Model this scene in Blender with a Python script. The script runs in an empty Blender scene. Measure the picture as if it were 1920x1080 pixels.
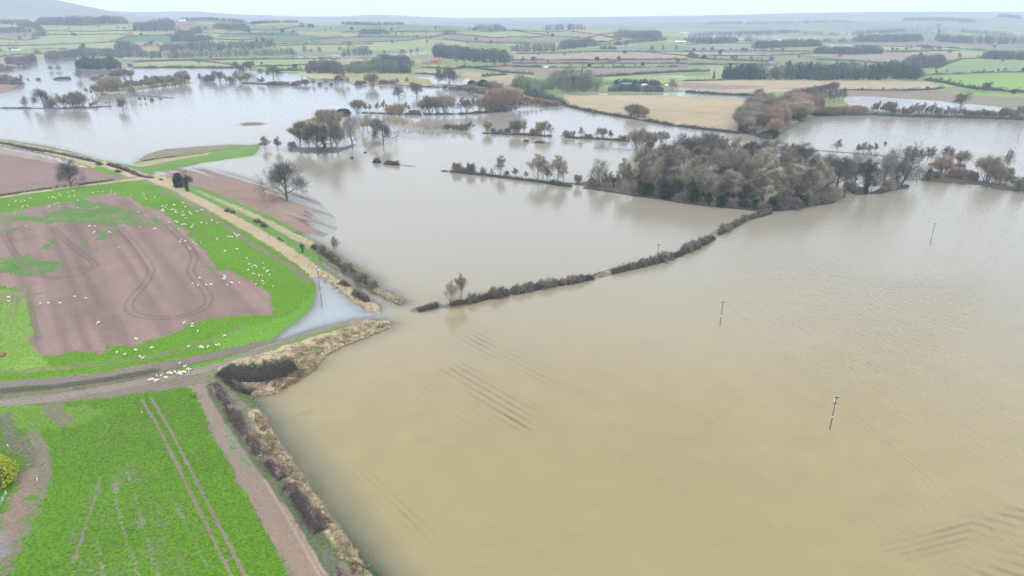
import bpy, math, random
import numpy as np
from mathutils import Vector

# ------------------------------------------------------------ camera, sky, sun, exposure
H = 90.0
FPX = 1281.0
TH = math.atan((540.0 - 20.0) / FPX)
CT, ST = math.cos(TH), math.sin(TH)
scn = bpy.context.scene
COL = scn.collection
cam_data = bpy.data.cameras.new("camera")
cam = bpy.data.objects.new("camera", cam_data)
COL.objects.link(cam)
cam.location = (0, 0, H)
cam.rotation_euler = (math.pi / 2 - TH, 0, 0)
cam_data.sensor_width = 36.0
cam_data.lens = 36.0 * FPX / 1920.0
cam_data.clip_start = 0.5
cam_data.clip_end = 30000
scn.camera = cam

SUN_EL, SUN_AZ = math.radians(52), math.radians(200)
world = bpy.data.worlds.new("World")
scn.world = world
world.use_nodes = True
wt = world.node_tree
wt.nodes.clear()
w_out = wt.nodes.new("ShaderNodeOutputWorld")
w_bg = wt.nodes.new("ShaderNodeBackground")
w_sky = wt.nodes.new("ShaderNodeTexSky")
w_sky.sky_type = 'NISHITA'
w_sky.sun_disc = False
w_sky.sun_elevation = SUN_EL
w_sky.sun_rotation = SUN_AZ
w_sky.dust_density = 4.0
w_hsv = wt.nodes.new("ShaderNodeHueSaturation")
w_hsv.inputs['Saturation'].default_value = 0.35
w_mix = wt.nodes.new("ShaderNodeMix")
w_mix.data_type = 'RGBA'
w_mix.inputs[0].default_value = 0.85           # cloud cover
w_tc = wt.nodes.new("ShaderNodeTexCoord")
w_n = wt.nodes.new("ShaderNodeTexNoise")
w_n.inputs['Scale'].default_value = 2.2
w_n.inputs['Detail'].default_value = 5
w_cr = wt.nodes.new("ShaderNodeValToRGB")
w_cr.color_ramp.elements[0].position = 0.3
w_cr.color_ramp.elements[0].color = (6.3, 7.1, 8.4, 1)
w_cr.color_ramp.elements[1].position = 0.7
w_cr.color_ramp.elements[1].color = (7.6, 8.1, 9.0, 1)
wt.links.new(w_tc.outputs['Generated'], w_n.inputs['Vector'])
wt.links.new(w_n.outputs['Fac'], w_cr.inputs['Fac'])
wt.links.new(w_sky.outputs[0], w_hsv.inputs['Color'])
wt.links.new(w_hsv.outputs[0], w_mix.inputs[6])
wt.links.new(w_cr.outputs[0], w_mix.inputs[7])
wt.links.new(w_mix.outputs[2], w_bg.inputs['Color'])
w_bg.inputs['Strength'].default_value = 0.145
wt.links.new(w_bg.outputs[0], w_out.inputs['Surface'])

sun_d = bpy.data.lights.new("sun", 'SUN')
sun_d.energy = 1.5
sun_d.angle = math.radians(70)                 # overcast: very soft
sun_d.color = (1.0, 0.97, 0.93)
sun = bpy.data.objects.new("sun", sun_d)
COL.objects.link(sun)
sun.rotation_euler = (math.pi / 2 - SUN_EL, 0, math.radians(20))
scn.view_settings.view_transform = 'Standard'
scn.view_settings.look = 'None'
scn.view_settings.gamma = 1.0
scn.view_settings.exposure = 0.92
scn.cycles.max_bounces = 6
scn.cycles.transparent_max_bounces = 12
scn.cycles.volume_bounces = 0
scn.cycles.use_denoising = True
scn.cycles.denoising_prefilter = 'NONE'
scn.cycles.denoising_input_passes = 'RGB_ALBEDO_NORMAL'
scn.cycles.use_adaptive_sampling = False

HAZE_DENSITY = 0.00017
HAZE_COLOR = (0.74, 0.87, 1.0, 1)

# ------------------------------------------------------------ maths helpers
def smooth(t):
    t = np.clip(t, 0, 1)
    return t * t * (3 - 2 * t)

def hsh(ix, iy, s):
    n = (ix * 374761393 + iy * 668265263 + s * 1442695041) & 0xffffffff
    n = ((n ^ (n >> 13)) * 1274126177) & 0xffffffff
    return ((n ^ (n >> 16)) & 0xffff) / 65535.0

def vnoise(x, y, s=0):
    x = np.asarray(x, dtype=np.float64); y = np.asarray(y, dtype=np.float64)
    ix = np.floor(x).astype(np.int64); iy = np.floor(y).astype(np.int64)
    fx = x - ix; fy = y - iy
    fx = fx * fx * (3 - 2 * fx); fy = fy * fy * (3 - 2 * fy)
    a = hsh(ix, iy, s); b = hsh(ix + 1, iy, s); c = hsh(ix, iy + 1, s); d = hsh(ix + 1, iy + 1, s)
    return (a * (1 - fx) + b * fx) * (1 - fy) + (c * (1 - fx) + d * fx) * fy

def fbm(x, y, s=0, o=3):
    t = 0; a = 0.5; n = 0
    for k in range(o):
        t = t + a * vnoise(x * 2 ** k, y * 2 ** k, s + k * 7); n += a; a *= 0.5
    return t / n

def proj(x, y, z):
    dz = z - H
    zc = y * CT - dz * ST
    up = y * ST + dz * CT
    zc = np.where(zc < 1e-3, 1e-3, zc)
    return 960 + FPX * x / zc, 540 - FPX * up / zc

CREST1 = ([-900, -300, 0, 60, 100, 200, 260, 300, 340, 400, 450, 500, 560, 640, 760, 850, 950, 1000, 1060, 1110, 1160, 1200, 1250, 1300],
          [40, 42, 44, 42, 38, 37, 42, 42, 38, 37.5, 41, 43, 42.5, 46, 46.5, 49.5, 53, 56, 56, 55.5, 58, 62, 67, 72])
CREST2 = ([-900, -400, 0, 60, 110, 160, 210, 267, 320, 600, 1000, 1280, 1350, 1440, 1560, 1640, 1693, 1720, 1780, 1850, 1873, 1900, 1960, 2400],
          [-60, -60, -12, -7, -1, 10, 21, 30, 36, 49, 49, 46, 43, 43, 39, 41, 39, 36, 35, 34, 30.5, 31.5, 36, 30])
CREST3 = ([-900, 0, 267, 367, 433, 567, 640, 700, 740, 850, 1000, 1200, 1300, 1500, 1600, 1700, 2400],
          [5, 12, 23, 21, 27, 33, 33, 29, 31, 37, 36, 33, 31, 25, 23, 22, 22])
def crest_h(u, tab, r):
    v = np.interp(u, tab[0], tab[1])
    k = (540 - v) / FPX
    y = r
    return np.maximum(0, H + y * (k * CT - ST) / (CT + k * ST))

def hill(x, y):
    x = np.asarray(x, dtype=np.float64); y = np.asarray(y, dtype=np.float64)
    yy = np.maximum(y, 1)
    u = 960 + FPX * x / (yy * CT + (H - 20) * ST)
    u = np.where(y < 1, 0, u)
    n = fbm(x / 420, yy / 420, 3, 3) - 0.5
    h1 = crest_h(u, CREST1, 2600)
    b1 = smooth((yy - 1650) / 950) * (1 - smooth((yy - 2600) / 900))
    h2 = crest_h(u, CREST2, 4700)
    b2 = smooth((yy - 3300) / 1400) * (1 - smooth((yy - 4700) / 1500))
    h3 = crest_h(u, CREST3, 7400)
    b3 = smooth((yy - 5600) / 1800)
    z = np.maximum(np.maximum(h1 * b1, h2 * b2), h3 * b3)
    mid = 4 * b1 * (1 - b1) * np.minimum(h1 / 20, 1)
    z = z + n * 14 * mid
    side = np.abs(x) / np.maximum(yy, 1)
    return np.maximum(z, 0) * (1 - 0.5 * smooth((side - 1.6) / 1.0))

def hit(u, v):
    """the point of the terrain that pixel (u, v) of the 1920x1080 photograph looks at"""
    a = (u - 960) / FPX; k = (540 - v) / FPX
    dx, dy, dz = a, CT + k * ST, -ST + k * CT
    t0 = -H / dz if dz < -1e-5 else 12000
    t0 = min(t0, 12000)
    ts = np.linspace(min(t0, 1400), t0, 500) if t0 > 1400 else np.array([t0])
    X = dx * ts; Y = dy * ts; Z = H + dz * ts
    hh = hill(X, Y)
    below = np.nonzero(Z <= hh + 1e-6)[0]
    i = below[0] if len(below) else int(np.argmin(Z - hh))
    return float(X[i]), float(Y[i]), float(hh[i])

def flat(u, v, z=0.0):
    a = (u - 960) / FPX; k = (540 - v) / FPX
    dx, dy, dz = a, CT + k * ST, -ST + k * CT
    t = (z - H) / dz if dz < -0.008 else 11000
    return (dx * t, dy * t)

def metres(y, v, z0=0.0):
    """height above z0 of a thing standing at depth y whose top is seen at row v"""
    k = (540 - v) / FPX
    return H + y * (k * CT - ST) / (CT + k * ST) - z0

def W(pts):
    return np.array([flat(u, v) for u, v in pts])

def inside(px, py, poly):
    poly = np.asarray(poly, dtype=np.float64)
    res = np.zeros(len(px), dtype=bool)
    x0, y0 = poly.min(0); x1, y1 = poly.max(0)
    m = np.nonzero((px >= x0) & (px <= x1) & (py >= y0) & (py <= y1))[0]
    if len(m) == 0: return res
    X = px[m]; Y = py[m]; c = np.zeros(len(m), dtype=bool)
    n = len(poly)
    for i in range(n):
        ax, ay = poly[i]; bx, by = poly[(i + 1) % n]
        if ay == by: continue
        cond = ((ay > Y) != (by > Y)) & (X < (bx - ax) * (Y - ay) / (by - ay) + ax)
        c ^= cond
    res[m] = c
    return res

def dist_lines(px, py, pts, closed=False, reach=None):
    pts = np.asarray(pts, dtype=np.float64)
    d = np.full(len(px), 1e9)
    n = len(pts)
    for i in range(n if closed else n - 1):
        a = pts[i]; b = pts[(i + 1) % n]
        if reach is not None:
            m = np.nonzero((px >= min(a[0], b[0]) - reach) & (px <= max(a[0], b[0]) + reach) &
                           (py >= min(a[1], b[1]) - reach) & (py <= max(a[1], b[1]) + reach))[0]
            if len(m) == 0: continue
        else:
            m = slice(None)
        X = px[m]; Y = py[m]
        ab = b - a; L = ab @ ab + 1e-12
        t = np.clip(((X - a[0]) * ab[0] + (Y - a[1]) * ab[1]) / L, 0, 1)
        dd = np.hypot(X - a[0] - t * ab[0], Y - a[1] - t * ab[1])
        d[m] = np.minimum(d[m], dd)
    return d

def sdist(px, py, poly, reach=60):
    d = np.minimum(dist_lines(px, py, poly, True, reach), reach)
    return np.where(inside(px, py, poly), d, -d)

# ------------------------------------------------------------ materials
def new_mat(name):
    m = bpy.data.materials.new(name); m.use_nodes = True
    m.node_tree.nodes.clear()
    return m, m.node_tree

def N(nt, typ, **kw):
    n = nt.nodes.new(typ)
    for k, v in kw.items():
        if k.startswith('i_'):
            n.inputs[k[2:].replace('_', ' ')].default_value = v
        else:
            setattr(n, k, v)
    return n

def simple_mat(name, c, var=0.35, scale=0.7, rough=0.9, c2=None, trans=0.0, obj_var=0.25):
    """diffuse surface whose tone shifts with a world-space noise and from object to object"""
    m, nt = new_mat(name); L = nt.links.new
    out = N(nt, "ShaderNodeOutputMaterial")
    b = N(nt, "ShaderNodeBsdfPrincipled"); b.inputs['Roughness'].default_value = rough
    b.inputs['Specular IOR Level'].default_value = 0.2
    geo = N(nt, "ShaderNodeNewGeometry")
    no = N(nt, "ShaderNodeTexNoise"); no.inputs['Scale'].default_value = scale; no.inputs['Detail'].default_value = 4
    L(geo.outputs['Position'], no.inputs['Vector'])
    rp = N(nt, "ShaderNodeValToRGB")
    e = rp.color_ramp.elements
    cc = c2 or c
    e[0].position = 0.3; e[0].color = tuple(x * (1 - var) for x in c) + (1,)
    e[1].position = 0.7; e[1].color = tuple(min(1, x * (1 + var)) for x in cc) + (1,)
    L(no.outputs['Fac'], rp.inputs['Fac'])
    oi = N(nt, "ShaderNodeObjectInfo")
    mr = N(nt, "ShaderNodeMapRange"); mr.inputs['To Min'].default_value = 1 - obj_var; mr.inputs['To Max'].default_value = 1 + obj_var
    L(oi.outputs['Random'], mr.inputs['Value'])
    mx = N(nt, "ShaderNodeVectorMath", operation='SCALE')
    L(rp.outputs[0], mx.inputs[0]); L(mr.outputs[0], mx.inputs['Scale'])
    L(mx.outputs[0], b.inputs['Base Color'])
    L(b.outputs[0], out.inputs['Surface'])
    return m

MAT = {}
MAT['bark'] = simple_mat('bark', (.085, .072, .055), .35, .8)
MAT['bark_pale'] = simple_mat('bark_pale', (.22, .20, .14), .3, .8)
MAT['twig_grey'] = simple_mat('twig_grey', (.135, .12, .10), .3, .12, c2=(.16, .14, .112))
MAT['twig_dark'] = simple_mat('twig_dark', (.07, .066, .055), .3, .12)
MAT['twig_pale'] = simple_mat('twig_pale', (.30, .265, .20), .25, .12)
MAT['twig_brown'] = simple_mat('twig_brown', (.22, .15, .10), .25, .1, c2=(.25, .18, .12))
MAT['twig_willow'] = simple_mat('twig_willow', (.21, .18, .13), .25, .1)
MAT['twig_olive'] = simple_mat('twig_olive', (.185, .165, .12), .3, .1)
MAT['ivy'] = simple_mat('ivy', (.028, .055, .022), .4, .5)
MAT['evergreen'] = simple_mat('evergreen', (.025, .058, .042), .4, .3)
MAT['evergreen_olive'] = simple_mat('evergreen_olive', (.035, .05, .018), .4, .3)
MAT['yellow_leaf'] = simple_mat('yellow_leaf', (.22, .29, .02), .5, 1.3, c2=(.37, .39, .02))
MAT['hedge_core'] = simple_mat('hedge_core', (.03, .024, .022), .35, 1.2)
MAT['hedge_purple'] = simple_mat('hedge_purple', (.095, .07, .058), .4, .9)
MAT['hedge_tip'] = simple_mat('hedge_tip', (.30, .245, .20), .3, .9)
MAT['far_hedge'] = simple_mat('far_hedge', (.03, .043, .032), .4, .06)
MAT['far_wood_dark'] = simple_mat('far_wood_dark', (.042, .06, .056), .35, .03)
MAT['far_wood_brown'] = simple_mat('far_wood_brown', (.11, .10, .085), .3, .03)
MAT['far_wood_olive'] = simple_mat('far_wood_olive', (.13, .145, .085), .3, .03)
MAT['reed'] = simple_mat('reed', (.33, .25, .155), .45, .8, c2=(.50, .39, .25))
MAT['reed_grey'] = simple_mat('reed_grey', (.22, .18, .135), .35, .7)
MAT['reed_red'] = simple_mat('reed_red', (.30, .19, .12), .35, .7)
MAT['grass_green'] = simple_mat('grass_green', (.13, .22, .03), .4, .8)
MAT['wool'] = simple_mat('wool', (.46, .42, .34), .12, 6, obj_var=.12)
MAT['pole_wood'] = simple_mat('pole_wood', (.08, .07, .06), .3, 3)
MAT['pole_band'] = simple_mat('pole_band', (.75, .72, .6), .1, 3)
MAT['insulator'] = simple_mat('insulator', (.55, .6, .65), .1, 3, rough=.3)
MAT['wire'] = simple_mat('wire', (.12, .13, .13), .1, 3, rough=.6)
MAT['metal'] = simple_mat('metal', (.45, .5, .55), .1, 3, rough=.45)
MAT['post_wood'] = simple_mat('post_wood', (.16, .13, .1), .3, 3)
MAT['rust'] = simple_mat('rust', (.17, .065, .048), .35, 2)
MAT['white_paint'] = simple_mat('white_paint', (.75, .74, .72), .06, 1)
MAT['brick'] = simple_mat('brick', (.34, .17, .12), .15, .5)
MAT['roof_red'] = simple_mat('roof_red', (.21, .105, .08), .2, .5)
MAT['roof_slate'] = simple_mat('roof_slate', (.14, .13, .14), .2, .5)
MAT['roof_pale'] = simple_mat('roof_pale', (.62, .64, .66), .1, .5)
MAT['barn_black'] = simple_mat('barn_black', (.02, .03, .035), .2, .5)
MAT['shed_green'] = simple_mat('shed_green', (.03, .17, .14), .2, .5)
MAT['window_glass'] = simple_mat('window_glass', (.03, .04, .05), .1, 1, rough=.1)

# ------------------------------------------------------------ mesh helpers
class MB:
    def __init__(s): s.v = []; s.f = []; s.m = []
    def add(s, v, f, mi=0):
        o = len(s.v); s.v += [tuple(p) for p in v]
        s.f += [tuple(i + o for i in q) for q in f]; s.m += [mi] * len(f)
    def box(s, c, d, mi=0, rz=0, taper=1.0):
        cx, cy, cz = c; hx, hy, hz = d[0] / 2, d[1] / 2, d[2] / 2
        cr, sr = math.cos(rz), math.sin(rz); v = []
        for z, k in ((-hz, 1), (hz, taper)):
            for x, y in ((-hx, -hy), (hx, -hy), (hx, hy), (-hx, hy)):
                x *= k; y *= k
                v.append((cx + x * cr - y * sr, cy + x * sr + y * cr, cz + z))
        s.add(v, [(0, 3, 2, 1), (4, 5, 6, 7), (0, 1, 5, 4), (1, 2, 6, 5), (2, 3, 7, 6), (3, 0, 4, 7)], mi)
    def tube(s, p0, p1, r0, r1, n=6, mi=0, cap=True):
        p0 = Vector(p0); p1 = Vector(p1); d = (p1 - p0)
        if d.length < 1e-6: return
        d.normalize(); a = d.orthogonal().normalized(); b = d.cross(a)
        v = []
        for p, r in ((p0, r0), (p1, r1)):
            for k in range(n):
                t = 2 * math.pi * k / n
                v.append(p + a * (r * math.cos(t)) + b * (r * math.sin(t)))
        f = [(k, (k + 1) % n, n + (k + 1) % n, n + k) for k in range(n)]
        if cap: f += [tuple(range(n - 1, -1, -1)), tuple(range(n, 2 * n))]
        s.add(v, f, mi)
    def build(s, name, mats, parent=None, smooth_=False, link=True):
        me = bpy.data.meshes.new(name)
        me.from_pydata(s.v, [], s.f)
        if not isinstance(mats, (list, tuple)): mats = [mats]
        for m in mats: me.materials.append(m)
        if len(mats) > 1: me.polygons.foreach_set('material_index', s.m)
        if smooth_: me.polygons.foreach_set('use_smooth', [True] * len(s.f))
        me.update()
        if not link: return me
        return place(name, me, parent)

def place(name, me, parent=None, loc=None):
    o = bpy.data.objects.new(name, me); COL.objects.link(o)
    if parent: o.parent = parent
    if loc: o.location = loc
    return o

def np_mesh(name, V, F, mats, mi=None, k=3):
    """fast mesh: V (n,3), F (m,k)"""
    me = bpy.data.meshes.new(name)
    V = np.ascontiguousarray(V, dtype=np.float32); F = np.ascontiguousarray(F, dtype=np.int32)
    me.vertices.add(len(V)); me.vertices.foreach_set('co', V.ravel())
    me.loops.add(F.size); me.loops.foreach_set('vertex_index', F.ravel())
    me.polygons.add(len(F))
    me.polygons.foreach_set('loop_start', np.arange(0, F.size, k, dtype=np.int32))
    me.polygons.foreach_set('loop_total', np.full(len(F), k, dtype=np.int32))
    if not isinstance(mats, (list, tuple)): mats = [mats]
    for m in mats: me.materials.append(m)
    if mi is not None: me.polygons.foreach_set('material_index', np.asarray(mi, dtype=np.int32))
    me.update(calc_edges=True)
    return me

def tag(o, label, cat, group=None, kind=None):
    if label: o['label'] = label
    if cat: o['category'] = cat
    if group: o['group'] = group
    if kind: o['kind'] = kind
    return o

def empty(name, loc=(0, 0, 0), rz=0, s=1.0):
    o = bpy.data.objects.new(name, None); COL.objects.link(o)
    o.location = loc; o.rotation_euler = (0, 0, rz); o.scale = (s, s, s) if not isinstance(s, tuple) else s
    o.empty_display_size = 0.2
    return o
# ------------------------------------------------------------ the land: one sheet of ground, heights and soil from the fields surveyed below
def build_grid():
    rs = []
    r = 12.0
    while r < 95: rs.append(r); r += max(1.2, r * 0.02)
    r = 92.0
    while r < 9300:
        rs.append(r)
        r += min((r * r + H * H) / (H * 683) * 0.82, 0.0056 * r)
    rs = np.unique(np.array(rs))
    fine = np.arange(-40.2, 40.2, 0.09)
    side = np.concatenate([np.linspace(-80, -41, 45), fine, np.linspace(41, 80, 45)])
    A = np.radians(side)
    R, AA = np.meshgrid(rs, A, indexing='ij')
    X = R * np.sin(AA); Y = R * np.cos(AA)
    nr, na = R.shape
    idx = np.arange(nr * na).reshape(nr, na)
    F = np.stack([idx[:-1, :-1], idx[:-1, 1:], idx[1:, 1:], idx[1:, :-1]], -1).reshape(-1, 4)
    return X.ravel(), Y.ravel(), F, nr, na
GX, GY, GF, NR, NA = build_grid()
GH = hill(GX, GY)
GU, GV = proj(GX, GY, GH)

LAND_A = [(-900, 1900), (1100, 1900), (1060, 1680), (700, 1080), (676, 1044), (631, 991), (596, 938), (554, 878), (516, 819), (497, 785), (472, 750), (480, 742), (510, 733),
          (550, 712), (585, 692), (600, 668), (640, 648), (685, 630), (728, 614), (736, 606), (715, 600), (690, 598), (640, 606), (560, 628), (505, 646),
          (512, 636), (530, 620), (560, 600), (578, 580), (590, 560), (592, 540), (584, 521), (600, 517), (640, 545), (665, 566), (690, 583), (706, 584), (710, 574),
          (690, 562), (664, 539), (640, 521), (612, 503), (589, 484), (596, 481), (622, 499), (650, 514), (680, 535), (710, 553), (735, 565), (755, 571),
          (760, 566), (740, 553), (715, 540), (705, 526), (680, 507), (650, 487), (620, 467), (592, 454), (577, 445), (572, 432), (572, 415), (560, 395),
          (545, 381), (520, 370), (495, 362), (460, 347), (425, 335), (395, 328), (365, 322), (330, 324), (290, 326), (330, 317), (380, 305),
          (440, 297), (475, 292), (487, 280), (485, 270), (470, 272), (430, 271), (370, 275), (310, 280), (275, 290), (258, 302), (245, 310),
          (225, 307), (200, 302), (180, 298), (130, 283), (80, 272), (0, 261), (-300, 225), (-900, 160)]
LAND_B = [(-900, 127), (-100, 118), (0, 119), (20, 124), (40, 124), (70, 115), (105, 107), (143, 104.5), (146, 131), (170, 132), (215, 131), (228, 128),
          (250, 127), (330, 125.8), (430, 126.6), (455, 132), (500, 134.5), (575, 136), (620, 139), (650, 142), (648, 150), (655, 158), (700, 161),
          (760, 163), (820, 161), (850, 165), (905, 171), (960, 180), (1010, 186), (1045, 194), (1062, 198), (1100, 207), (1150, 216), (1200, 223),
          (1260, 233), (1320, 241), (1385, 249), (1420, 254), (1440, 263), (1458, 252), (1480, 238), (1510, 224), (1535, 216), (1620, 211), (1700, 216),
          (1800, 218.5), (1920, 222), (2300, 228), (2900, 236), (3600, 240), (3600, 18), (-900, 18)]
LANDS = [  # polygon, height, slope, noise amplitude, noise size
    (LAND_B, .5, .10, .25, 12),
    (LAND_A, .7, .055, .05, 5),
    ([(448, 233), (462, 229.5), (485, 229.5), (500, 232), (485, 235), (458, 236)], .3, .1, .05, 4),
    ([(540, 138), (640, 138), (648, 148), (590, 147), (560, 142)], .3, .1, .1, 9),
    ([(1064, 344), (1100, 350), (1200, 366), (1310, 383), (1400, 391), (1440, 397), (1490, 391), (1545, 381), (1572, 371), (1560, 360), (1500, 345),
      (1300, 332), (1200, 327), (1120, 338)], .5, .1, .05, 5),
    ([(-200, 150), (0, 152), (20, 151), (45, 154), (40, 158), (22, 166), (12, 172), (0, 176), (-200, 190)], .5, .1, .05, 6),
    ([(560, 232), (600, 221), (640, 216), (655, 220), (640, 232), (600, 240), (570, 240)], .2, .04, .2, 6),
    ([(180, 170), (200, 158), (355, 150), (358, 157), (300, 163), (250, 172), (200, 178)], .2, .05, .25, 7),
    ([(540, 280), (560, 276), (640, 276), (665, 271), (662, 275), (640, 286), (600, 290), (560, 286)], .1, .05, .2, 4),
    ([(1700, 338), (1760, 328), (1800, 330), (1850, 340), (1920, 352), (1960, 362), (1900, 358), (1800, 343), (1730, 338)], .0, .03, .10, 4),
    ([(860, 165), (950, 178), (1040, 196), (960, 204), (940, 195), (900, 182)], .1, .05, .25, 7),
]
BANKS = [  # path, half width, height
    ([(845, 322), (880, 325), (930, 331), (1000, 340), (1062, 347)], 2.2, .4),
    ([(1440, 397), (1400, 410), (1345, 437), (1300, 464), (1250, 484), (1200, 497), (1150, 510), (1110, 520), (1050, 531), (950, 547), (870, 568), (842, 574)], 1.6, .25),
    ([(782, 581), (822, 574)], 1.6, .3),
    ([(1540, 283), (1600, 287), (1680, 294), (1722, 301)], 2.0, .5),
    ([(1240, 271), (1330, 276), (1410, 280), (1540, 283)], 1.5, .2),
    ([(1868, 334), (1905, 339)], 2.0, .4),
    ([(745, 309), (775, 312)], .8, .1),
    ([(826, 320), (840, 321)], 1.0, .3),
    ([(1003, 267), (1022, 268)], 2.5, .4),
    ([(250, 179), (320, 183)], 1.5, .2),
    ([(560, 271), (580, 268)], 1.0, .1),
    ([(660, 607), (700, 592), (712, 586)], .5, .12),
    ([(455, 154), (340, 153)], 1.5, .2),
    ([(455, 156), (640, 159)], 1.8, .2),
    ([(20, 201), (160, 202)], 1.2, .15),
]
WATERS = [
    [(1580, 181), (1620, 179.5), (1700, 185), (1760, 188.5), (1790, 193), (1850, 197.5), (1900, 203), (1960, 210), (1950, 216), (1800, 211), (1700, 211), (1640, 208), (1600, 202), (1583, 192)],
    [(1060, 176), (1150, 175), (1240, 174.3), (1285, 172), (1380, 176), (1430, 180), (1480, 183), (1420, 188), (1380, 184.5), (1290, 181.5), (1240, 178.5), (1150, 178.5), (1065, 179)],
    [(225, 111.5), (320, 111.5), (450, 109), (530, 106), (560, 105.5), (640, 107), (730, 108.5), (700, 111), (560, 110.5), (450, 112.5), (330, 114.5), (235, 118)],
    [(600, 105), (640, 101.5), (710, 101.5), (760, 98), (812, 97.5), (815, 101), (770, 104), (700, 105)],
    [(775, 145), (800, 143), (815, 147), (812, 149.5), (790, 148)],
    [(806, 143), (830, 138), (850, 145), (880, 148), (895, 158), (905, 168), (870, 163), (840, 157), (815, 159), (805, 152)],
    [(1300, 98), (1400, 100), (1480, 100.3), (1530, 98.6), (1510, 102), (1440, 103.5), (1360, 102.5), (1300, 101)],
    [(1106, 85), (1118, 80), (1150, 77), (1200, 75.5), (1245, 75), (1243, 79.5), (1195, 84), (1140, 88), (1115, 88)],
    [(1285, 68), (1300, 64), (1400, 63.5), (1460, 66), (1476, 72), (1430, 71.5), (1380, 76), (1300, 73)],
    [(1424, 76), (1466, 72), (1466, 77)],
    [(1232, 62), (1295, 59.5), (1290, 63), (1240, 65)],
    [(1545, 82.5), (1620, 84), (1645, 88), (1600, 88), (1560, 86)],
    [(1326, 88), (1352, 88.6), (1340, 89.6)], [(1400, 90), (1426, 89.6), (1415, 91.4)],
    [(1640, 126), (1692, 126.5), (1690, 128.5), (1650, 128)], [(1215, 142), (1295, 142.5), (1290, 145), (1220, 144)],
    [(-300, 232), (0, 272), (60, 281), (130, 300), (178, 317), (150, 314), (70, 293), (0, 279), (-300, 245)],
    [(870, 82), (960, 90), (1010, 92), (1000, 96), (965, 93)],
    [(1810, 182), (1830, 182.6), (1822, 184)], [(1890, 190), (1912, 190.6), (1900, 192)],
    [(350, 747), (366, 743), (384, 747), (378, 753), (360, 752)],
    [(560, 114), (572, 113.6), (580, 114.8), (566, 115.2)], [(482, 135), (545, 137), (540, 143), (500, 139)],
]
def furrow_dir(a, b):
    A = np.array(flat(*a)); B = np.array(flat(*b)); d = B - A; return d / np.hypot(*d)
FD = furrow_dir((366, 330), (489, 372))
fa = GX * FD[0] + GY * FD[1]; fb = -GX * FD[1] + GY * FD[0]

def ground_height(X, Y):
    z = np.full(len(X), -1.25) - .15 * fbm(X / 15, Y / 15, 5, 2)
    for pts, hgt, slope, na, ns in LANDS:
        P = W(pts)
        sd = sdist(X, Y, P, 60)
        m = sd > -40
        t = sd[m] * slope + na * 2 * (fbm(X[m] / ns, Y[m] / ns, 11, 3) - .5)
        t = np.where(sd[m] < 0, np.minimum(t, sd[m] * .02 + .03), t)
        z[m] = np.maximum(z[m], np.minimum(hgt, t))
    for pts, hw, hgt in BANKS:
        P = W(pts)
        d = dist_lines(X, Y, P, False, 25)
        m = d < 20
        t = hgt - (d[m] / hw) ** 1.3 * hgt + .25 * (fbm(X[m] / 2.5, Y[m] / 2.5, 21, 2) - .5)
        z[m] = np.maximum(z[m], np.minimum(hgt, t))
    for pts in WATERS:
        P = W(pts)
        sd = sdist(X, Y, P, 30) + 0
        m = sd > -3
        t = sd[m] + 2.0 * (fbm(X[m] / 9, Y[m] / 9, 31, 2) - .5)
        z[m] = np.where(t > 0, np.minimum(z[m], np.maximum(-.8, -t * .12 - .02)), z[m])
    return z
GZ = ground_height(GX, GY)
# half drowned ploughland: the furrows hold water, the ridges stay dry
PLOUGH = W([(300, 327), (365, 322), (425, 335), (495, 362), (545, 381), (572, 415), (572, 432), (560, 428), (500, 402), (440, 372), (380, 348)])
sd = sdist(GX, GY, PLOUGH, 40)
m = sd > -14
sdA = sdist(GX[m], GY[m], W(LAND_A), 60)
fur = (vnoise(fb[m] / 1.9, fa[m] / 60, 41) + .6 * vnoise(fb[m] / .9, fa[m] / 25, 43)) / 1.6 - .5
tgt = np.clip(sdA * .016 + fur * .42 + .045, -.6, .45)
edge_ = smooth((sd[m] + 3) / 6)
GZ[m] = np.where(sdA < 8, tgt, GZ[m] * (1 - edge_) + tgt * edge_)
# drowned crop rows showing faintly through the flood
def shoal(center_path, hw, top, dirn, row=2.2, seed=0, amp=.3):
    P = W(center_path)
    d = dist_lines(GX, GY, P, False, hw * 2)
    m = d < hw * 1.6
    a = GX[m] * dirn[0] + GY[m] * dirn[1]; b = -GX[m] * dirn[1] + GY[m] * dirn[0]
    n = (.5 + .5 * np.cos(6.283 * b / row + 1.2 * vnoise(a / 9, b * 0, seed))) * .62 + vnoise(b / row * .7, a / 14, seed) * .22 + fbm(GX[m] / 1.6, GY[m] / 1.6, seed + 1, 2) * .16
    t = top - (d[m] / hw) ** 2 * .5 - (1 - n) * amp - .25 * fbm(GX[m] / 9, GY[m] / 9, seed + 2, 2)
    GZ[m] = np.where(GZ[m] < -.1, np.maximum(GZ[m], np.minimum(t, -.03)), GZ[m])
SD2 = furrow_dir((850, 710), (960, 775))
shoal([(850, 695), (975, 785)], 9, .12, SD2, 2.2, 51, .62)
shoal([(880, 630), (1030, 700)], 16, .0, SD2, 2.2, 53, .6)
shoal([(790, 735), (900, 810)], 12, -.05, SD2, 2.2, 55, .65)
shoal([(640, 860), (810, 1010)], 6, -.03, furrow_dir((650, 850), (800, 1000)), 1.6, 57, .6)
shoal([(560, 778), (585, 770)], 1.5, .03, SD2, .8, 58, .3)
SD3 = furrow_dir((1680, 1025), (1920, 965))
shoal([(1672, 1024), (1920, 960), (2100, 915)], 3.2, .07, SD3, 1.5, 61, .45)
shoal([(1700, 1040), (1920, 985), (2100, 940)], 2.6, .05, SD3, 1.5, 63, .45)
shoal([(1880, 1100), (2100, 1020)], 9, .12, SD3, 1.5, 65, .45)
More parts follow.
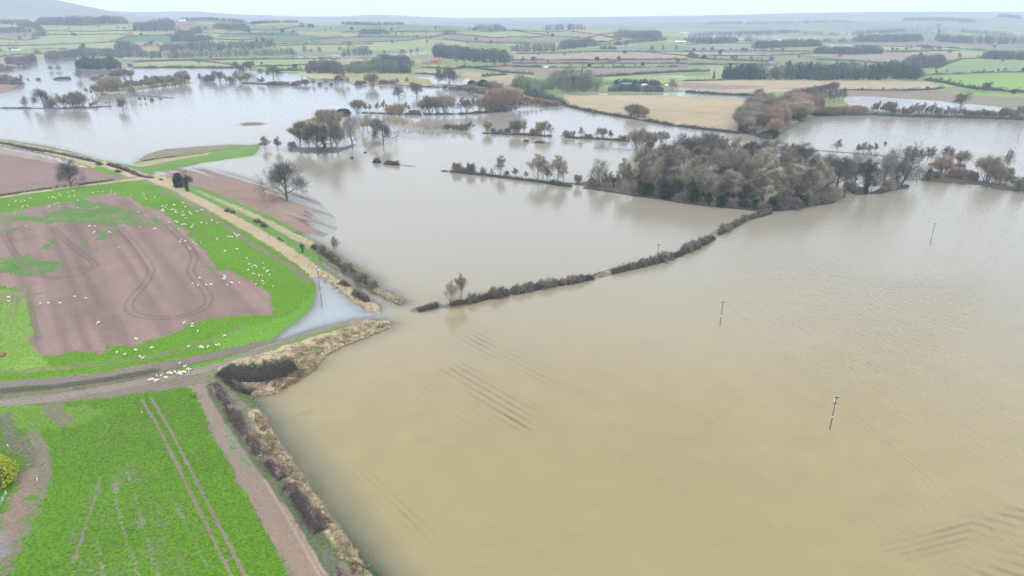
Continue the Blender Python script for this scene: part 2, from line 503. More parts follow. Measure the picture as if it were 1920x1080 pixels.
shoal([(705, 1085), (660, 1010), (600, 910)], 1.2, .05, furrow_dir((600, 910), (705, 1085)), 1.0, 67, .4)
WDEPTH = np.clip(-GZ, -.5, 3)
GZ = GZ + GH
# small relief of dry land
land = (GZ - GH) > .25
GZ = np.where(land, GZ + .12 * (fbm(GX / 6, GY / 6, 71, 3) - .5), GZ)

# ------------------------------------------------------------ soil and plant colours of the fields
C_pl = (.225, .150, .122); C_plp = (.27, .21, .165); C_gr = (.135, .30, .008); C_pg = (.24, .29, .12)
C_py = (.34, .39, .165); C_tg = (.12, .20, .10); C_hay = (.47, .37, .225); C_mud = (.16, .135, .105)
C_tan = (.42, .33, .22); C_tl = (.20, .27, .15)
nV = len(GX)
SOIL = np.tile(np.array(C_mud), (nV, 1)); VEGC = np.tile(np.array(C_pg), (nV, 1)); VEG = np.zeros(nV)
jit = 2.0
jx = (fbm(GX / 3, GY / 3, 81, 2) - .5) * jit; jy = (fbm(GX / 3, GY / 3, 83, 2) - .5) * jit
PU, PV = proj(GX + jx, GY + jy, GH)
def paint(pts, soil=None, vegc=None, veg=None, var=.0, vs=20, seed=0, rag=0):
    U_, V_ = (PU, PV)
    if rag:
        ax = (fbm(GX / 5, GY / 5, 91 + seed, 3) - .5) * rag; ay = (fbm(GX / 5, GY / 5, 93 + seed, 3) - .5) * rag
        k_ = min(rag, 3) * .9
        ax = ax + (fbm(GX / .9, GY / .9, 95 + seed, 2) - .5) * k_; ay = ay + (fbm(GX / .9, GY / .9, 97 + seed, 2) - .5) * k_
        U_, V_ = proj(GX + ax, GY + ay, GH)
    m = inside(U_, V_, pts)
    if not m.any(): return
    if soil is not None: SOIL[m] = soil
    if vegc is not None: VEGC[m] = vegc
    if veg is not None:
        VEG[m] = veg + var * 2 * (fbm(GX[m] / vs, GY[m] / vs, seed + 5, 3) - .5)
def line(pts, hw, soil=None, vegc=None, veg=None, alpha=1.0, px=True, feather=.5, seed=0, wob=.4):
    P = W(pts) if px else np.array(pts)
    d = dist_lines(GX, GY, P, False, hw * 2 + 4)
    d = d + (fbm(GX / 2.5, GY / 2.5, 95 + seed, 2) - .5) * wob * 2
    a = (1 - smooth((d - hw) / feather)) * alpha
    m = a > 0.01; A = a[m][:, None]
    if soil is not None: SOIL[m] = SOIL[m] * (1 - A) + np.array(soil) * A
    if vegc is not None: VEGC[m] = VEGC[m] * (1 - A) + np.array(vegc) * A
    if veg is not None: VEG[m] = VEG[m] * (1 - a[m]) + veg * a[m]

FAR = (GY > 600)
VEG[FAR] = .8; VEGC[FAR] = C_pg; SOIL[FAR] = (.2, .2, .11)
# patchwork of far fields with no survey of their own
cell = 260.0
cx_ = np.floor(GX / cell + .35 * np.sin(GY / 300)); cy_ = np.floor(GY / (cell * 1.3) + .3 * np.sin(GX / 260))
pal = np.array([C_pg, C_py, C_tl, C_tg, C_pg, C_tan, C_tg, C_py])
pi_ = (hsh(cx_.astype(np.int64), cy_.astype(np.int64), 5) * 7.99).astype(int)
mf = GY > 900
VEGC[mf] = pal[pi_[mf]]; SOIL[mf] = pal[pi_[mf]] * .8
def fieldp(pts, c, veg=.95):
    paint(pts, soil=tuple(x * .8 for x in c), vegc=c, veg=veg)
yg = (.33, .37, .17)
for pts, c in [
    ([(-200, 40), (40, 42), (40, 47), (-200, 47)], C_py), ([(-200, 46), (48, 47), (52, 52), (0, 53), (-200, 53)], C_py),
    ([(-200, 62), (0, 62), (58, 62), (55, 70), (0, 71), (-200, 70)], C_plp), ([(-200, 71), (60, 72), (30, 80), (0, 86), (-200, 90)], C_py),
    ([(70, 48), (180, 49), (260, 43), (272, 53), (275, 58), (190, 57), (75, 58)], yg), ([(80, 60), (190, 60), (190, 65), (90, 66)], C_py),
    ([(190, 60), (270, 61), (320, 62), (320, 66), (240, 66), (190, 65)], C_py),
    ([(85, 66), (190, 65), (240, 66), (235, 70), (215, 76), (150, 82), (60, 84), (20, 85), (40, 79)], yg),
    ([(240, 68), (330, 65), (340, 68), (400, 70), (440, 75), (320, 80), (230, 79), (215, 76)], C_tg),
    ([(-200, 92), (0, 86), (215, 80), (222, 82), (215, 92), (60, 92), (0, 92), (-200, 96)], C_py),
    ([(-200, 94), (0, 92), (100, 95), (110, 100), (60, 102), (0, 107), (-200, 112)], (.2, .36, .08)),
    ([(-200, 110), (0, 108), (40, 104), (70, 106), (60, 112), (30, 118), (0, 112)], (.3, .25, .16)),
    ([(225, 84), (310, 80), (312, 86), (230, 88)], C_py), ([(255, 95), (297, 95), (297, 98), (255, 98)], C_py),
    ([(320, 40), (362, 40), (415, 52), (400, 58), (340, 60), (320, 56)], C_plp), ([(365, 40), (405, 42), (408, 48), (385, 48)], C_py),
    ([(320, 58), (420, 60), (490, 58), (480, 62), (320, 64)], C_tan), ([(418, 51), (445, 51), (445, 56), (418, 56)], C_tan),
    ([(440, 50), (560, 46), (640, 50), (640, 58), (560, 60), (450, 58)], C_tl),
    ([(450, 60), (560, 64), (600, 66), (680, 66), (600, 74), (560, 80), (530, 80), (480, 74), (460, 68)], C_tg),
    ([(390, 72), (440, 71), (445, 77), (400, 80), (390, 78)], C_py), ([(365, 75), (385, 76), (380, 80), (366, 80)], C_py),
    ([(460, 75), (480, 75), (540, 81), (520, 86), (470, 80)], C_py), ([(520, 82), (600, 80), (680, 78), (680, 84), (560, 88), (520, 87)], C_pg),
    ([(520, 87), (640, 84), (640, 98), (560, 94)], yg),
    ([(555, 60), (640, 60), (680, 61), (650, 66), (600, 68), (560, 64)], C_py), ([(590, 75), (680, 68), (770, 72), (760, 76), (700, 78), (620, 80)], C_plp),
    ([(680, 70), (700, 62), (780, 62), (840, 60), (830, 66), (790, 72), (740, 72)], (.14, .25, .14)), ([(640, 65), (670, 65), (670, 71), (640, 71)], C_py),
    ([(730, 62), (830, 60), (815, 66), (740, 66)], C_py), ([(640, 48), (780, 47), (880, 50), (900, 55), (800, 58), (640, 58)], C_tl),
    ([(640, 58), (780, 57), (900, 58), (900, 62), (640, 63)], C_plp),
    ([(790, 72), (830, 66), (850, 64), (930, 69), (960, 72), (1000, 76), (1100, 80), (960, 82), (900, 80), (840, 76)], C_plp),
    ([(856, 62), (960, 60), (1020, 66), (1000, 70), (960, 72), (930, 70), (860, 65)], C_py),
    ([(960, 56), (1060, 59), (1130, 66), (1100, 72), (1040, 70), (1020, 66), (980, 62)], (.31, .31, .19)),
    ([(1060, 55), (1150, 59), (1150, 65), (1110, 64), (1060, 60)], C_tan), ([(1100, 74), (1130, 65), (1165, 74), (1140, 77)], C_tan),
    ([(960, 75), (1020, 70), (1060, 72), (1060, 76), (1000, 80), (965, 80)], C_pg),
    ([(640, 82), (760, 78), (800, 74), (870, 80), (880, 86), (800, 90), (740, 95), (700, 95), (640, 90)], C_py),
    ([(965, 100), (1040, 98), (1120, 90), (1220, 86), (1290, 88), (1290, 95), (1200, 97), (1100, 99), (980, 103)], C_tl),
    ([(965, 105), (1060, 101), (1230, 98), (1290, 104), (1290, 112), (1200, 113), (960, 112)], (.42, .33, .235)),
    ([(960, 114), (1130, 114), (1280, 113), (1450, 122), (1440, 124), (1280, 122), (1130, 120), (960, 119)], C_plp),
    ([(960, 119), (1270, 119), (1200, 127), (1000, 127)], C_pg),
    ([(880, 128), (900, 125), (960, 123), (1040, 128), (1200, 128), (1290, 126), (1290, 132), (1200, 140), (1100, 145), (1040, 140), (960, 137), (900, 131)], (.31, .235, .185)),
    ([(1290, 98), (1530, 97), (1500, 104), (1300, 105)], C_plp), ([(1290, 84), (1420, 84), (1430, 96), (1290, 96)], (.28, .3, .2)),
    ([(1420, 84), (1500, 80), (1540, 95), (1430, 96)], C_pg), ([(1290, 104), (1400, 105), (1500, 105), (1500, 112), (1290, 112)], C_pg),
    ([(1480, 101), (1600, 104), (1700, 100), (1790, 97), (1790, 105), (1760, 112), (1700, 116), (1600, 113), (1530, 106)], (.35, .29, .22)),
    ([(1530, 84), (1600, 86), (1640, 88), (1590, 90)], C_hay), ([(1600, 80), (1730, 75), (1900, 80), (1930, 90), (1850, 88), (1700, 86), (1610, 82)], C_plp),
    ([(1640, 86), (1800, 86), (1840, 92), (1700, 94)], C_py), ([(1500, 115), (1560, 112), (1700, 117), (1690, 128), (1500, 120)], C_pg),
    ([(1750, 130), (1800, 115), (1840, 111), (2200, 115), (2200, 135), (1920, 136), (1800, 139), (1730, 142)], (.25, .34, .14)),
    ([(1735, 144), (1920, 139), (2200, 138), (2200, 172), (1920, 172), (1860, 168), (1800, 160)], (.26, .42, .08)),
    ([(1280, 143), (1400, 141), (1400, 149), (1290, 153), (1260, 150)], (.32, .42, .16)), ([(1115, 145), (1280, 141), (1290, 150), (1240, 157), (1150, 152)], (.32, .42, .13)),
    ([(1130, 160), (1165, 161), (1165, 168), (1135, 166)], (.26, .42, .08)),
    ([(1560, 172), (1750, 170), (1830, 178), (2100, 190), (2100, 204), (1850, 198), (1790, 192), (1700, 186), (1580, 182)], (.28, .23, .16)),
    ([(1770, 172), (1860, 176), (2100, 184), (2100, 189), (1820, 180)], (.25, .40, .08)),
    ([(1060, 180), (1240, 179), (1380, 186), (1440, 186), (1420, 240), (1385, 250), (1330, 242), (1260, 233), (1180, 220), (1110, 209), (1060, 197)], C_hay),
    ([(1260, 155), (1300, 152), (1520, 152), (1740, 154), (1765, 162), (1730, 170), (1600, 169), (1500, 171), (1420, 175), (1290, 173), (1250, 166)], (.49, .38, .26)),
    ([(770, 133), (800, 131), (850, 133), (850, 139), (790, 137)], C_hay), ([(850, 133), (905, 137), (900, 145), (860, 143)], C_hay),
    ([(905, 147), (960, 140), (1000, 143), (1010, 150), (960, 152), (910, 150)], C_hay),
    ([(655, 140), (720, 142), (800, 147), (820, 155), (810, 158), (720, 158), (655, 155)], (.36, .34, .15)),
    ([(870, 112), (905, 111), (905, 117), (840, 118)], (.34, .45, .12)), ([(790, 122), (810, 122), (860, 126), (840, 129), (790, 127)], (.34, .42, .15)),
    ([(640, 111), (710, 110), (700, 115), (640, 116)], C_hay),
    ([(255, 122), (300, 117), (360, 115), (440, 121), (400, 125), (255, 125)], (.36, .42, .17)),
    ([(395, 117), (440, 114), (600, 112), (590, 116), (560, 122), (460, 120), (430, 121)], (.30, .40, .15)),
    ([(460, 124), (560, 122), (575, 135), (500, 135), (480, 130)], (.22, .36, .12)), ([(520, 136), (650, 138), (650, 150), (560, 147)], (.36, .33, .16))]:
    fieldp(pts, c)
# brown scours in the straw coloured meadow
paint([(1280, 155), (1330, 158), (1380, 160), (1440, 163), (1400, 168), (1300, 168), (1270, 164)], vegc=(.3, .25, .19), rag=26)
paint([(1450, 166), (1520, 165), (1560, 167), (1500, 170)], vegc=(.33, .27, .2), rag=20)
paint([(1065, 183), (1200, 181), (1300, 190), (1200, 190)], vegc=(.5, .41, .27), rag=30)
paint([(1200, 205), (1400, 215), (1390, 218), (1200, 208)], vegc=(.40, .32, .19), rag=10)

# --- near country, left of the flood
LOWV = GV > 250
near_land = inside(PU, PV, LAND_A)
SOIL[near_land] = (.20, .18, .10); VEGC[near_land] = (.20, .27, .06); VEG[near_land] = .5
# ground below the flood
wet = (~near_land) & (GV > 225) & (~inside(PU, PV, LAND_B))
SOIL[wet] = (.19, .165, .12); VEG[wet] = .25; VEGC[wet] = (.06, .11, .05)
for i_, (pts, *_r) in enumerate(LANDS[2:]):
    c = [(.2, .14, .11), (.36, .33, .16), (.13, .11, .07), (.25, .16, .12), (.42, .33, .2), (.30, .26, .16), (.16, .13, .09), (.17, .14, .10), (.22, .17, .12)][i_ % 9]
    ex = np.array(pts, dtype=float); ce = ex.mean(0); ex = ce + (ex - ce) * 1.08
    paint(ex, c, c, .3)
# far left ploughed field
paint([(-600, 250), (0, 280), (70, 294), (150, 315), (200, 328), (235, 336), (200, 338), (85, 352), (0, 366), (-600, 440)], C_pl, C_pl, .0)
paint([(0, 279), (70, 293), (150, 313), (140, 316), (60, 300), (0, 290)], (.30, .24, .21), None, 0, rag=3)
paint([(-600, 225), (0, 262), (130, 286), (200, 303), (285, 330), (240, 330), (178, 317), (130, 300), (60, 281), (0, 272), (-600, 236)], C_tan, (.22, .30, .07), .35, .3, 8, 3)
paint([(185, 312), (250, 330), (240, 336), (210, 330), (175, 318)], None, (.19, .34, .04), .9)
paint([(190, 310), (210, 312), (270, 331), (268, 335), (235, 333)], C_tan, None, .1)
# green field behind
paint([(240, 310), (262, 303), (330, 296), (450, 277), (490, 276), (480, 293), (380, 306), (300, 322), (270, 326)], (.25, .22, .12), (.16, .33, .05), .8, .35, 10, 7)
paint([(245, 310), (260, 305), (330, 297), (400, 288), (395, 291), (330, 302), (265, 316)], C_tan, C_tan, .5, .2, 6, 3)
paint([(255, 296), (330, 281), (470, 272), (440, 276), (330, 290), (268, 298)], (.22, .165, .13), None, .12)
# ploughed field sloping into the water
paint([(290, 324), (365, 321), (425, 334), (495, 361), (545, 380), (575, 415), (578, 445), (540, 425), (440, 380), (370, 350), (310, 333)], (.25, .165, .125), None, .0)
paint([(300, 322), (400, 322), (500, 345), (575, 380), (600, 420), (585, 450), (540, 425), (440, 380), (370, 350)], (.25, .165, .125), None, .0)
line([(560, 385), (575, 400)], 9, soil=(.30, .22, .17), alpha=.6, feather=6)
# banks and track running from the crossroads to the water
emb = [(280, 336), (330, 352), (400, 385), (450, 412), (500, 440), (550, 470), (600, 500), (640, 533)]
paint([(270, 330), (310, 333), (370, 350), (440, 378), (540, 425), (580, 446), (620, 470), (610, 505), (590, 520), (540, 485), (460, 438), (380, 398), (300, 360), (262, 343)],
      (.24, .22, .12), (.17, .27, .06), .65, .4, 5, 9)
line([(285, 338), (330, 355), (400, 392), (460, 426), (520, 462), (560, 487), (600, 517), (640, 543), (700, 583)], 2.6, C_hay, C_hay, .55, feather=1.2, wob=1.0)
line([(300, 334), (360, 358), (430, 388), (500, 418), (560, 447), (590, 462)], 1.6, C_hay, (.3, .32, .12), .45, .9, feather=1.5, wob=1.0, seed=2)
line([(330, 345), (400, 375), (470, 408), (530, 440), (585, 475)], .5, C_mud, None, .0, .7, feather=.4, seed=3)
line([(330, 342), (362, 354), (455, 388), (555, 432), (582, 447)], .8, None, (.15, .33, .05), .95, .9, feather=.8, seed=4)
line([(335, 349), (400, 380), (470, 415), (540, 452), (590, 485)], 1.2, None, (.14, .33, .03), .95, .85, feather=.8, seed=6)
line([(0, 372), (85, 360), (150, 351), (240, 340), (280, 337)], 1.6, C_tan, C_tan, .4, feather=1.0, wob=.8)
line([(240, 340), (290, 332), (300, 326)], 2.0, C_tan, C_tan, .3, feather=1.2)
# the sheep field
SHEEP_FIELD = [(-600, 430), (0, 374), (120, 357), (260, 341), (300, 356), (400, 403), (480, 450), (560, 500), (590, 530), (596, 560), (570, 596),
               (530, 625), (500, 640), (470, 652), (400, 665), (300, 682), (200, 700), (100, 712), (0, 720), (-600, 790)]
paint(SHEEP_FIELD, (.20, .17, .09), C_gr, .93, .16, 14, 12, rag=1.5)
BARE = [(-600, 470), (0, 402), (100, 387), (190, 370), (215, 365), (240, 372), (300, 400), (345, 430), (380, 470), (410, 510), (440, 515), (480, 530), (510, 560), (517, 580),
        (500, 592), (440, 595), (400, 605), (350, 608), (330, 625), (290, 640), (250, 655), (210, 652), (205, 662), (150, 660), (130, 665), (80, 672), (62, 650), (55, 600), (60, 570), (30, 548), (0, 540), (-600, 560)]
paint(BARE, C_pl, C_pl, .0, rag=7)
# regrowth inside the bare ground
for pts, vg in [([(-200, 405), (0, 400), (40, 400), (55, 412), (30, 422), (-200, 430)], .45), ([(110, 382), (150, 373), (210, 385), (260, 400), (300, 418), (330, 428), (250, 430), (200, 425), (100, 422), (20, 420), (30, 408), (85, 404), (100, 390)], .62),
                ([(0, 430), (35, 428), (38, 436), (10, 442), (0, 442)], .6), ([(-200, 485), (0, 485), (60, 483), (100, 490), (128, 498), (100, 515), (60, 520), (20, 520), (0, 515), (-200, 520)], .66),
                ([(185, 434), (210, 436), (220, 446), (190, 450)], .6), ([(82, 455), (105, 455), (102, 472), (88, 470)], .6), ([(135, 458), (165, 452), (160, 463), (138, 465)], .55),
                ([(180, 466), (192, 468), (190, 476), (180, 474)], .6), ([(280, 415), (320, 420), (345, 432), (330, 438), (300, 432)], .4),
                ([(0, 545), (30, 548), (60, 560), (55, 580), (20, 570)], .4), ([(250, 650), (270, 652), (262, 662), (250, 660)], .4), ([(380, 500), (400, 502), (420, 508), (390, 508)], .4)]:
    paint(pts, None, (.12, .28, .04), vg + .06, .42, 6, 15, rag=14)
paint([(85, 390), (130, 384), (150, 388), (110, 396), (95, 402)], C_pl, None, 0, rag=3)
paint([(155, 372), (200, 366), (225, 378), (200, 382), (170, 380)], C_pl, None, 0, rag=3)
def wheel(pts, gap=2.2, w=.32, c=(.14, .098, .078), alpha=.68, veg=0.0):
    P = W(pts)
    # smooth the path
    for _ in range(3):
        Q = [P[0]]
        for a, b in zip(P[:-1], P[1:]): Q += [a * .75 + b * .25, a * .25 + b * .75]
        Q.append(P[-1]); P = np.array(Q)
    t = np.gradient(P, axis=0); t /= np.hypot(t[:, 0], t[:, 1])[:, None]
    nn = np.stack([-t[:, 1], t[:, 0]], 1)
    for s in ((-gap / 2, gap / 2) if gap else (0,)):
        line(P + nn * s, w, c, None, veg, alpha, px=False, feather=.35, wob=.15)
wheel([(225, 432), (245, 450), (265, 478), (283, 503), (285, 515), (270, 540), (248, 562), (240, 578), (250, 592), (280, 600), (330, 600), (370, 590), (392, 575), (392, 555), (370, 530), (357, 515), (360, 500), (368, 485), (352, 460), (335, 445), (315, 425)])
wheel([(5, 435), (20, 465), (40, 495), (60, 515), (90, 526), (130, 523), (165, 515), (180, 503), (178, 495), (150, 475), (125, 455), (100, 430)], 1.6, .28)
wheel([(85, 400), (100, 394), (130, 392), (160, 396)], 1.2, .3)
wheel([(215, 366), (240, 385), (280, 410), (320, 440)], 2.4, .4, alpha=.5)
wheel([(280, 380), (340, 412), (400, 450), (450, 490), (500, 530)], 2.0, .28, (.12, .2, .04), .5, .3)
wheel([(330, 400), (400, 440), (470, 480), (525, 520)], 2.0, .28, (.12, .2, .04), .4, .3)
line([(300, 362), (350, 380), (420, 425), (480, 465), (550, 505), (575, 525)], 1.1, (.17, .14, .10), None, .12, .8, feather=.8, seed=8)
wheel([(0, 703), (60, 700), (150, 690), (240, 680), (330, 665), (400, 640), (460, 615)], 1.8, .4, (.16, .14, .09), .7, .15)
wheel([(30, 545), (28, 580), (15, 620)], 1.5, .3, (.14, .13, .08), .6, .2)
wheel([(55, 545), (60, 590), (75, 640)], 0, .8, (.14, .13, .08), .7, .2)
paint([(0, 545), (50, 552), (60, 600), (75, 660), (100, 700), (0, 700)], None, (.22, .38, .05), None)
paint([(400, 640), (460, 618), (520, 600), (560, 580), (590, 545), (596, 560), (570, 596), (500, 645), (420, 665)], None, (.16, .36, .03), None)
# strip under the sheep field: mud, ditch, verge, farm track
paint([(-600, 800), (0, 722), (100, 716), (200, 704), (290, 690), (350, 675), (420, 660), (470, 648), (500, 642), (470, 660), (420, 676), (380, 688), (330, 704), (250, 722), (150, 738), (0, 752), (-600, 840)],
      (.16, .13, .085), (.11, .16, .04), .35, .35, 4, 17, rag=2)
line([(0, 726), (60, 722), (160, 714), (250, 700), (330, 686), (440, 660), (490, 645)], 1.5, (.18, .145, .115), None, .1, .9, feather=1.0, seed=9)
line([(0, 738), (100, 730), (200, 716), (290, 700)], 1.1, (.07, .065, .045), (.05, .09, .03), .5, .8, feather=.8, seed=10)
line([(350, 695), (400, 683), (430, 675), (560, 636)], .9, None, (.13, .34, .02), .95, .9, feather=.5, seed=11)
paint([(-600, 1700), (-600, 850), (0, 757), (100, 745), (200, 730), (300, 712), (380, 703), (410, 700), (440, 735), (475, 750), (505, 790), (600, 915), (700, 1080), (1060, 1680)],
      (.20, .165, .12), (.13, .20, .04), .35, .3, 5, 19, rag=1)
line([(-300, 803), (0, 762), (100, 750), (200, 733), (300, 715), (370, 700), (420, 686), (480, 662), (560, 633), (650, 606), (700, 594)], 1.4, (.255, .21, .17), None, .0, .95, feather=.4, seed=12, wob=.2)
wheel([(-300, 803), (0, 762), (100, 750), (200, 733), (300, 715), (370, 700), (420, 686), (480, 662), (560, 633), (650, 606)], 1.5, .18, (.17, .13, .105), .7)
line([(120, 762), (240, 742), (330, 724), (370, 715)], 1.5, (.19, .14, .115), None, .05, .8, feather=1.0, seed=13)
# kale field at the bottom left
KALE = [(-600, 1900), (-600, 900), (0, 770), (60, 765), (180, 752), (290, 738), (350, 729), (365, 735), (385, 780), (410, 840), (450, 910), (490, 980), (520, 1040), (545, 1090), (760, 1500), (900, 1900)]
paint(KALE, (.21, .175, .14), C_gr, .86, .10, 7, 21, rag=2.2)
paint([(180, 870), (260, 850), (300, 900), (330, 960), (360, 1040), (380, 1100), (150, 1100), (170, 980)], (.18, .155, .125), None, .76, .26, 3.2, 23, rag=12)
paint([(0, 765), (100, 760), (200, 775), (150, 800), (60, 815), (10, 800)], None, (.19, .36, .03), .82, .15, 3, 25, rag=4)
for a in ([(240, 890), (262, 960), (300, 1090)], [(290, 880), (330, 950), (390, 1070)], [(215, 900), (225, 980), (262, 1090)], [(180, 1020), (200, 1090)]):
    wheel(a, 0, .22, (.26, .225, .19), .5, .35)
wheel([(275, 752), (305, 800), (345, 880), (385, 960), (420, 1030), (450, 1090), (520, 1230)], 1.9, .13, (.20, .15, .11), .8)
wheel([(190, 900), (180, 940), (160, 1000), (140, 1060)], 0, .15, (.22, .16, .12), .5)
wheel([(95, 762), (110, 785), (130, 800)], 1.9, .5, (.15, .13, .08), .8)
wheel([(60, 815), (85, 850), (88, 890), (75, 940), (40, 1010), (10, 1080)], 1.2, .4, (.18, .14, .1), .7, .15)
line([(0, 790), (30, 825), (58, 862), (62, 888)], 1.2, (.15, .13, .09), (.10, .15, .04), .25, .85, feather=.8, seed=14)
line([(58, 892), (42, 935), (22, 985), (0, 1035)], 1.3, (.24, .165, .125), None, .08, .9, feather=.6, seed=15)
paint([(-60, 1010), (10, 1003), (25, 1012), (20, 1040), (-10, 1070), (-60, 1080)], (.22, .19, .18), None, 0, rag=1.5)
# brown headland between kale and hedge
paint([(350, 729), (385, 722), (410, 760), (440, 810), (480, 870), (520, 930), (560, 990), (600, 1050), (625, 1090), (560, 1090), (520, 1035), (480, 960), (420, 850), (385, 778), (362, 735)],
      (.24, .182, .138), (.13, .3, .03), .08, .16, 2.5, 27, rag=1)
paint([(470, 900), (520, 960), (580, 1050), (600, 1090), (560, 1090), (500, 980)], (.26, .185, .13), None, None, rag=1)
paint([(420, 790), (440, 830), (470, 875), (455, 880), (425, 830)], (.22, .20, .17), (.11, .28, .03), .45, .3, 2, 29, rag=1)
wheel([(500, 900), (560, 1000), (610, 1090)], .9, .12, (.4, .29, .21), .6)
line([(400, 735), (440, 800), (500, 880), (560, 960), (600, 1020), (640, 1090)], 1.3, (.13, .11, .085), (.09, .2, .05), .5, .9, feather=.6, seed=16)
# reed bed east of the hedge and around the thicket
line([(478, 775), (505, 820), (545, 880), (585, 940), (625, 995), (668, 1050), (695, 1090)], 1.2, C_hay, C_tan, .4, .95, feather=.8, seed=17)
paint([(410, 695), (440, 680), (520, 655), (600, 630), (690, 603), (735, 605), (690, 630), (600, 668), (585, 692), (510, 735), (475, 742), (430, 715)], C_hay, (.28, .24, .14), .4, .3, 3, 31)
line([(500, 655), (570, 634), (640, 612)], .7, None, (.20, .33, .05), .8, .8, feather=.6, seed=18)
line([(418, 704), (450, 732), (480, 760)], 1.2, (.14, .13, .08), (.10, .20, .03), .6, .9, feather=.8, seed=19)
# drowned strip of crop beside the near reeds
line([(735, 1100), (680, 1010), (620, 915), (570, 835), (535, 790)], 1.7, (.05, .07, .045), (.035, .15, .03), .7, .95, feather=.7, seed=20)
line([(880, 1110), (2000, 1100)], 3, None, (.05, .2, .06), .6, .9, feather=2, seed=21)
# faint cultivation bands on the bare soil of the sheep field
bd = furrow_dir((150, 400), (290, 640)); ba = GX * bd[0] + GY * bd[1]; bb = -GX * bd[1] + GY * bd[0]
mb_ = inside(PU, PV, BARE)
SOIL[mb_] *= (1 + .34 * (vnoise(bb[mb_] / 2.4, ba[mb_] / 70, 201) - .5) + .22 * (vnoise(bb[mb_] / 7, ba[mb_] / 90, 203) - .5))[:, None]
kd = furrow_dir((300, 790), (430, 1060)); ka = GX * kd[0] + GY * kd[1]; kb = -GX * kd[1] + GY * kd[0]
mk_ = inside(PU, PV, KALE)
VEG[mk_] += .14 * (vnoise(kb[mk_] / 1.1, ka[mk_] / 25, 205) - .5)
VEG = np.clip(VEG, 0, 1)
# everyday unevenness of tone
tone = 1 + .22 * (fbm(GX / 8, GY / 8, 101, 3) - .5) + .18 * (fbm(GX / 40, GY / 40, 103, 2) - .5)
SOIL *= tone[:, None]
VEGC *= (1 + .25 * (fbm(GX / 11, GY / 11, 105, 3) - .5) + .15 * (fbm(GX / 60, GY / 25, 107, 2) - .5))[:, None]

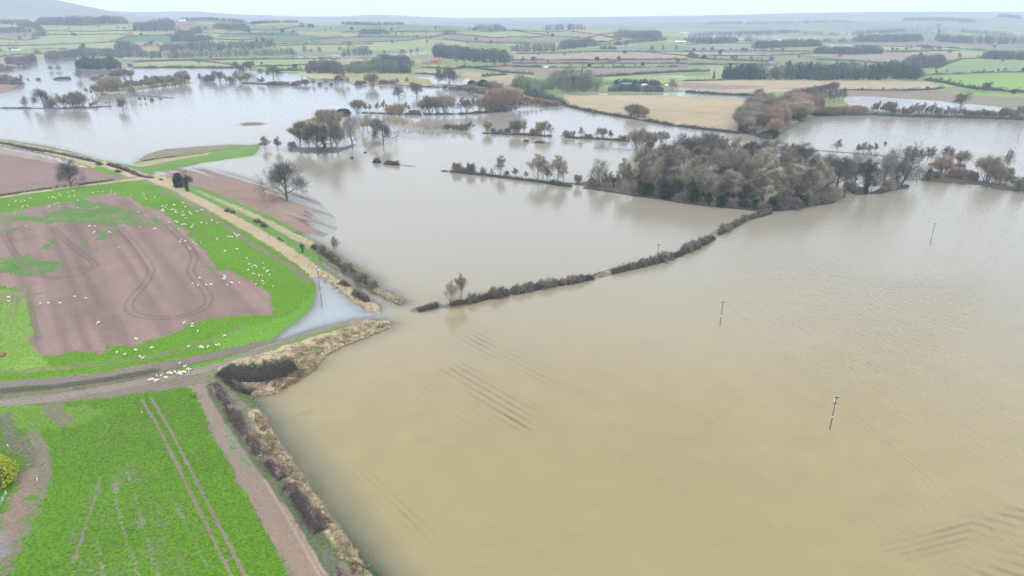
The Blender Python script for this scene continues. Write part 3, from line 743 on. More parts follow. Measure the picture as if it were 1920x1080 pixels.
SOIL *= .70
VEGC *= np.where(GY > 500, .53, np.where(inside(PU, PV, KALE), .40, .48))[:, None]
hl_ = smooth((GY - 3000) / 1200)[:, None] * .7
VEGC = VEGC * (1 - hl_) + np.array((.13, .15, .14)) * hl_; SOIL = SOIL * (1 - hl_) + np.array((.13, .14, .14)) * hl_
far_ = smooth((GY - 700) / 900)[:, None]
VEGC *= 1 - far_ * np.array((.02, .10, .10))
def ground_material():
    m, nt = new_mat('ground'); L = nt.links.new
    out = N(nt, "ShaderNodeOutputMaterial"); b = N(nt, "ShaderNodeBsdfPrincipled")
    b.inputs['Roughness'].default_value = .95; b.inputs['Specular IOR Level'].default_value = .15
    a1 = N(nt, "ShaderNodeAttribute", attribute_name='soil'); a2 = N(nt, "ShaderNodeAttribute", attribute_name='plant'); a3 = N(nt, "ShaderNodeAttribute", attribute_name='cover')
    geo = N(nt, "ShaderNodeNewGeometry")
    n1 = N(nt, "ShaderNodeTexNoise"); n1.inputs['Scale'].default_value = 1.35; n1.inputs['Detail'].default_value = 4; n1.inputs['Roughness'].default_value = .65
    n2 = N(nt, "ShaderNodeTexNoise"); n2.inputs['Scale'].default_value = 1.9; n2.inputs['Detail'].default_value = 5; n2.inputs['Roughness'].default_value = .7
    L(geo.outputs['Position'], n1.inputs['Vector']); L(geo.outputs['Position'], n2.inputs['Vector'])
    # cover + noise -> leaf or soil
    s = N(nt, "ShaderNodeMath", operation='SUBTRACT'); s.inputs[1].default_value = .5
    L(n1.outputs['Fac'], s.inputs[0])
    s2 = N(nt, "ShaderNodeMath", operation='MULTIPLY_ADD'); s2.inputs[1].default_value = 1.9
    L(s.outputs[0], s2.inputs[0]); L(a3.outputs['Fac'], s2.inputs[2])
    mr = N(nt, "ShaderNodeMapRange"); mr.inputs['From Min'].default_value = .30; mr.inputs['From Max'].default_value = .70
    L(s2.outputs[0], mr.inputs['Value'])
    v1 = N(nt, "ShaderNodeMapRange"); v1.inputs['From Min'].default_value = .3; v1.inputs['From Max'].default_value = .7
    v1.inputs['To Min'].default_value = .45; v1.inputs['To Max'].default_value = 1.55
    L(n2.outputs['Fac'], v1.inputs['Value'])
    v2 = N(nt, "ShaderNodeMapRange"); v2.inputs['From Min'].default_value = .3; v2.inputs['From Max'].default_value = .7
    v2.inputs['To Min'].default_value = .78; v2.inputs['To Max'].default_value = 1.22
    L(n2.outputs['Fac'], v2.inputs['Value'])
    sc1 = N(nt, "ShaderNodeVectorMath", operation='SCALE'); L(a1.outputs['Color'], sc1.inputs[0]); L(v2.outputs[0], sc1.inputs['Scale'])
    sc2 = N(nt, "ShaderNodeVectorMath", operation='SCALE'); L(a2.outputs['Color'], sc2.inputs[0]); L(v1.outputs[0], sc2.inputs['Scale'])
    mx = N(nt, "ShaderNodeMix", data_type='RGBA'); L(mr.outputs[0], mx.inputs[0]); L(sc1.outputs[0], mx.inputs[6]); L(sc2.outputs[0], mx.inputs[7])
    # pale stones and stubble flecks on bare soil
    vo = N(nt, "ShaderNodeTexVoronoi"); vo.inputs['Scale'].default_value = .9; L(geo.outputs['Position'], vo.inputs['Vector'])
    lt = N(nt, "ShaderNodeMath", operation='LESS_THAN'); lt.inputs[1].default_value = .085; L(vo.outputs['Distance'], lt.inputs[0])
    iv = N(nt, "ShaderNodeMath", operation='MULTIPLY'); om = N(nt, "ShaderNodeMath", operation='SUBTRACT'); om.inputs[0].default_value = 1
    L(mr.outputs[0], om.inputs[1]); L(lt.outputs[0], iv.inputs[0]); L(om.outputs[0], iv.inputs[1])
    i2 = N(nt, "ShaderNodeMath", operation='MULTIPLY'); i2.inputs[1].default_value = .45; L(iv.outputs[0], i2.inputs[0])
    m2 = N(nt, "ShaderNodeMix", data_type='RGBA'); m2.inputs[7].default_value = (.5, .42, .33, 1)
    L(i2.outputs[0], m2.inputs[0]); L(mx.outputs[2], m2.inputs[6])
    L(m2.outputs[2], b.inputs['Base Color'])
    bp = N(nt, "ShaderNodeBump"); bp.inputs['Strength'].default_value = .6; bp.inputs['Distance'].default_value = .25
    L(n1.outputs['Fac'], bp.inputs['Height']); L(bp.outputs[0], b.inputs['Normal'])
    L(b.outputs[0], out.inputs['Surface'])
    return m

def grid_object(name, faces, Z, mat, cols):
    used = np.unique(faces); mp = np.full(nV, -1, dtype=np.int64); mp[used] = np.arange(len(used))
    V = np.stack([GX[used], GY[used], Z[used]], 1)
    me = np_mesh(name, V, mp[faces], mat, k=4)
    for an, arr in cols.items():
        if arr.ndim == 2:
            at = me.attributes.new(an, 'FLOAT_COLOR', 'POINT')
            at.data.foreach_set('color', np.concatenate([arr[used], np.ones((len(used), 1))], 1).astype(np.float32).ravel())
        else:
            at = me.attributes.new(an, 'FLOAT', 'POINT'); at.data.foreach_set('value', arr[used].astype(np.float32))
    me.polygons.foreach_set('use_smooth', np.ones(len(faces), dtype=bool))
    return place(name, me)
gmat = ground_material()
fy = GY[GF[:, 0]]
attrs = {'soil': SOIL, 'plant': VEGC, 'cover': VEG}
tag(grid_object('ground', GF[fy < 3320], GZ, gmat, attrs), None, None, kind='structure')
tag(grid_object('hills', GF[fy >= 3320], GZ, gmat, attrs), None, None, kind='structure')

# ------------------------------------------------------------ the flood water
SILT_SHEEN = np.tile(np.array((.340, .268, .122)), (nV, 1))
SILT_SHEEN *= (1 + .12 * (fbm(GX / 5, GY / 5, 113, 3) - .5) * (GY < 260))[:, None]
SILT_SHEEN *= (1 + .07 * (fbm(GX / 38, GY / 38, 111, 3) - .5))[:, None]
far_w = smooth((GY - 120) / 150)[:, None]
SILT_SHEEN = SILT_SHEEN * (1 - far_w) + np.array((.325, .29, .215)) * far_w  # greyer with distance: reflected sky painted into the water colour
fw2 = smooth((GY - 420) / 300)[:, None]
SILT_SHEEN = SILT_SHEEN * (1 - fw2) + np.array((.36, .345, .30)) * fw2  # far water whitened further, more sky reflection put into its colour
WIND = .18 + .8 * smooth((GX - 0) / 120) * (1 - .8 * smooth((GY - 170) / 150)) * np.clip(.4 + 1.2 * fbm(GX / 45, GY / 30, 121, 2), 0, 1)
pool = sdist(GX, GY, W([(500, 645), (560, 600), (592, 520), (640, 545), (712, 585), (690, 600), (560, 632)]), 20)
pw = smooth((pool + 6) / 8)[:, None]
SILT_SHEEN = SILT_SHEEN * (1 - pw) + np.array((.36, .38, .37)) * pw
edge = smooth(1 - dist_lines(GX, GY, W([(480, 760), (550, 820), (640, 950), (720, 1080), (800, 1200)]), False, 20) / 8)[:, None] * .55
SILT_SHEEN = SILT_SHEEN * (1 - edge) + np.array((.15, .17, .115)) * edge
SILT_SHEEN *= .60
def water_material():
    m, nt = new_mat('water'); L = nt.links.new
    out = N(nt, "ShaderNodeOutputMaterial")
    at = N(nt, "ShaderNodeAttribute", attribute_name='silt_sheen'); dp = N(nt, "ShaderNodeAttribute", attribute_name='depth')
    geo = N(nt, "ShaderNodeNewGeometry")
    mp = N(nt, "ShaderNodeMapping"); mp.inputs['Rotation'].default_value = (0, 0, math.radians(35)); mp.inputs['Scale'].default_value = (1.25, .42, 1)
    L(geo.outputs['Position'], mp.inputs['Vector'])
    n1 = N(nt, "ShaderNodeTexNoise"); n1.inputs['Scale'].default_value = .8; n1.inputs['Detail'].default_value = 5; n1.inputs['Roughness'].default_value = .55
    n1.inputs['Distortion'].default_value = .3
    L(mp.outputs[0], n1.inputs['Vector'])
    n3 = N(nt, "ShaderNodeTexNoise"); n3.inputs['Scale'].default_value = .012; n3.inputs['Detail'].default_value = 3
    L(geo.outputs['Position'], n3.inputs['Vector'])
    wind = N(nt, "ShaderNodeMapRange"); wind.inputs['From Min'].default_value = .38; wind.inputs['From Max'].default_value = .62
    wind.inputs['To Min'].default_value = .08; wind.inputs['To Max'].default_value = .34
    L(n3.outputs['Fac'], wind.inputs['Value'])
    bp = N(nt, "ShaderNodeBump"); bp.inputs['Distance'].default_value = .55
    wa = N(nt, "ShaderNodeAttribute", attribute_name='wind')
    L(wa.outputs['Fac'], bp.inputs['Strength']); L(n1.outputs['Fac'], bp.inputs['Height'])
    fr = N(nt, "ShaderNodeFresnel"); fr.inputs['IOR'].default_value = 1.33; L(bp.outputs[0], fr.inputs['Normal'])
    gl = N(nt, "ShaderNodeBsdfGlossy"); gl.inputs['Roughness'].default_value = .06; L(bp.outputs[0], gl.inputs['Normal'])
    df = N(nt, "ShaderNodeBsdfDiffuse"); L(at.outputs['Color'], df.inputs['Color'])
    tr = N(nt, "ShaderNodeBsdfTransparent"); tr.inputs['Color'].default_value = (.80, .82, .72, 1)
    k = N(nt, "ShaderNodeMath", operation='MULTIPLY'); k.inputs[1].default_value = -8.5; L(dp.outputs['Fac'], k.inputs[0])
    ex = N(nt, "ShaderNodeMath", operation='EXPONENT'); L(k.outputs[0], ex.inputs[0])
    m1 = N(nt, "ShaderNodeMixShader"); L(ex.outputs[0], m1.inputs['Fac']); L(df.outputs[0], m1.inputs[1]); L(tr.outputs[0], m1.inputs[2])
    m2 = N(nt, "ShaderNodeMixShader"); L(fr.outputs[0], m2.inputs['Fac']); L(m1.outputs[0], m2.inputs[1]); L(gl.outputs[0], m2.inputs[2])
    L(m2.outputs[0], out.inputs['Surface'])
    return m
lowest = np.min(GZ[GF], axis=1)
wf = GF[(lowest < .02) & (np.max(GH[GF], axis=1) < .5)]
tag(grid_object('flood_water', wf, np.zeros(nV), water_material(), {'silt_sheen': SILT_SHEEN, 'depth': np.maximum(WDEPTH, 0.0), 'wind': WIND}), None, None, kind='structure')
# ------------------------------------------------------------ growing things
def twig_tris(P, D, Ln, Wd, rng):
    """slender triangles from points P along directions D"""
    n = len(P)
    D = D / np.linalg.norm(D, axis=1)[:, None]
    S = np.cross(D, rng.normal(size=(n, 3))); S /= np.linalg.norm(S, axis=1)[:, None] + 1e-9
    w = (Wd * .5)[:, None] * S
    V = np.empty((n, 3, 3)); V[:, 0] = P - w; V[:, 1] = P + w; V[:, 2] = P + D * Ln[:, None]
    return V.reshape(-1, 3)

def bare_tree(seed, height=18, fork=.22, spread=1.0, up=.25, levels=5, kids=(4, 4, 4, 4), trunk_r=.45, stems=1, twigs=9, twig_len=1.0, twig_w=.07, ratio=1.0, t0=.22, tsp=.6, tup=.1, tl0=.45, s0=None,
              ang=(35, 60), shrink=.68, wiggle=.18, crown_shape='round', ivy=0.0):
    """grows trunk and limbs as tapering tubes and the crown as branches with many fine twigs; returns two point/face sets"""
    R = random.Random(seed); rng = np.random.default_rng(seed)
    wood = MB(); fine = MB(); tips = []
    def branch(p, d, L, r, lev):
        n = 3 if lev < 3 else 2
        pts = [p]; q = Vector(p); dd = Vector(d)
        for i in range(n):
            wg = wiggle * (.3 if lev == 0 else 1)
            dd = (dd + Vector((R.gauss(0, wg), R.gauss(0, wg), R.gauss(0, wg) + up * .12 * lev))).normalized()
            q = q + dd * (L / n); pts.append(q.copy())
        rr = [r * (1 - .62 * i / n) for i in range(n + 1)]
        tgt = wood if lev <= 2 else fine
        for i in range(n):
            tgt.tube(pts[i], pts[i + 1], rr[i], rr[i + 1], 6 if lev == 0 else (4 if lev < 3 else 3), cap=False)
        if lev >= levels - 1:
            tips.append((pts[-1], dd.copy(), L)); tips.append((pts[1], dd.copy(), L))
            return
        k = kids[min(lev, len(kids) - 1)]
        for j in range(k):
            t = (fork * 0 + .45 + .55 * (j + R.random() * .6) / k) if lev > 0 else (t0 + (1 - t0) * (j + .5) / k)
            t = min(t, 1.0); idx = min(int(t * n), n - 1); f = t * n - idx
            bp = pts[idx].lerp(pts[idx + 1], min(f, 1))
            a = math.radians(R.uniform(*ang)) * spread * (1.15 - .45 * t if lev == 0 else 1)
            az = R.uniform(0, 2 * math.pi) if lev else (2 * math.pi * (j * .382 + R.random() * .15))
            s = dd.orthogonal().normalized(); s.rotate(__import__('mathutils').Quaternion(dd, az))
            nd = (dd * math.cos(a) + s * math.sin(a)).normalized()
            nd = (nd + Vector((0, 0, up))).normalized()
            branch(bp, nd, (L * shrink * R.uniform(.8, 1.15) if lev else L * (s0 or shrink * .85) * (1.25 - .75 * t) * R.uniform(.8, 1.2)), max(r * (1 - .55 * t) * .6, .02), lev + 1)
        if True:
            branch(pts[-1], dd, L * shrink * .9 if lev else L * (s0 or shrink * .8) * .8, rr[-1] * .9, lev + 1)
    for s in range(stems):
        a = 2 * math.pi * s / stems + R.random()
        lean = .05 if stems == 1 else R.uniform(.15, .55)
        d = Vector((math.cos(a) * lean, math.sin(a) * lean, 1)).normalized()
        branch(Vector((math.cos(a) * .3, math.sin(a) * .3, -1.2)) if stems > 1 else Vector((0, 0, -1.2)), d, height * (fork + tl0), trunk_r * .72, 0)
    P = []; D = []; Ls = []
    for p, d, L in tips:
        for _ in range(twigs):
            P.append(tuple(p)); D.append((d.x + R.gauss(0, tsp), d.y + R.gauss(0, tsp), d.z + R.gauss(tup, tsp))); Ls.append(twig_len * R.uniform(.5, 1.3))
    P = np.array(P); D = np.array(D); Ls = np.array(Ls)
    V = twig_tris(P, D, Ls, np.full(len(P), twig_w), rng)
    # side twiglets
    dn = D / np.linalg.norm(D, axis=1)[:, None]
    P2 = np.concatenate([P + dn * (Ls * .35)[:, None], P + dn * (Ls * .65)[:, None]])
    D2 = np.concatenate([dn, dn]) + rng.normal(0, tsp * .9, (2 * len(P), 3))
    V2 = twig_tris(P2, D2, np.concatenate([Ls, Ls]) * .6, np.full(len(P2), twig_w * .8), rng)
    V = np.concatenate([V, V2])
    # scale so that the twigs end at the asked height
    top = np.percentile(V[:, 2], 99.7); k = height / top
    rq = np.percentile(np.hypot(V[:, 0], V[:, 1]), 96)
    cx, cy = np.median(V[:, 0]), np.median(V[:, 1])
    kx = ratio * height / (2 * rq)
    for arr in (wood.v, fine.v):
        arr[:] = [(p[0] * kx / k - cx * max(0, p[2] / top) * .7 * kx / k, p[1] * kx / k - cy * max(0, p[2] / top) * .7 * kx / k, p[2]) for p in arr]
    hz_ = np.maximum(0, V[:, 2] / top)
    V = np.stack([(V[:, 0] - cx * hz_ * .7) * kx / k, (V[:, 1] - cy * hz_ * .7) * kx / k, V[:, 2]], 1)
    WV = np.array(wood.v) * k; FV = np.array(fine.v) * k if fine.v else np.zeros((0, 3)); V = V * k
    return dict(wood=(WV, wood.f), fine=(FV, fine.f), twigs=V, h=height)

def mesh_mixed(name, parts, mats):
    """parts: list of (verts, faces, material index); faces may be mixed tri/quad lists or 'tris'"""
    Vs = []; Fs = []; ms = []; o = 0; loops = []
    starts = []; tot = []; cur = 0
    for V, F, mi in parts:
        V = np.asarray(V)
        if len(V) == 0: continue
        if isinstance(F, str):
            F = np.arange(len(V)).reshape(-1, 3)
        else:
            F = np.array(F)
        k = F.shape[1]
        loops.append((F + o).ravel()); m = len(F)
        starts.append(cur + np.arange(m) * k); tot.append(np.full(m, k)); cur += m * k
        ms.append(np.full(m, mi)); Vs.append(V); o += len(V)
    V = np.concatenate(Vs).astype(np.float32); lp = np.concatenate(loops).astype(np.int32)
    st = np.concatenate(starts).astype(np.int32); tt = np.concatenate(tot).astype(np.int32); mm = np.concatenate(ms).astype(np.int32)
    me = bpy.data.meshes.new(name)
    me.vertices.add(len(V)); me.vertices.foreach_set('co', V.ravel())
    me.loops.add(len(lp)); me.loops.foreach_set('vertex_index', lp)
    me.polygons.add(len(st)); me.polygons.foreach_set('loop_start', st); me.polygons.foreach_set('loop_total', tt)
    for m in mats: me.materials.append(m)
    me.polygons.foreach_set('material_index', mm)
    me.update(calc_edges=True)
    return me

def leaf_cloud(rng, centre, rad, n, size):
    """small leaf-sized faces spread through a lumpy volume"""
    d = rng.normal(size=(n, 3)); d /= np.linalg.norm(d, axis=1)[:, None]
    r = rng.random(n) ** .45
    P = np.array(centre) + d * r[:, None] * np.array(rad)
    a = rng.normal(size=(n, 3)); b = rng.normal(size=(n, 3)); s = size * rng.uniform(.6, 1.4, n)[:, None]
    a = a / np.linalg.norm(a, axis=1)[:, None] * s; b = b / np.linalg.norm(b, axis=1)[:, None] * s
    V = np.empty((n, 3, 3)); V[:, 0] = P - a * .5; V[:, 1] = P + a * .5; V[:, 2] = P + b
    return V.reshape(-1, 3)

PROTO = {}
def make_proto(key, bark, twig, ivy=0, **kw):
    T = bare_tree(**kw); h = T['h']
    tp = [(T['wood'][0], T['wood'][1], 0)]
    cp = [(T['fine'][0], T['fine'][1], 0), (T['twigs'], 'tris', 1)]
    trunk = mesh_mixed('trunk', tp, [MAT[bark]])
    crown = mesh_mixed('crown', cp, [MAT[bark], MAT[twig]])
    ivy_me = None
    if ivy:
        rng = np.random.default_rng(kw['seed'] + 5)
        V = [leaf_cloud(rng, (rng.normal(0, .25), rng.normal(0, .25), z), (.9 + .8 * rng.random(), .9 + .8 * rng.random(), 1.2), int(170 * ivy), .38) for z in np.linspace(.6, h * .62, 9)]
        V = np.concatenate(V)
        ivy_me = mesh_mixed('ivy', [(V, 'tris', 0)], [MAT['ivy']])
    allp = tp + [(a, b, c) for a, b, c in cp]
    whole = mesh_mixed(key, allp + ([(V, 'tris', 2)] if ivy else []), [MAT[bark], MAT[twig]] + ([MAT['ivy']] if ivy else []))
    r = np.percentile(np.hypot(T['twigs'][:, 0], T['twigs'][:, 1]), 97)
    PROTO[key] = (trunk, crown, ivy_me, whole, h, r)
make_proto('oak', 'bark', 'twig_dark', seed=3, height=19, ratio=1.08, fork=.12, tl0=.25, t0=.35, up=.12, levels=5, kids=(8, 4, 4, 3), trunk_r=.55, twigs=3, twig_len=1.2, twig_w=.034, ang=(38, 70), shrink=.72)
make_proto('oak_open', 'bark', 'twig_grey', seed=14, height=16, ratio=1.0, fork=.14, tl0=.25, t0=.3, up=.1, levels=5, kids=(7, 4, 3, 3), trunk_r=.45, twigs=3, twig_len=1.1, twig_w=.034, ang=(40, 72), shrink=.74, wiggle=.24)
make_proto('ash', 'bark', 'twig_grey', tl0=0.5, s0=0.42, tsp=0.42, tup=0.2, wiggle=0.12, seed=21, height=17, ratio=.66, fork=.2, t0=0.15, up=.3, levels=5, kids=(11, 4, 3, 3), trunk_r=.33, twigs=3, twig_len=1.3, twig_w=.034, ang=(32, 55), shrink=.62)
make_proto('ash_pale', 'bark_pale', 'twig_pale', tl0=0.5, s0=0.4, tsp=0.35, tup=0.3, wiggle=0.1, seed=24, height=16, ratio=.62, fork=.2, t0=0.15, up=0.55, levels=5, kids=(11, 4, 3, 2), trunk_r=.28, twigs=3, twig_len=1.5, twig_w=.034, ang=(24, 44), shrink=.62)
make_proto('wood_tree', 'bark_pale', 'twig_olive', tl0=0.55, s0=0.42, tsp=0.28, tup=0.5, wiggle=0.08, seed=31, height=17, ratio=0.5, fork=.2, t0=0.12, up=0.75, levels=5, kids=(15, 4, 3, 2), trunk_r=.26, twigs=3, twig_len=2.0, twig_w=0.05, ang=(20, 38), shrink=.58)
make_proto('wood_tree_brown', 'bark_pale', 'twig_willow', tl0=0.55, s0=0.44, tsp=0.28, tup=0.5, wiggle=0.08, seed=37, height=15, ratio=0.5, fork=.2, t0=0.1, up=0.75, levels=5, kids=(15, 4, 3, 2), trunk_r=.24, twigs=3, twig_len=2.0, twig_w=0.05, ang=(20, 38), shrink=.6)
make_proto('willow', 'bark', 'twig_willow', tsp=0.32, tup=0.35, wiggle=0.09, seed=41, height=12, ratio=.95, fork=.1, tl0=.3, t0=0.12, up=.3, levels=4, kids=(5, 4, 3), trunk_r=.24, stems=5, twigs=4, twig_len=1.6, twig_w=.045, ang=(18, 42), shrink=.72)
make_proto('osier', 'bark', 'twig_brown', tsp=0.35, tup=0.3, wiggle=0.1, seed=47, height=9, ratio=1.1, fork=.1, tl0=.3, t0=0.08, up=.3, levels=4, kids=(5, 4, 3), trunk_r=.14, stems=7, twigs=4, twig_len=1.2, twig_w=.045, ang=(25, 55), shrink=.75)
make_proto('ivy_tree', 'bark', 'twig_dark', ivy=1.6, tl0=0.4, s0=0.45, seed=51, height=15, ratio=.68, fork=.2, t0=0.3, up=.25, levels=5, kids=(10, 4, 3, 2), trunk_r=.32, twigs=3, twig_len=1.1, twig_w=.034, ang=(30, 58), shrink=.62)
make_proto('sapling', 'bark', 'twig_grey', tl0=0.5, s0=0.42, tsp=0.35, tup=0.3, wiggle=0.1, seed=61, height=8, ratio=.62, fork=.2, t0=0.12, up=.35, levels=4, kids=(11, 4, 3), trunk_r=.12, twigs=4, twig_len=.8, twig_w=.045, ang=(28, 52), shrink=.6)
make_proto('thorn', 'bark', 'twig_grey', seed=71, height=5, ratio=1.15, fork=.1, tl0=.35, t0=.1, up=.15, levels=4, kids=(5, 4, 3), trunk_r=.1, stems=4, twigs=4, twig_len=.55, twig_w=.045, ang=(30, 70), shrink=.75)
make_proto('lean_oak', 'bark', 'twig_dark', seed=83, height=17, ratio=1.15, fork=.05, tl0=.3, t0=.2, up=.08, levels=5, kids=(6, 4, 3, 3), trunk_r=.6, stems=2, twigs=3, twig_len=1.1, twig_w=.034, ang=(42, 78), shrink=.74, wiggle=.28)

def conifer_mesh(h, r, n, seed, mat, shape='cone'):
    rng = np.random.default_rng(seed); V = []
    z = rng.random(n) ** (1.3 if shape == 'cone' else .9) * h
    env = (1 - z / h) if shape == 'cone' else np.sqrt(np.clip(1 - ((z / h - .42) / .6) ** 2, 0, 1))
    a = rng.random(n) * 2 * np.pi
    lump = 1 + .3 * (vnoise(a * 2.2, z / h * 6, seed) - .5) * 2
    rr = r * env * lump * rng.random(n) ** (.3 if shape == 'cone' else .5)
    P = np.stack([rr * np.cos(a), rr * np.sin(a), z], 1)
    D = np.stack([np.cos(a), np.sin(a), rng.normal(.3, .5, n)], 1)
    s = h * .045
    V = twig_tris(P, D, rng.uniform(.7, 1.5, n) * s * 1.6, np.full(n, s), rng)
    t = MB(); t.tube((0, 0, -1), (0, 0, h * .6), r * .06, r * .02, 6)
    return mesh_mixed('conifer', [(np.array(t.v), t.f[:6], 0), (V, 'tris', 1)], [MAT['bark'], MAT[mat]]), h, r
PROTO['conifer'] = (None, None, None) + conifer_mesh(12, 3.2, 2600, 5, 'evergreen')
PROTO['holly'] = (None, None, None) + conifer_mesh(8, 3.2, 4600, 9, 'ivy', 'round')
PROTO['round_evergreen'] = (None, None, None) + conifer_mesh(9, 4.4, 4600, 13, 'evergreen', 'round')

KIND = {'oak': 'oak_tree', 'oak_open': 'oak_tree', 'ash': 'bare_tree', 'ash_pale': 'pale_tree', 'wood_tree': 'woodland_tree', 'wood_tree_brown': 'woodland_tree',
        'willow': 'willow_tree', 'osier': 'osier_bush', 'ivy_tree': 'ivy_clad_tree', 'sapling': 'sapling', 'thorn': 'bush', 'lean_oak': 'oak_tree',
        'conifer': 'conifer_tree', 'holly': 'holly_tree', 'round_evergreen': 'evergreen_tree'}
CAT = {'osier': 'bush', 'thorn': 'bush'}
TR = random.Random(77)
def ground_z(x, y): return float(hill(x, y))
def tree_at(x, y, hgt, key, label, group=None, wide=1.0, name=None, whole=None, z=None, lean=0):
    trunk, crown, ivy_me, full, h, r = PROTO[key]
    s = hgt / h * 1.07
    zz = (ground_z(x, y) if z is None else z)
    rz = TR.random() * 6.283
    name = name or KIND[key]
    if whole is None: whole = (trunk is None) or hgt * FPX / max(y, 1) < 22
    if whole or trunk is None:
        o = place(name, full)
    else:
        o = empty(name)
        place('trunk', trunk, o); place('crown', crown, o)
        if ivy_me: place('ivy', ivy_me, o)
    o.location = (x, y, zz); o.rotation_euler = (0, lean, rz); o.scale = (s * wide, s * wide, s)
    tag(o, label, CAT.get(key, 'tree'), group)
    return o
def tree_px(u, v, hpx, key, label, group=None, wide=1.0, **kw):
    x, y, z = hit(u, v)
    hg = metres(y, v - hpx, z)
    return tree_at(x, y, hg, key, label, group, wide * TR.uniform(.94, 1.06), **kw)

# ---- hedges, reeds and thickets: a lumpy twiggy volume along a path
def resample(P, step):
    P = np.asarray(P, dtype=float); seg = np.hypot(*np.diff(P, axis=0).T); L = np.concatenate([[0], np.cumsum(seg)])
    n = max(2, int(L[-1] / step) + 1); t = np.linspace(0, L[-1], n)
    return np.stack([np.interp(t, L, P[:, 0]), np.interp(t, L, P[:, 1])], 1), L[-1]

def hedge_mesh(name, P, w, h, dens, mats, seed=0, tl=.8, tw=.07, tips=.2, core=True, gaps=.0, up=.6, sides=9, step=1.2, hvar=.3):
    rng = np.random.default_rng(seed + 1000)
    Q, L = resample(P, step); n = len(Q)
    T = np.gradient(Q, axis=0); T /= np.hypot(T[:, 0], T[:, 1])[:, None] + 1e-9
    Nn = np.stack([-T[:, 1], T[:, 0]], 1)
    gz = hill(Q[:, 0], Q[:, 1])
    s = np.arange(n) * step
    hh = h * np.maximum(.25, 1 - 2 * hvar + 4 * hvar * fbm(s / 5, s * 0 + seed * 3.7, seed, 3))
    ww = w * np.maximum(.35, 1 - 1.5 * hvar + 3 * hvar * fbm(s / 4, s * 0 + seed * 9.1, seed + 3, 3))
    if gaps: 
        g = vnoise(s / 7, s * 0 + seed, seed + 9) < gaps
        hh = np.where(g, hh * .25, hh)
    hh[0] *= .6; hh[-1] *= .6
    parts = []
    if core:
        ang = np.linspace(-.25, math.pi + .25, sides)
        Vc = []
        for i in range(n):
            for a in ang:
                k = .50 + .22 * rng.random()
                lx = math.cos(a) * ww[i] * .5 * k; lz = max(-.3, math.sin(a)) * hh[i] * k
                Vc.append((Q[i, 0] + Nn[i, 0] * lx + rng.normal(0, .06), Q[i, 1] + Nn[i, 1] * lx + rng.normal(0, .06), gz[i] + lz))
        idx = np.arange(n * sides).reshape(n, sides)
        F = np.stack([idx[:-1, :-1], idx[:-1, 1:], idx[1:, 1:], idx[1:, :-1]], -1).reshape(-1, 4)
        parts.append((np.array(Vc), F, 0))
    m = max(20, int(L * dens))
    t = rng.random(m) * (n - 1); i0 = np.minimum(t.astype(int), n - 2); f = (t - i0)[:, None]
    C = Q[i0] * (1 - f) + Q[i0 + 1] * f; Nr = Nn[i0]; Tt = T[i0]
    a = rng.uniform(-.15, math.pi + .15, m); rr = rng.uniform(.38, 1.0, m) * (.72 + .5 * vnoise(s[i0] / 1.1, a * 1.5, seed + 31))
    W_ = ww[i0]; H_ = hh[i0]
    lx = np.cos(a) * W_ * .5 * rr; lz = np.maximum(np.sin(a), -.05) * H_ * rr * .92
    Pp = np.stack([C[:, 0] + Nr[:, 0] * lx, C[:, 1] + Nr[:, 1] * lx, gz[i0] + lz], 1)
    out = np.stack([Nr[:, 0] * np.cos(a), Nr[:, 1] * np.cos(a), np.abs(np.sin(a)) + up], 1) + rng.normal(0, .4, (m, 3))
    kk = np.clip(np.sqrt(L / max(len(Q), 1)), .6, 1.4)
    V = twig_tris(Pp, out, tl * rng.uniform(.5, 1.3, m), np.full(m, tw), rng)
    # clumped pale tips
    tip = (vnoise(s[i0] / 2.3, a * 1.2, seed + 21) + rng.normal(0, .12, m)) < tips
    Vr = V.reshape(-1, 3, 3)
    if len(mats) > 2 and tip.any():
        parts.append((Vr[~tip].reshape(-1, 3), 'tris', 1)); parts.append((Vr[tip].reshape(-1, 3), 'tris', 2))
    else:
        parts.append((V, 'tris', 1))
    return mesh_mixed(name, parts, mats)

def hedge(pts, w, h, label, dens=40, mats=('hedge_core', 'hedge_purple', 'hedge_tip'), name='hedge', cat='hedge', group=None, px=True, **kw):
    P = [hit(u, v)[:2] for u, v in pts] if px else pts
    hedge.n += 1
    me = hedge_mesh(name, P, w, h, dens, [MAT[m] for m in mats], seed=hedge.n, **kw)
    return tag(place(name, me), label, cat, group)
hedge.n = 0

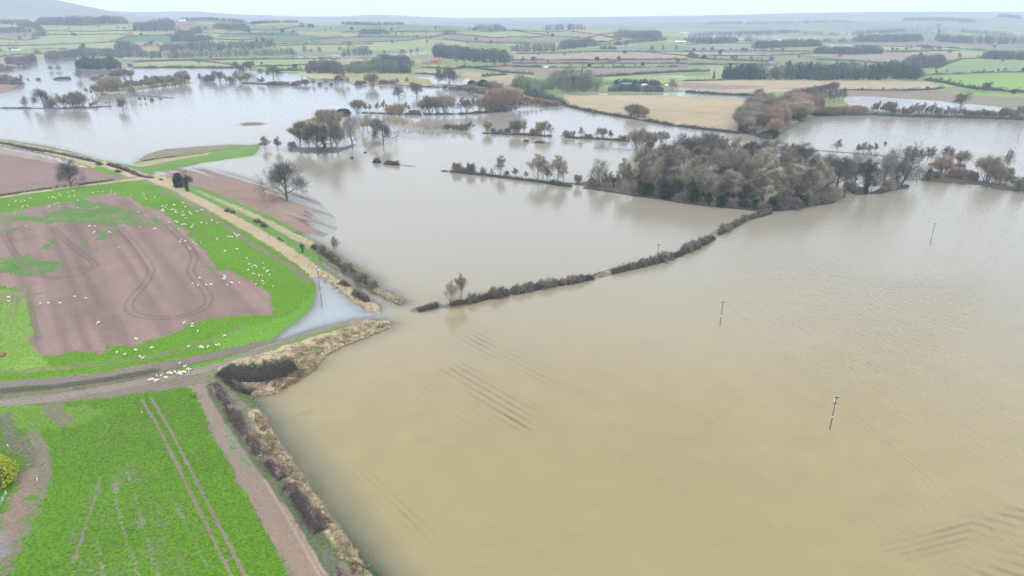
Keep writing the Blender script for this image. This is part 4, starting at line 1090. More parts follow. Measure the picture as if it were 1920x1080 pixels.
def tufts(pts_poly, n, label, mat='reed', mat2='reed_grey', hgt=.9, seed=0, name='dry_reeds', lean=(0.25, -0.1), world_pts=None):
    """clumps of dry stems inside a polygon"""
    rng = np.random.default_rng(seed)
    P = W(pts_poly) if world_pts is None else np.asarray(world_pts)
    x0, y0 = P.min(0); x1, y1 = P.max(0)
    X = rng.uniform(x0, x1, n * 6); Y = rng.uniform(y0, y1, n * 6); m = inside(X, Y, P)
    X = X[m][:n]; Y = Y[m][:n]
    keep = vnoise(X / 1.8, Y / 1.8, seed + 3) > .28
    X = X[keep]; Y = Y[keep]; k = 9; c = len(X)
    bx = np.repeat(X, k) + rng.normal(0, .22, c * k); by = np.repeat(Y, k) + rng.normal(0, .22, c * k)
    hh = hgt * np.repeat(rng.uniform(.5, 1.25, c), k) * rng.uniform(.7, 1.15, c * k)
    # wind-flattened sheaves lie together
    la = np.repeat(vnoise(X / 4, Y / 4, seed + 5) * 6.28, k); ls = .55
    D = np.stack([lean[0] + np.cos(la) * ls + rng.normal(0, .25, c * k), lean[1] + np.sin(la) * ls + rng.normal(0, .25, c * k), np.full(c * k, .9)], 1)
    Pb = np.stack([bx, by, hill(bx, by) + np.zeros(c * k) + .05], 1)
    V = twig_tris(Pb, D, hh, np.full(c * k, .13), rng).reshape(-1, 3, 3)
    g = rng.random(c * k) < .35
    me = mesh_mixed(name, [(V[~g].reshape(-1, 3), 'tris', 0), (V[g].reshape(-1, 3), 'tris', 1)], [MAT[mat], MAT[mat2]])
    return tag(place(name, me), label, name.replace('_', ' '), kind='stuff')

# ---- far woods, each read as one mass of tree tops
def lod_tree(rng, h, r, n, style):
    z = rng.random(n); a = rng.random(n) * 6.283
    if style == 'conifer':
        z = z ** 1.4; rr = r * .75 * (1 - z * .92) * rng.random(n) ** .3; zz = z * h
    else:
        env = np.sqrt(np.clip(1 - ((z - .5) / .56) ** 2, 0, 1)); rr = r * env * rng.random(n) ** .35; zz = h * (.12 + .88 * z)
    P = np.stack([rr * np.cos(a), rr * np.sin(a), zz], 1)
    D = np.stack([np.cos(a) * .6, np.sin(a) * .6, np.full(n, .9)], 1) + rng.normal(0, .35, (n, 3))
    V = twig_tris(P, D, h * .14 * rng.uniform(.6, 1.3, n), np.full(n, h * (.032 if style != 'conifer' else .06)), rng)
    t = np.array([(-.25, 0, -1), (.25, 0, -1), (0, 0, h * .7), (0, -.25, -1), (0, .25, -1), (0, 0, h * .7)]) * np.array((h / 12, h / 12, 1))
    return V, t
def far_wood(base, depth, hgt, label, style='mixed', dens=1.0, mats=('far_wood_dark', 'far_wood_brown'), mix=.5, name='woodland', single=False, edge=True):
    """base: pixel polyline of the near edge; the wood runs back from it by depth metres"""
    far_wood.n += 1
    rng = np.random.default_rng(far_wood.n * 13)
    P = np.array([hit(u, v)[:2] for u, v in base]); Q, L = resample(P, 1.0)
    sp = hgt * .42
    n = int(max(6, L * depth / (sp * sp) * dens)); n = min(n, 420)
    t = rng.random(n); i = (t * (len(Q) - 1)).astype(int)
    d = rng.random(n) ** 1.1 * depth * (.5 + .9 * vnoise(t * L / 45, t * 0, far_wood.n)) + 14 * (vnoise(t * L / 25, t * 0, far_wood.n + 50) - .3)
    nrm = Q / np.hypot(Q[:, 0], Q[:, 1])[:, None]
    X = Q[i, 0] + nrm[i, 0] * d; Y = Q[i, 1] + nrm[i, 1] * d
    Z = hill(X, Y)
    A = []; B = []; T = []
    nt = 90 if Y.mean() > 1500 else 150
    endf = np.minimum(1, np.minimum(t, 1 - t) * L / (hgt * 1.2) * .5 + .55)
    for k in range(n):
        h = hgt * (.55 + .6 * rng.beta(2.2, 1.8)) * endf[k]
        st = style if style != 'mixed' else ('conifer' if rng.random() < .2 else 'bare')
        V, tr = lod_tree(rng, h, h * (.36 if st != 'conifer' else .22), nt, st)
        V = V + (X[k], Y[k], Z[k]); tr = tr + (X[k], Y[k], Z[k])
        (A if rng.random() < mix else B).append(V); T.append(tr)
    parts = [(np.concatenate(T), 'tris', 0)]
    if A: parts.append((np.concatenate(A), 'tris', 0))
    if B: parts.append((np.concatenate(B), 'tris', 1))
    me = mesh_mixed(name, parts, [MAT[m] for m in mats])
    return tag(place(name, me), label, name.replace('_', ' '), kind='stuff')
far_wood.n = 0
# ------------------------------------------------------------ near and middle distance trees, read off the photograph
# (u, v of the foot, height in photo pixels, kind, width factor)
def row(label, group, items, **kw):
    for it in items:
        u, v, hp, key = it[:4]; wd = it[4] if len(it) > 4 else 1.0
        tree_px(u, v, hp, key, label, group if len(items) > 1 else None, wd, **kw)

tree_px(538, 377, 74, 'oak', 'large round bare oak standing alone where brown plough meets the water', wide=1.0)
tree_px(134, 352, 48, 'oak', 'gnarled bare oak in the gap of the hedge beside the brown field', wide=.95, lean=-.08)
tree_px(352, 361, 38, 'ivy_tree', 'round bare tree on the grassy bank beside a dark holly', wide=.95)
tree_px(336, 353, 26, 'holly', 'dark evergreen holly close against the round tree on the bank', wide=.75)
tree_px(629, 477, 33, 'ash_pale', 'thin pale leafless tree growing out of the hedge above the ditch', wide=.8)
tree_px(846, 574, 46, 'ash_pale', 'left one of two pale thin trees at the near end of the flooded hedge', wide=.9)
tree_px(864, 563, 47, 'ash_pale', 'right and taller of two pale thin trees at the near end of the flooded hedge', wide=.9)
tree_px(568, 476, 22, 'ivy_tree', 'small dark ivy covered tree alone on the grassy bank', wide=.7)
# clump in the water north of the big oak
tree_px(563, 277, 48, 'wood_tree', 'leftmost bare tree of the dense clump standing in the water', wide=1.5)
tree_px(580, 280, 44, 'wood_tree_brown', 'second tree from the left in the dense clump in the water', wide=1.3)
tree_px(596, 285, 58, 'oak', 'broad bare oak in the middle of the dense clump in the water', wide=1.0)
tree_px(608, 278, 30, 'ivy_tree', 'short dark tree low in the middle of the dense clump in the water', wide=1.2)
tree_px(622, 284, 74, 'ash', 'tallest tree of the dense clump standing in the water', wide=1.0)
tree_px(634, 281, 46, 'wood_tree', 'rightmost bare tree of the dense clump standing in the water', wide=1.3)
tree_px(661, 272, 54, 'oak_open', 'tall bare tree in the water just right of the dense clump', wide=.9)
tree_px(719, 271, 42, 'oak', 'dark round topped oak alone in the water right of the dense clump', wide=1.05)
tree_px(497, 278, 23, 'sapling', 'small round bare tree at the tip of the green field', wide=1.4)
tree_px(521, 282, 25, 'sapling', 'small narrow bare tree in water beyond the tip of the green field', wide=1.1)
tree_px(548, 276, 10, 'thorn', 'low dark bush at the left foot of the dense clump', wide=1.6)
row('pale leafless willow behind the dense clump of flooded trees', 'willows behind the dense clump', [(690, 252, 36, 'ash_pale', 1.2), (703, 250, 28, 'willow', .9), (681, 247, 22, 'ash_pale', 1.0)])
row('grey brown willow behind the left end of the dense clump', 'willows left of the dense clump', [(607, 228, 22, 'osier', 1.3), (620, 226, 20, 'osier', 1.3), (633, 236, 26, 'willow', 1.1)])
tree_px(645, 218, 13, 'round_evergreen', 'dark rounded bush in the water behind the dense clump', wide=1.9)
tree_px(671, 212, 25, 'willow', 'wide crowned bare willow on a thin strip above the dark bush', wide=1.2)
row('small bare tree on the thin flooded strip behind the clump', 'small trees on the thin strip', [(685, 210, 16, 'sapling', 1.3), (694, 209, 14, 'sapling'), (708, 209, 17, 'sapling'), (720, 208, 20, 'sapling'), (762, 208, 17, 'sapling'), (767, 209, 12, 'sapling')])
row('brown osier bush standing in water between the two lone trees', 'brown osiers in the water', [(738, 217, 20, 'osier', 1.2), (749, 216, 20, 'osier', 1.1), (731, 214, 16, 'osier', 1.0), (772, 214, 8, 'thorn', 1.8), (782, 214, 8, 'thorn', 1.8)])
tree_px(748, 186, 25, 'oak', 'lone dark leaning tree in open water, left of a pair', wide=.95)
tree_px(781, 181, 26, 'oak', 'lone dark oak in open water, right of a pair', wide=1.0)
row('tall bare willow in the dense row standing in the flood', 'row of tall flooded willows', [(796, 213, 25, 'willow', 1), (807, 214, 34, 'willow', 1.0), (820, 213, 30, 'willow', .9), (835, 213, 34, 'willow', .95), (850, 212, 30, 'ash', .9), (865, 213, 31, 'ash', .9), (876, 211, 25, 'willow', .8),
    (887, 211, 28, 'ash', .9), (900, 210, 26, 'willow', .8)])
row('orange brown osier at the thick right end of the willow row', 'orange osiers at the end of the willow row', [(914, 211, 30, 'osier', .9), (924, 209, 38, 'osier', .85), (934, 208, 40, 'osier', .85), (945, 207, 40, 'osier', .85), (957, 206, 38, 'osier', .8), (966, 204, 36, 'osier', .8), (930, 196, 30, 'osier', .9), (945, 192, 26, 'osier', .9), (920, 190, 22, 'osier', 1)])
row('thin bare sapling in the row on the flooded brown bank', 'saplings on the flooded brown bank', [(975, 203, 15, 'sapling'), (982, 203, 14, 'sapling'), (989, 203, 15, 'sapling'), (997, 202, 13, 'sapling'), (1005, 202, 12, 'sapling'), (1014, 201, 10, 'sapling', 1.3), (1024, 200, 8, 'thorn', 1.4)])
row('small grey bush or tree at the right end of the osier band in the water', 'bushes closing the osier band', [(839, 242, 9, 'osier', 1.6), (850, 243, 9, 'osier', 1.4), (860, 243, 10, 'thorn', 1.4), (871, 244, 12, 'thorn', 1.4), (882, 245, 18, 'sapling', 1.3)])
row('bare round tree in the broken row crossing the open flood', 'broken row of trees crossing the open flood', [(914, 248, 22, 'willow', 1.0), (925, 249, 9, 'thorn', 1.2), (939, 249, 7, 'thorn', 1.6), (951, 249, 9, 'thorn', 1.4), (965, 252, 26, 'willow', 1.1), (972, 252, 24, 'willow', .7), (983, 252, 27, 'ash', .8),
    (1001, 253, 12, 'thorn', 1.5), (1012, 255, 26, 'willow', .9), (1021, 255, 28, 'ash', .9), (1031, 255, 24, 'ash', .9)])
row('small bare tree in the second broken group right of the open flood row', 'second broken group in the flood', [(1064, 257, 12, 'thorn', 1.6), (1076, 257, 12, 'sapling', 1.2), (1090, 258, 19, 'ash', 1.0), (1103, 259, 8, 'thorn', 2), (1120, 260, 20, 'ash', 1.0), (1130, 260, 20, 'willow', .8), (1144, 261, 17, 'sapling', 1.1), (1168, 264, 10, 'thorn', 1.8)])
tree_px(987, 266, 5, 'thorn', 'tiny dark bush alone in the water left of the reed mound', wide=2.2)
row('pale willow standing in water at the back left of the wood', 'pale willows behind the wood', [(1193, 282, 38, 'willow', .9), (1203, 281, 40, 'ash_pale', .9), (1216, 282, 34, 'willow', .8), (1226, 279, 30, 'ash_pale', .9), (1240, 268, 22, 'willow', 1.0), (1250, 267, 18, 'sapling', 1.2)])
tree_px(1209, 293, 16, 'thorn', 'dark twiggy bush at the back left corner of the wood', wide=2)
row('bare bush or small tree on the flooded hedge leading to the wood', 'growth along the flooded hedge left of the wood', [(857, 322, 17, 'thorn', 1.1), (869, 323, 9, 'thorn', 1.3), (883, 325, 19, 'thorn', .9), (906, 328, 14, 'thorn', .8), (922, 329, 13, 'sapling', .9), (966, 331, 16, 'sapling', 1.3), (950, 329, 9, 'thorn', 1), (986, 334, 13, 'sapling', 1.2)])
tree_px(938, 328, 34, 'ash', 'rounded bare tree near the middle of the flooded hedge left of the wood', wide=1.1)
tree_px(1008, 339, 48, 'ash_pale', 'left of three tall pale trees at the end of the flooded hedge', wide=1.1)
tree_px(1017, 340, 44, 'ash_pale', 'middle of three tall pale trees at the end of the flooded hedge', wide=.9)
tree_px(1026, 340, 28, 'sapling', 'short bare tree between the tall pale trees on the flooded hedge', wide=1)
tree_px(1046, 342, 48, 'ash_pale', 'right and widest of three tall pale trees at the end of the flooded hedge', wide=1.2)
tree_px(1056, 340, 34, 'ash', 'slender tree beside the widest pale tree on the flooded hedge', wide=.9)
tree_px(1083, 348, 20, 'willow', 'small many stemmed willow in the gap between hedge and wood', wide=.9)
tree_px(1124, 351, 50, 'oak_open', 'spreading grey oak standing at the left end of the wood', wide=.9)
row('slim young tree between the spreading oak and the wood', 'slim trees at the left end of the wood', [(1112, 350, 18, 'thorn', 1.0), (1134, 352, 30, 'sapling', .8), (1143, 353, 30, 'ash', .6), (1150, 353, 24, 'ivy_tree', .7), (1158, 355, 32, 'ash', .6), (1105, 349, 14, 'sapling', .9)])
row('tall pale tree at the front left of the wood', 'tall pale trees at the front left of the wood', [(1168, 357, 58, 'ash_pale', .7), (1176, 359, 50, 'wood_tree_brown', .9), (1190, 361, 54, 'ash_pale', .7), (1206, 363, 62, 'wood_tree', .8)])
# the wood itself: front edge, body, brown right lobe
fr = random.Random(5)
for i in range(26):
    t = i / 25; u = 1200 + 345 * t; v = np.interp(u, [1200, 1310, 1400, 1440, 1490, 1545], [363, 380, 388, 391, 387, 376])
    tree_px(u, v - fr.uniform(0, 3), fr.uniform(42, 64), fr.choice(['wood_tree', 'wood_tree_brown', 'wood_tree', 'ash', 'ash_pale', 'wood_tree_brown', 'ivy_tree']), 'bare tree on the front edge of the wood above the brown water', 'front edge of the wood', fr.uniform(.8, 1.15))
for i in range(62):
    u = fr.uniform(1205, 1545); lo = np.interp(u, [1200, 1310, 1400, 1440, 1490, 1545], [360, 376, 384, 387, 382, 370]); hi_ = np.interp(u, [1200, 1400, 1545], [333, 343, 352])
    v = fr.uniform(hi_, lo)
    key = fr.choice(['wood_tree_brown', 'wood_tree_brown', 'wood_tree', 'ash_pale']) if u > 1380 else fr.choice(['wood_tree', 'wood_tree', 'wood_tree_brown', 'ash', 'ivy_tree', 'oak_open'])
    tree_px(u, v, fr.uniform(50, 66) if u < 1490 else fr.uniform(46, 60), key, 'bare tree within the dense body of the wood', 'trees within the wood', fr.uniform(.9, 1.3))
for u, v, hp in [(1322, 372, 46), (1345, 366, 34), (1383, 372, 40), (1447, 366, 36), (1268, 355, 32), (1300, 380, 24), (1362, 386, 34), (1352, 388, 22)]:
    tree_px(u, v, hp, 'conifer' if hp > 30 else 'holly', 'dark evergreen showing among the bare trees of the wood', 'dark evergreens in the wood', .95)
for i in range(34):
    t = (i + .5) / 34; u = 1195 + 365 * t; v = np.interp(u, [1200, 1310, 1400, 1440, 1490, 1545], [365, 382, 390, 394, 389, 379])
    tree_px(u, v, fr.uniform(12, 22), fr.choice(['thorn', 'thorn', 'thorn', 'holly']), 'low bush under the front edge of the wood', 'bushes under the front edge of the wood', fr.uniform(1.1, 1.8))
tree_px(1339, 380, 32, 'ash_pale', 'pale slim tree standing out before the dark front of the wood', wide=.7)
tree_px(1434, 394, 34, 'ash_pale', 'pale slim tree where the long hedge meets the wood', wide=.6)
for u, v, hp, wd in [(1215, 300, 30, 1.2), (1250, 312, 36, 1.1), (1283, 306, 42, 1.1), (1309, 308, 46, 1.1), (1330, 302, 44, 1), (1350, 312, 44, 1.1), (1372, 312, 44, 1), (1398, 318, 42, 1.1), (1418, 312, 38, 1), (1270, 322, 40, 1.1), (1300, 330, 44, 1.2), (1340, 334, 44, 1.1), (1385, 335, 42, 1.1), (1235, 330, 40, 1.2), (1425, 335, 40, 1)]:
    tree_px(u, v, hp * 1.2, fr.choice(['oak_open', 'oak', 'oak', 'wood_tree', 'ash']), 'spreading dark tree in the flooded back row of the wood', 'back row of the wood', wd)
tree_px(1352, 296, 40, 'ash_pale', 'pale feathery tree rising behind the back row of the wood', wide=.9)
row('bare oak in the row behind the brown right lobe of the wood', 'oaks behind the brown lobe', [(1436, 308, 44, 'oak', 1.1), (1465, 311, 42, 'ash', .9), (1490, 313, 44, 'oak', 1.1), (1508, 316, 42, 'oak', 1.1), (1478, 322, 44, 'oak_open', 1)])
row('dark bare tree just right of the brown lobe of the wood', 'dark trees right of the brown lobe', [(1552, 352, 58, 'oak', .95), (1568, 354, 60, 'oak', 1.0), (1582, 352, 54, 'ash', .9), (1538, 340, 48, 'oak_open', 1.0), (1545, 372, 20, 'thorn', 1.4), (1560, 375, 26, 'thorn', 1.2), (1582, 370, 26, 'ivy_tree', 1.0), (1592, 360, 20, 'thorn', 1.1)])
tree_px(1602, 358, 72, 'oak_open', 'tall bare tree with open lower trunk, first right of the dark trees', wide=.75)
tree_px(1622, 364, 74, 'ivy_tree', 'tall forked tree with ivy on its trunk at the water edge', wide=.85)
tree_px(1633, 359, 30, 'sapling', 'short bare tree beside the tall forked tree', wide=1.0)
tree_px(1652, 361, 72, 'ash', 'tall bare tree between the forked tree and the great leaning oak', wide=.85)
tree_px(1686, 347, 74, 'lean_oak', 'great dark oak leaning over the water right of the wood', wide=.95)
row('small dark bush at the foot of the trees right of the wood', 'bushes at the foot of the right hand trees', [(1608, 362, 12, 'thorn', 1.6), (1667, 356, 17, 'thorn', 1.3), (1676, 352, 12, 'thorn', 1.5), (1739, 336, 14, 'thorn', 1.1), (1755, 333, 12, 'thorn', 1.4)])
row('bare tree behind the great leaning oak', 'trees behind the leaning oak', [(1697, 304, 30, 'ash', 1.0), (1712, 304, 26, 'ash', .9), (1724, 306, 26, 'sapling', 1.0), (1738, 303, 26, 'ash', .9), (1746, 303, 27, 'ash', .9)])
tree_px(1569, 284, 22, 'ash', 'round bare tree on the narrow green bank in the flood', wide=1.2)
row('bare tree on the narrow green bank, right of the round one', 'other trees on the narrow green bank', [(1608, 288, 18, 'sapling', 1.2), (1617, 289, 22, 'ash', 1.1), (1628, 288, 18, 'sapling', 1.2), (1640, 286, 18, 'sapling', 1.0), (1660, 270, 5, 'thorn')])
tree_px(1741, 336, 24, 'ivy_tree', 'narrow ivy clad stump of a tree standing in the water', wide=.7)
tree_px(1766, 327, 34, 'osier', 'orange brown willow in front of pale grey trees', wide=.9)
row('pale grey tree behind the orange brown willow', 'pale grey trees at the right', [(1768, 306, 32, 'ash', .9), (1780, 307, 30, 'ash', .9), (1804, 311, 28, 'willow', .9), (1797, 309, 20, 'willow', .9)])
row('purple brown scrub bush on the flooded bank at the right', 'scrub on the right hand bank', [(1793, 332, 18, 'thorn', 1.6), (1803, 333, 16, 'osier', 1.3), (1817, 334, 14, 'thorn', 1.5), (1828, 333, 10, 'thorn', 1.4), (1785, 331, 12, 'osier', 1.2)])
row('wide brown willow at the right end of the flooded bank', 'brown willows at the right', [(1850, 340, 46, 'willow', .95), (1864, 344, 34, 'willow', .9), (1874, 344, 28, 'willow', .9), (1886, 340, 26, 'willow', .8)])
tree_px(1888, 316, 34, 'oak_open', 'tall wispy tree with level branches on a spit at the right', wide=.7)
tree_px(1896, 337, 8, 'thorn', 'low dark bush at the end of the spit on the right', wide=2)
tree_px(1912, 358, 26, 'thorn', 'small dark thorn tree at the right edge of the photo', wide=.9)
tree_px(1898, 349, 12, 'sapling', 'faint leafless sapling left of the dark thorn tree', wide=1.3)
# willow carr on the right, beyond the flood
for i in range(46):
    u = fr.uniform(1388, 1530); lo = np.interp(u, [1385, 1420, 1440, 1458, 1480, 1510, 1530], [246, 250, 257, 250, 238, 226, 218]); hi_ = np.interp(u, [1385, 1420, 1530], [222, 205, 205])
    v = fr.uniform(hi_, lo)
    key = 'willow' if u < 1415 else fr.choice(['osier', 'osier', 'willow'])
    tree_px(u, v, fr.uniform(24, 34), key, 'orange brown willow in the thicket on the far shore' if key == 'osier' else 'grey brown willow in the thicket on the far shore', 'orange willows of the far thicket' if key == 'osier' else 'grey willows of the far thicket', fr.uniform(1.0, 1.4))
for i in range(12):
    tree_px(1392 + i * 5.2, np.interp(1392 + i * 5.2, [1385, 1420, 1440, 1458], [248, 251, 260, 254]), fr.uniform(9, 14), fr.choice(['holly', 'thorn']), 'dark low bush at the water edge of the willow thicket', 'bushes at the foot of the willow thicket', 1.8)
row('tall bare tree with visible trunk in the stand above the willow thicket', 'stand above the willow thicket', [(1464 + 9 * i, 203 - 1.0 * i + (i % 3), 24 + 2 * (i % 4), 'ash', .8) for i in range(14)])
row('dark crowned tree in the line running up to the straw meadow', 'line running up to the straw meadow', [(1475 + 8 * i, 190 - 1.6 * i, 18, 'oak', 1.1) for i in range(11)] + [(1562, 173, 19, 'willow', 1.1)])
row('reddish osier along the flood edge right of the willow thicket', 'osiers right of the willow thicket', [(1535 + 9 * i, 217 - .3 * i, 15 + (i % 3), 'osier', 1.4) for i in range(10)])
# band along the far shore on the right
for i in range(38):
    u = 1638 + i * 7.6 + fr.uniform(-2, 2); v = np.interp(u, [1620, 1700, 1800, 1920], [213, 217, 219.5, 223])
    tree_px(u, v, fr.choice([12, 14, 17, 20, 24]), fr.choice(['sapling', 'ash', 'willow', 'ash_pale', 'osier', 'sapling']), 'small bare tree in the line along the far right shore', 'line along the far right shore', fr.uniform(.9, 1.4))
hedge([(1520, 216), (1640, 216), (1700, 219), (1800, 221), (1925, 225), (2050, 230)], 5, 3.4, 'dark low hedge along the far right shore under the line of small trees', 14, tl=1.6, tw=.35, step=4, mats=('far_hedge', 'twig_dark'))
tree_px(1800, 202, 28, 'oak', 'lone round oak in the strip of water on the right', wide=1.2)
# trees far left in the flood
tree_px(49, 202, 21, 'oak_open', 'small dark tree left of the wide flooded oak', wide=.9)
tree_px(84, 202, 35, 'oak', 'wide dark oak standing in the water at the far left', wide=1.05, lean=-.12)
tree_px(95, 202, 17, 'thorn', 'low dark bush right against the wide flooded oak', wide=1.2)
row('leafless willow in the clump right of the wide flooded oak', 'flooded willow clump', [(112, 202, 26, 'ash_pale', .9), (123, 202, 20, 'willow', 1.1), (135, 202, 26, 'willow', 1.0), (147, 202, 30, 'willow', .9), (156, 202, 26, 'willow', .9), (141, 201, 18, 'willow', 1.2)])
row('tiny bare tree sticking out of the flood along a drowned hedge', 'tiny trees along a drowned hedge', [(171, 199, 6, 'thorn'), (176, 199, 9, 'sapling'), (181, 199, 10, 'sapling', 1.3), (199, 197, 7, 'sapling'), (206, 197, 8, 'sapling')])
tree_px(231, 207, 23, 'oak', 'small dark lone oak in open water at the left', wide=1.0)
tree_px(248, 182, 22, 'oak_open', 'dark tree on a bare stem before the osier band', wide=.8)
row('tiny dark bush in the flood right of the osier band', 'tiny bushes right of the osier band', [(263, 191, 10, 'sapling', 1.2), (273, 190, 8, 'sapling', 1.2), (285, 189, 5, 'thorn', 1.4), (301, 186, 3, 'thorn', 1.6)])
row('pale bare tree at the left end of the osier band', 'pale trees left of the osier band', [(163, 178, 14, 'ash_pale', 1.0), (172, 178, 10, 'sapling', 1.2), (182, 178, 20, 'willow', .9), (190, 177, 16, 'willow', .9)])
row('reddish brown osier in the broad band across the left flood', 'reddish osiers of the left band', [(197, 170, 24, 'osier', 1.1), (207, 171, 26, 'osier', 1.1), (217, 170, 24, 'osier', 1.1), (202, 165, 20, 'osier', 1.1)])
for i in range(22):
    tree_px(224 + i * 6.1, 171 - i * .62 + fr.uniform(-2, 1), fr.uniform(15, 22), fr.choice(['wood_tree', 'willow', 'ash', 'wood_tree_brown']), 'grey bare tree in the long grove across the left flood', 'grey trees of the left grove', fr.uniform(1.1, 1.5))
for u, v, hp in [(210, 149, 14), (222, 149, 18), (234, 149, 20), (246, 148, 16), (192, 148, 10), (345, 155, 22), (338, 157, 20)]:
    tree_px(u, v, hp, 'willow', 'wispy bare tree behind the left grove', 'wispy trees behind the left grove', 1.1)
tree_px(151, 149, 20, 'oak_open', 'dark lopsided oak on the line of the drowned hedge', wide=1.0, lean=.1)
hedge([(100, 149), (133, 148)], 5, 4, 'short thick dark hedge standing out of the left flood', 14, tl=1.2, tw=.3, step=3, mats=('far_hedge', 'twig_dark'))
row('low scrub bush on the drowned hedge at the far left', 'scrub on the drowned hedge', [(53, 150, 2.5, 'thorn', 1.6), (72, 150, 4, 'thorn', 1.8), (175, 149, 5, 'thorn', 2.0), (185, 148.5, 5, 'thorn', 2.2), (200, 148, 4, 'thorn', 2.0)])
row('small bare tree in open water before the dark copse', 'two trees before the dark copse', [(95, 133, 10, 'oak_open', 1.1), (111, 133, 11, 'oak_open', 1.2)])
row('grey willow scrub on the spit at the left edge', 'willow scrub at the left edge', [(4, 158, 16, 'willow', 1.1), (12, 157, 18, 'willow', 1.1), (20, 158, 15, 'willow', 1.1), (28, 159, 14, 'thorn', 1.3), (35, 158, 12, 'thorn', 1.3), (42, 153, 13, 'ash', 1.1), (-8, 158, 18, 'willow', 1.2)])
row('brown scrub on the shore at the top left', 'brown scrub at the top left', [(2, 130, 10, 'thorn', 1.5), (10, 132, 8, 'thorn', 1.8), (18, 131, 7, 'thorn', 1.8), (35, 125, 10, 'willow', 1.3), (45, 124, 9, 'willow', 1.3), (55, 123, 8, 'willow', 1.3), (46, 129, 3, 'thorn', 2.5)])
# middle shore
row('bare tree in the row on the flooded bank below the green fields', 'row below the green fields', [(375, 154, 16, 'ash', 1.0), (387, 153, 12, 'thorn', 1.4), (395, 153, 13, 'thorn', 1.3), (402, 153, 19, 'ash', 1.1), (413, 153, 20, 'oak', 1.1), (423, 154, 15, 'sapling', 1.2), (433, 154, 11, 'thorn', 1.4), (443, 155, 22, 'ash', 1.0), (452, 155, 15, 'willow', 1.1), (462, 156, 20, 'willow', 1.0)])
row('thin scrubby tree standing in water along the middle shore', 'scrub along the middle shore', [(485, 158, 12, 'sapling', 1.2), (493, 159, 15, 'sapling', 1.2), (505, 159, 6, 'thorn', 1.8), (515, 159, 7, 'osier', 1.8), (527, 159, 7, 'thorn', 1.8), (538, 159, 6, 'osier', 1.8), (552, 160, 7, 'thorn', 1.8), (562, 160, 9, 'osier', 1.6), (573, 160, 11, 'osier', 1.5), (588, 160, 12, 'sapling', 1.1), (600, 160, 6, 'thorn', 1.4), (611, 160, 12, 'sapling', 1.2), (621, 160, 5, 'thorn', 1.5)])
tree_px(634, 158, 18, 'oak', 'dark round tree in water at the end of the scrubby middle shore', wide=1.0)
tree_px(513, 148, 25, 'oak', 'big dark tree alone in the puddled pasture', wide=1.15)
tree_px(443, 134, 18, 'oak', 'dark tree at the corner of the green pasture', wide=1.0)
row('dark bushy tree along the lower edge of the green pasture', 'trees on the lower edge of the pasture', [(452, 132, 10, 'thorn', 1.3), (462, 133, 17, 'oak', 1.1), (471, 133, 19, 'oak', 1.0), (487, 134, 5, 'thorn', 2), (545, 133, 6, 'thorn', 2.2), (555, 133, 6, 'thorn', 2.0)])
tree_px(565, 138, 13, 'ash_pale', 'thin pale tree left of the middle copse', wide=.9)
row('leafless tree along the shore below the yellow meadow', 'trees below the yellow meadow', [(643, 159, 23, 'ash', .9), (652, 159, 14, 'ash', 1.0), (672, 159, 8, 'thorn', 1.8), (681, 158, 7, 'thorn', 1.8), (715, 158, 9, 'thorn', 1.6), (724, 158, 8, 'thorn', 1.6), (737, 158, 9, 'thorn', 1.6), (745, 158, 12, 'sapling', 1.1), (763, 157, 12, 'sapling', 1.1), (775, 162, 7, 'osier', 1.7)])
tree_px(698, 163, 25, 'willow', 'pale brown rounded willow in the middle of the far shore', wide=1.1)
tree_px(822, 159, 34, 'ash', 'tall slim tree left of the great dark tree', wide=.75)
tree_px(843, 161, 34, 'oak', 'great dark spreading tree by the flooded channel', wide=1.15)
row('brown osier fringing the channel beside the great dark tree', 'osiers fringing the channel', [(862, 171, 11, 'osier', 1.5), (870, 171, 12, 'osier', 1.5), (878, 172, 14, 'osier', 1.4), (888, 173, 12, 'osier', 1.5), (897, 174, 12, 'osier', 1.5), (846, 168, 6, 'thorn', 2), (855, 169, 6, 'thorn', 2), (907, 176, 12, 'osier', 1.5), (835, 166, 6, 'thorn', 2)])
row('dark green bushy tree behind the osier fringe', 'dark bushy trees behind the osiers', [(885, 165, 13, 'round_evergreen', 1.3), (896, 166, 14, 'thorn', 1.4), (906, 167, 16, 'holly', 1.4), (915, 168, 15, 'thorn', 1.4), (924, 170, 18, 'willow', 1.2), (936, 175, 20, 'willow', 1.1)])
row('grey bare tree in the clump on the hedge of the straw meadow', 'clump on the straw meadow hedge', [(1182, 219, 22, 'willow', 1.1), (1190, 219, 24, 'willow', 1.0), (1198, 220, 22, 'willow', 1.1), (1208, 222, 20, 'willow', 1.1)])
row('small bush in the broken hedge along the straw meadow', 'bushes along the straw meadow', [(1105, 209, 6, 'thorn', 1.6), (1115, 212, 6, 'thorn', 1.8), (1246, 233, 6, 'thorn', 1.8), (1232, 230, 5, 'thorn', 1.6)])
hedge([(1062, 199), (1100, 208), (1150, 217), (1215, 228), (1260, 236), (1320, 243), (1388, 251)], 5, 3.2, 'long dark hedge standing in water along the straw coloured meadow', 16, tl=1.3, tw=.26, step=3, gaps=.15, mats=('hedge_core', 'twig_dark'))
row('brown bush of the osier mass beside the flooded saplings', 'brown bushes above the flooded saplings', [(968 + 9 * i, 186 + i * 1.6, 9, 'osier', 1.8) for i in range(9)])
hedge([(984, 176), (1005, 183), (1030, 190), (1056, 197)], 14, 8, 'thick dark green belt of bushes sloping down to the water', 26, tl=1.8, tw=.5, step=4, mats=('far_hedge', 'far_hedge'), name='shrub_belt', cat='bushes')
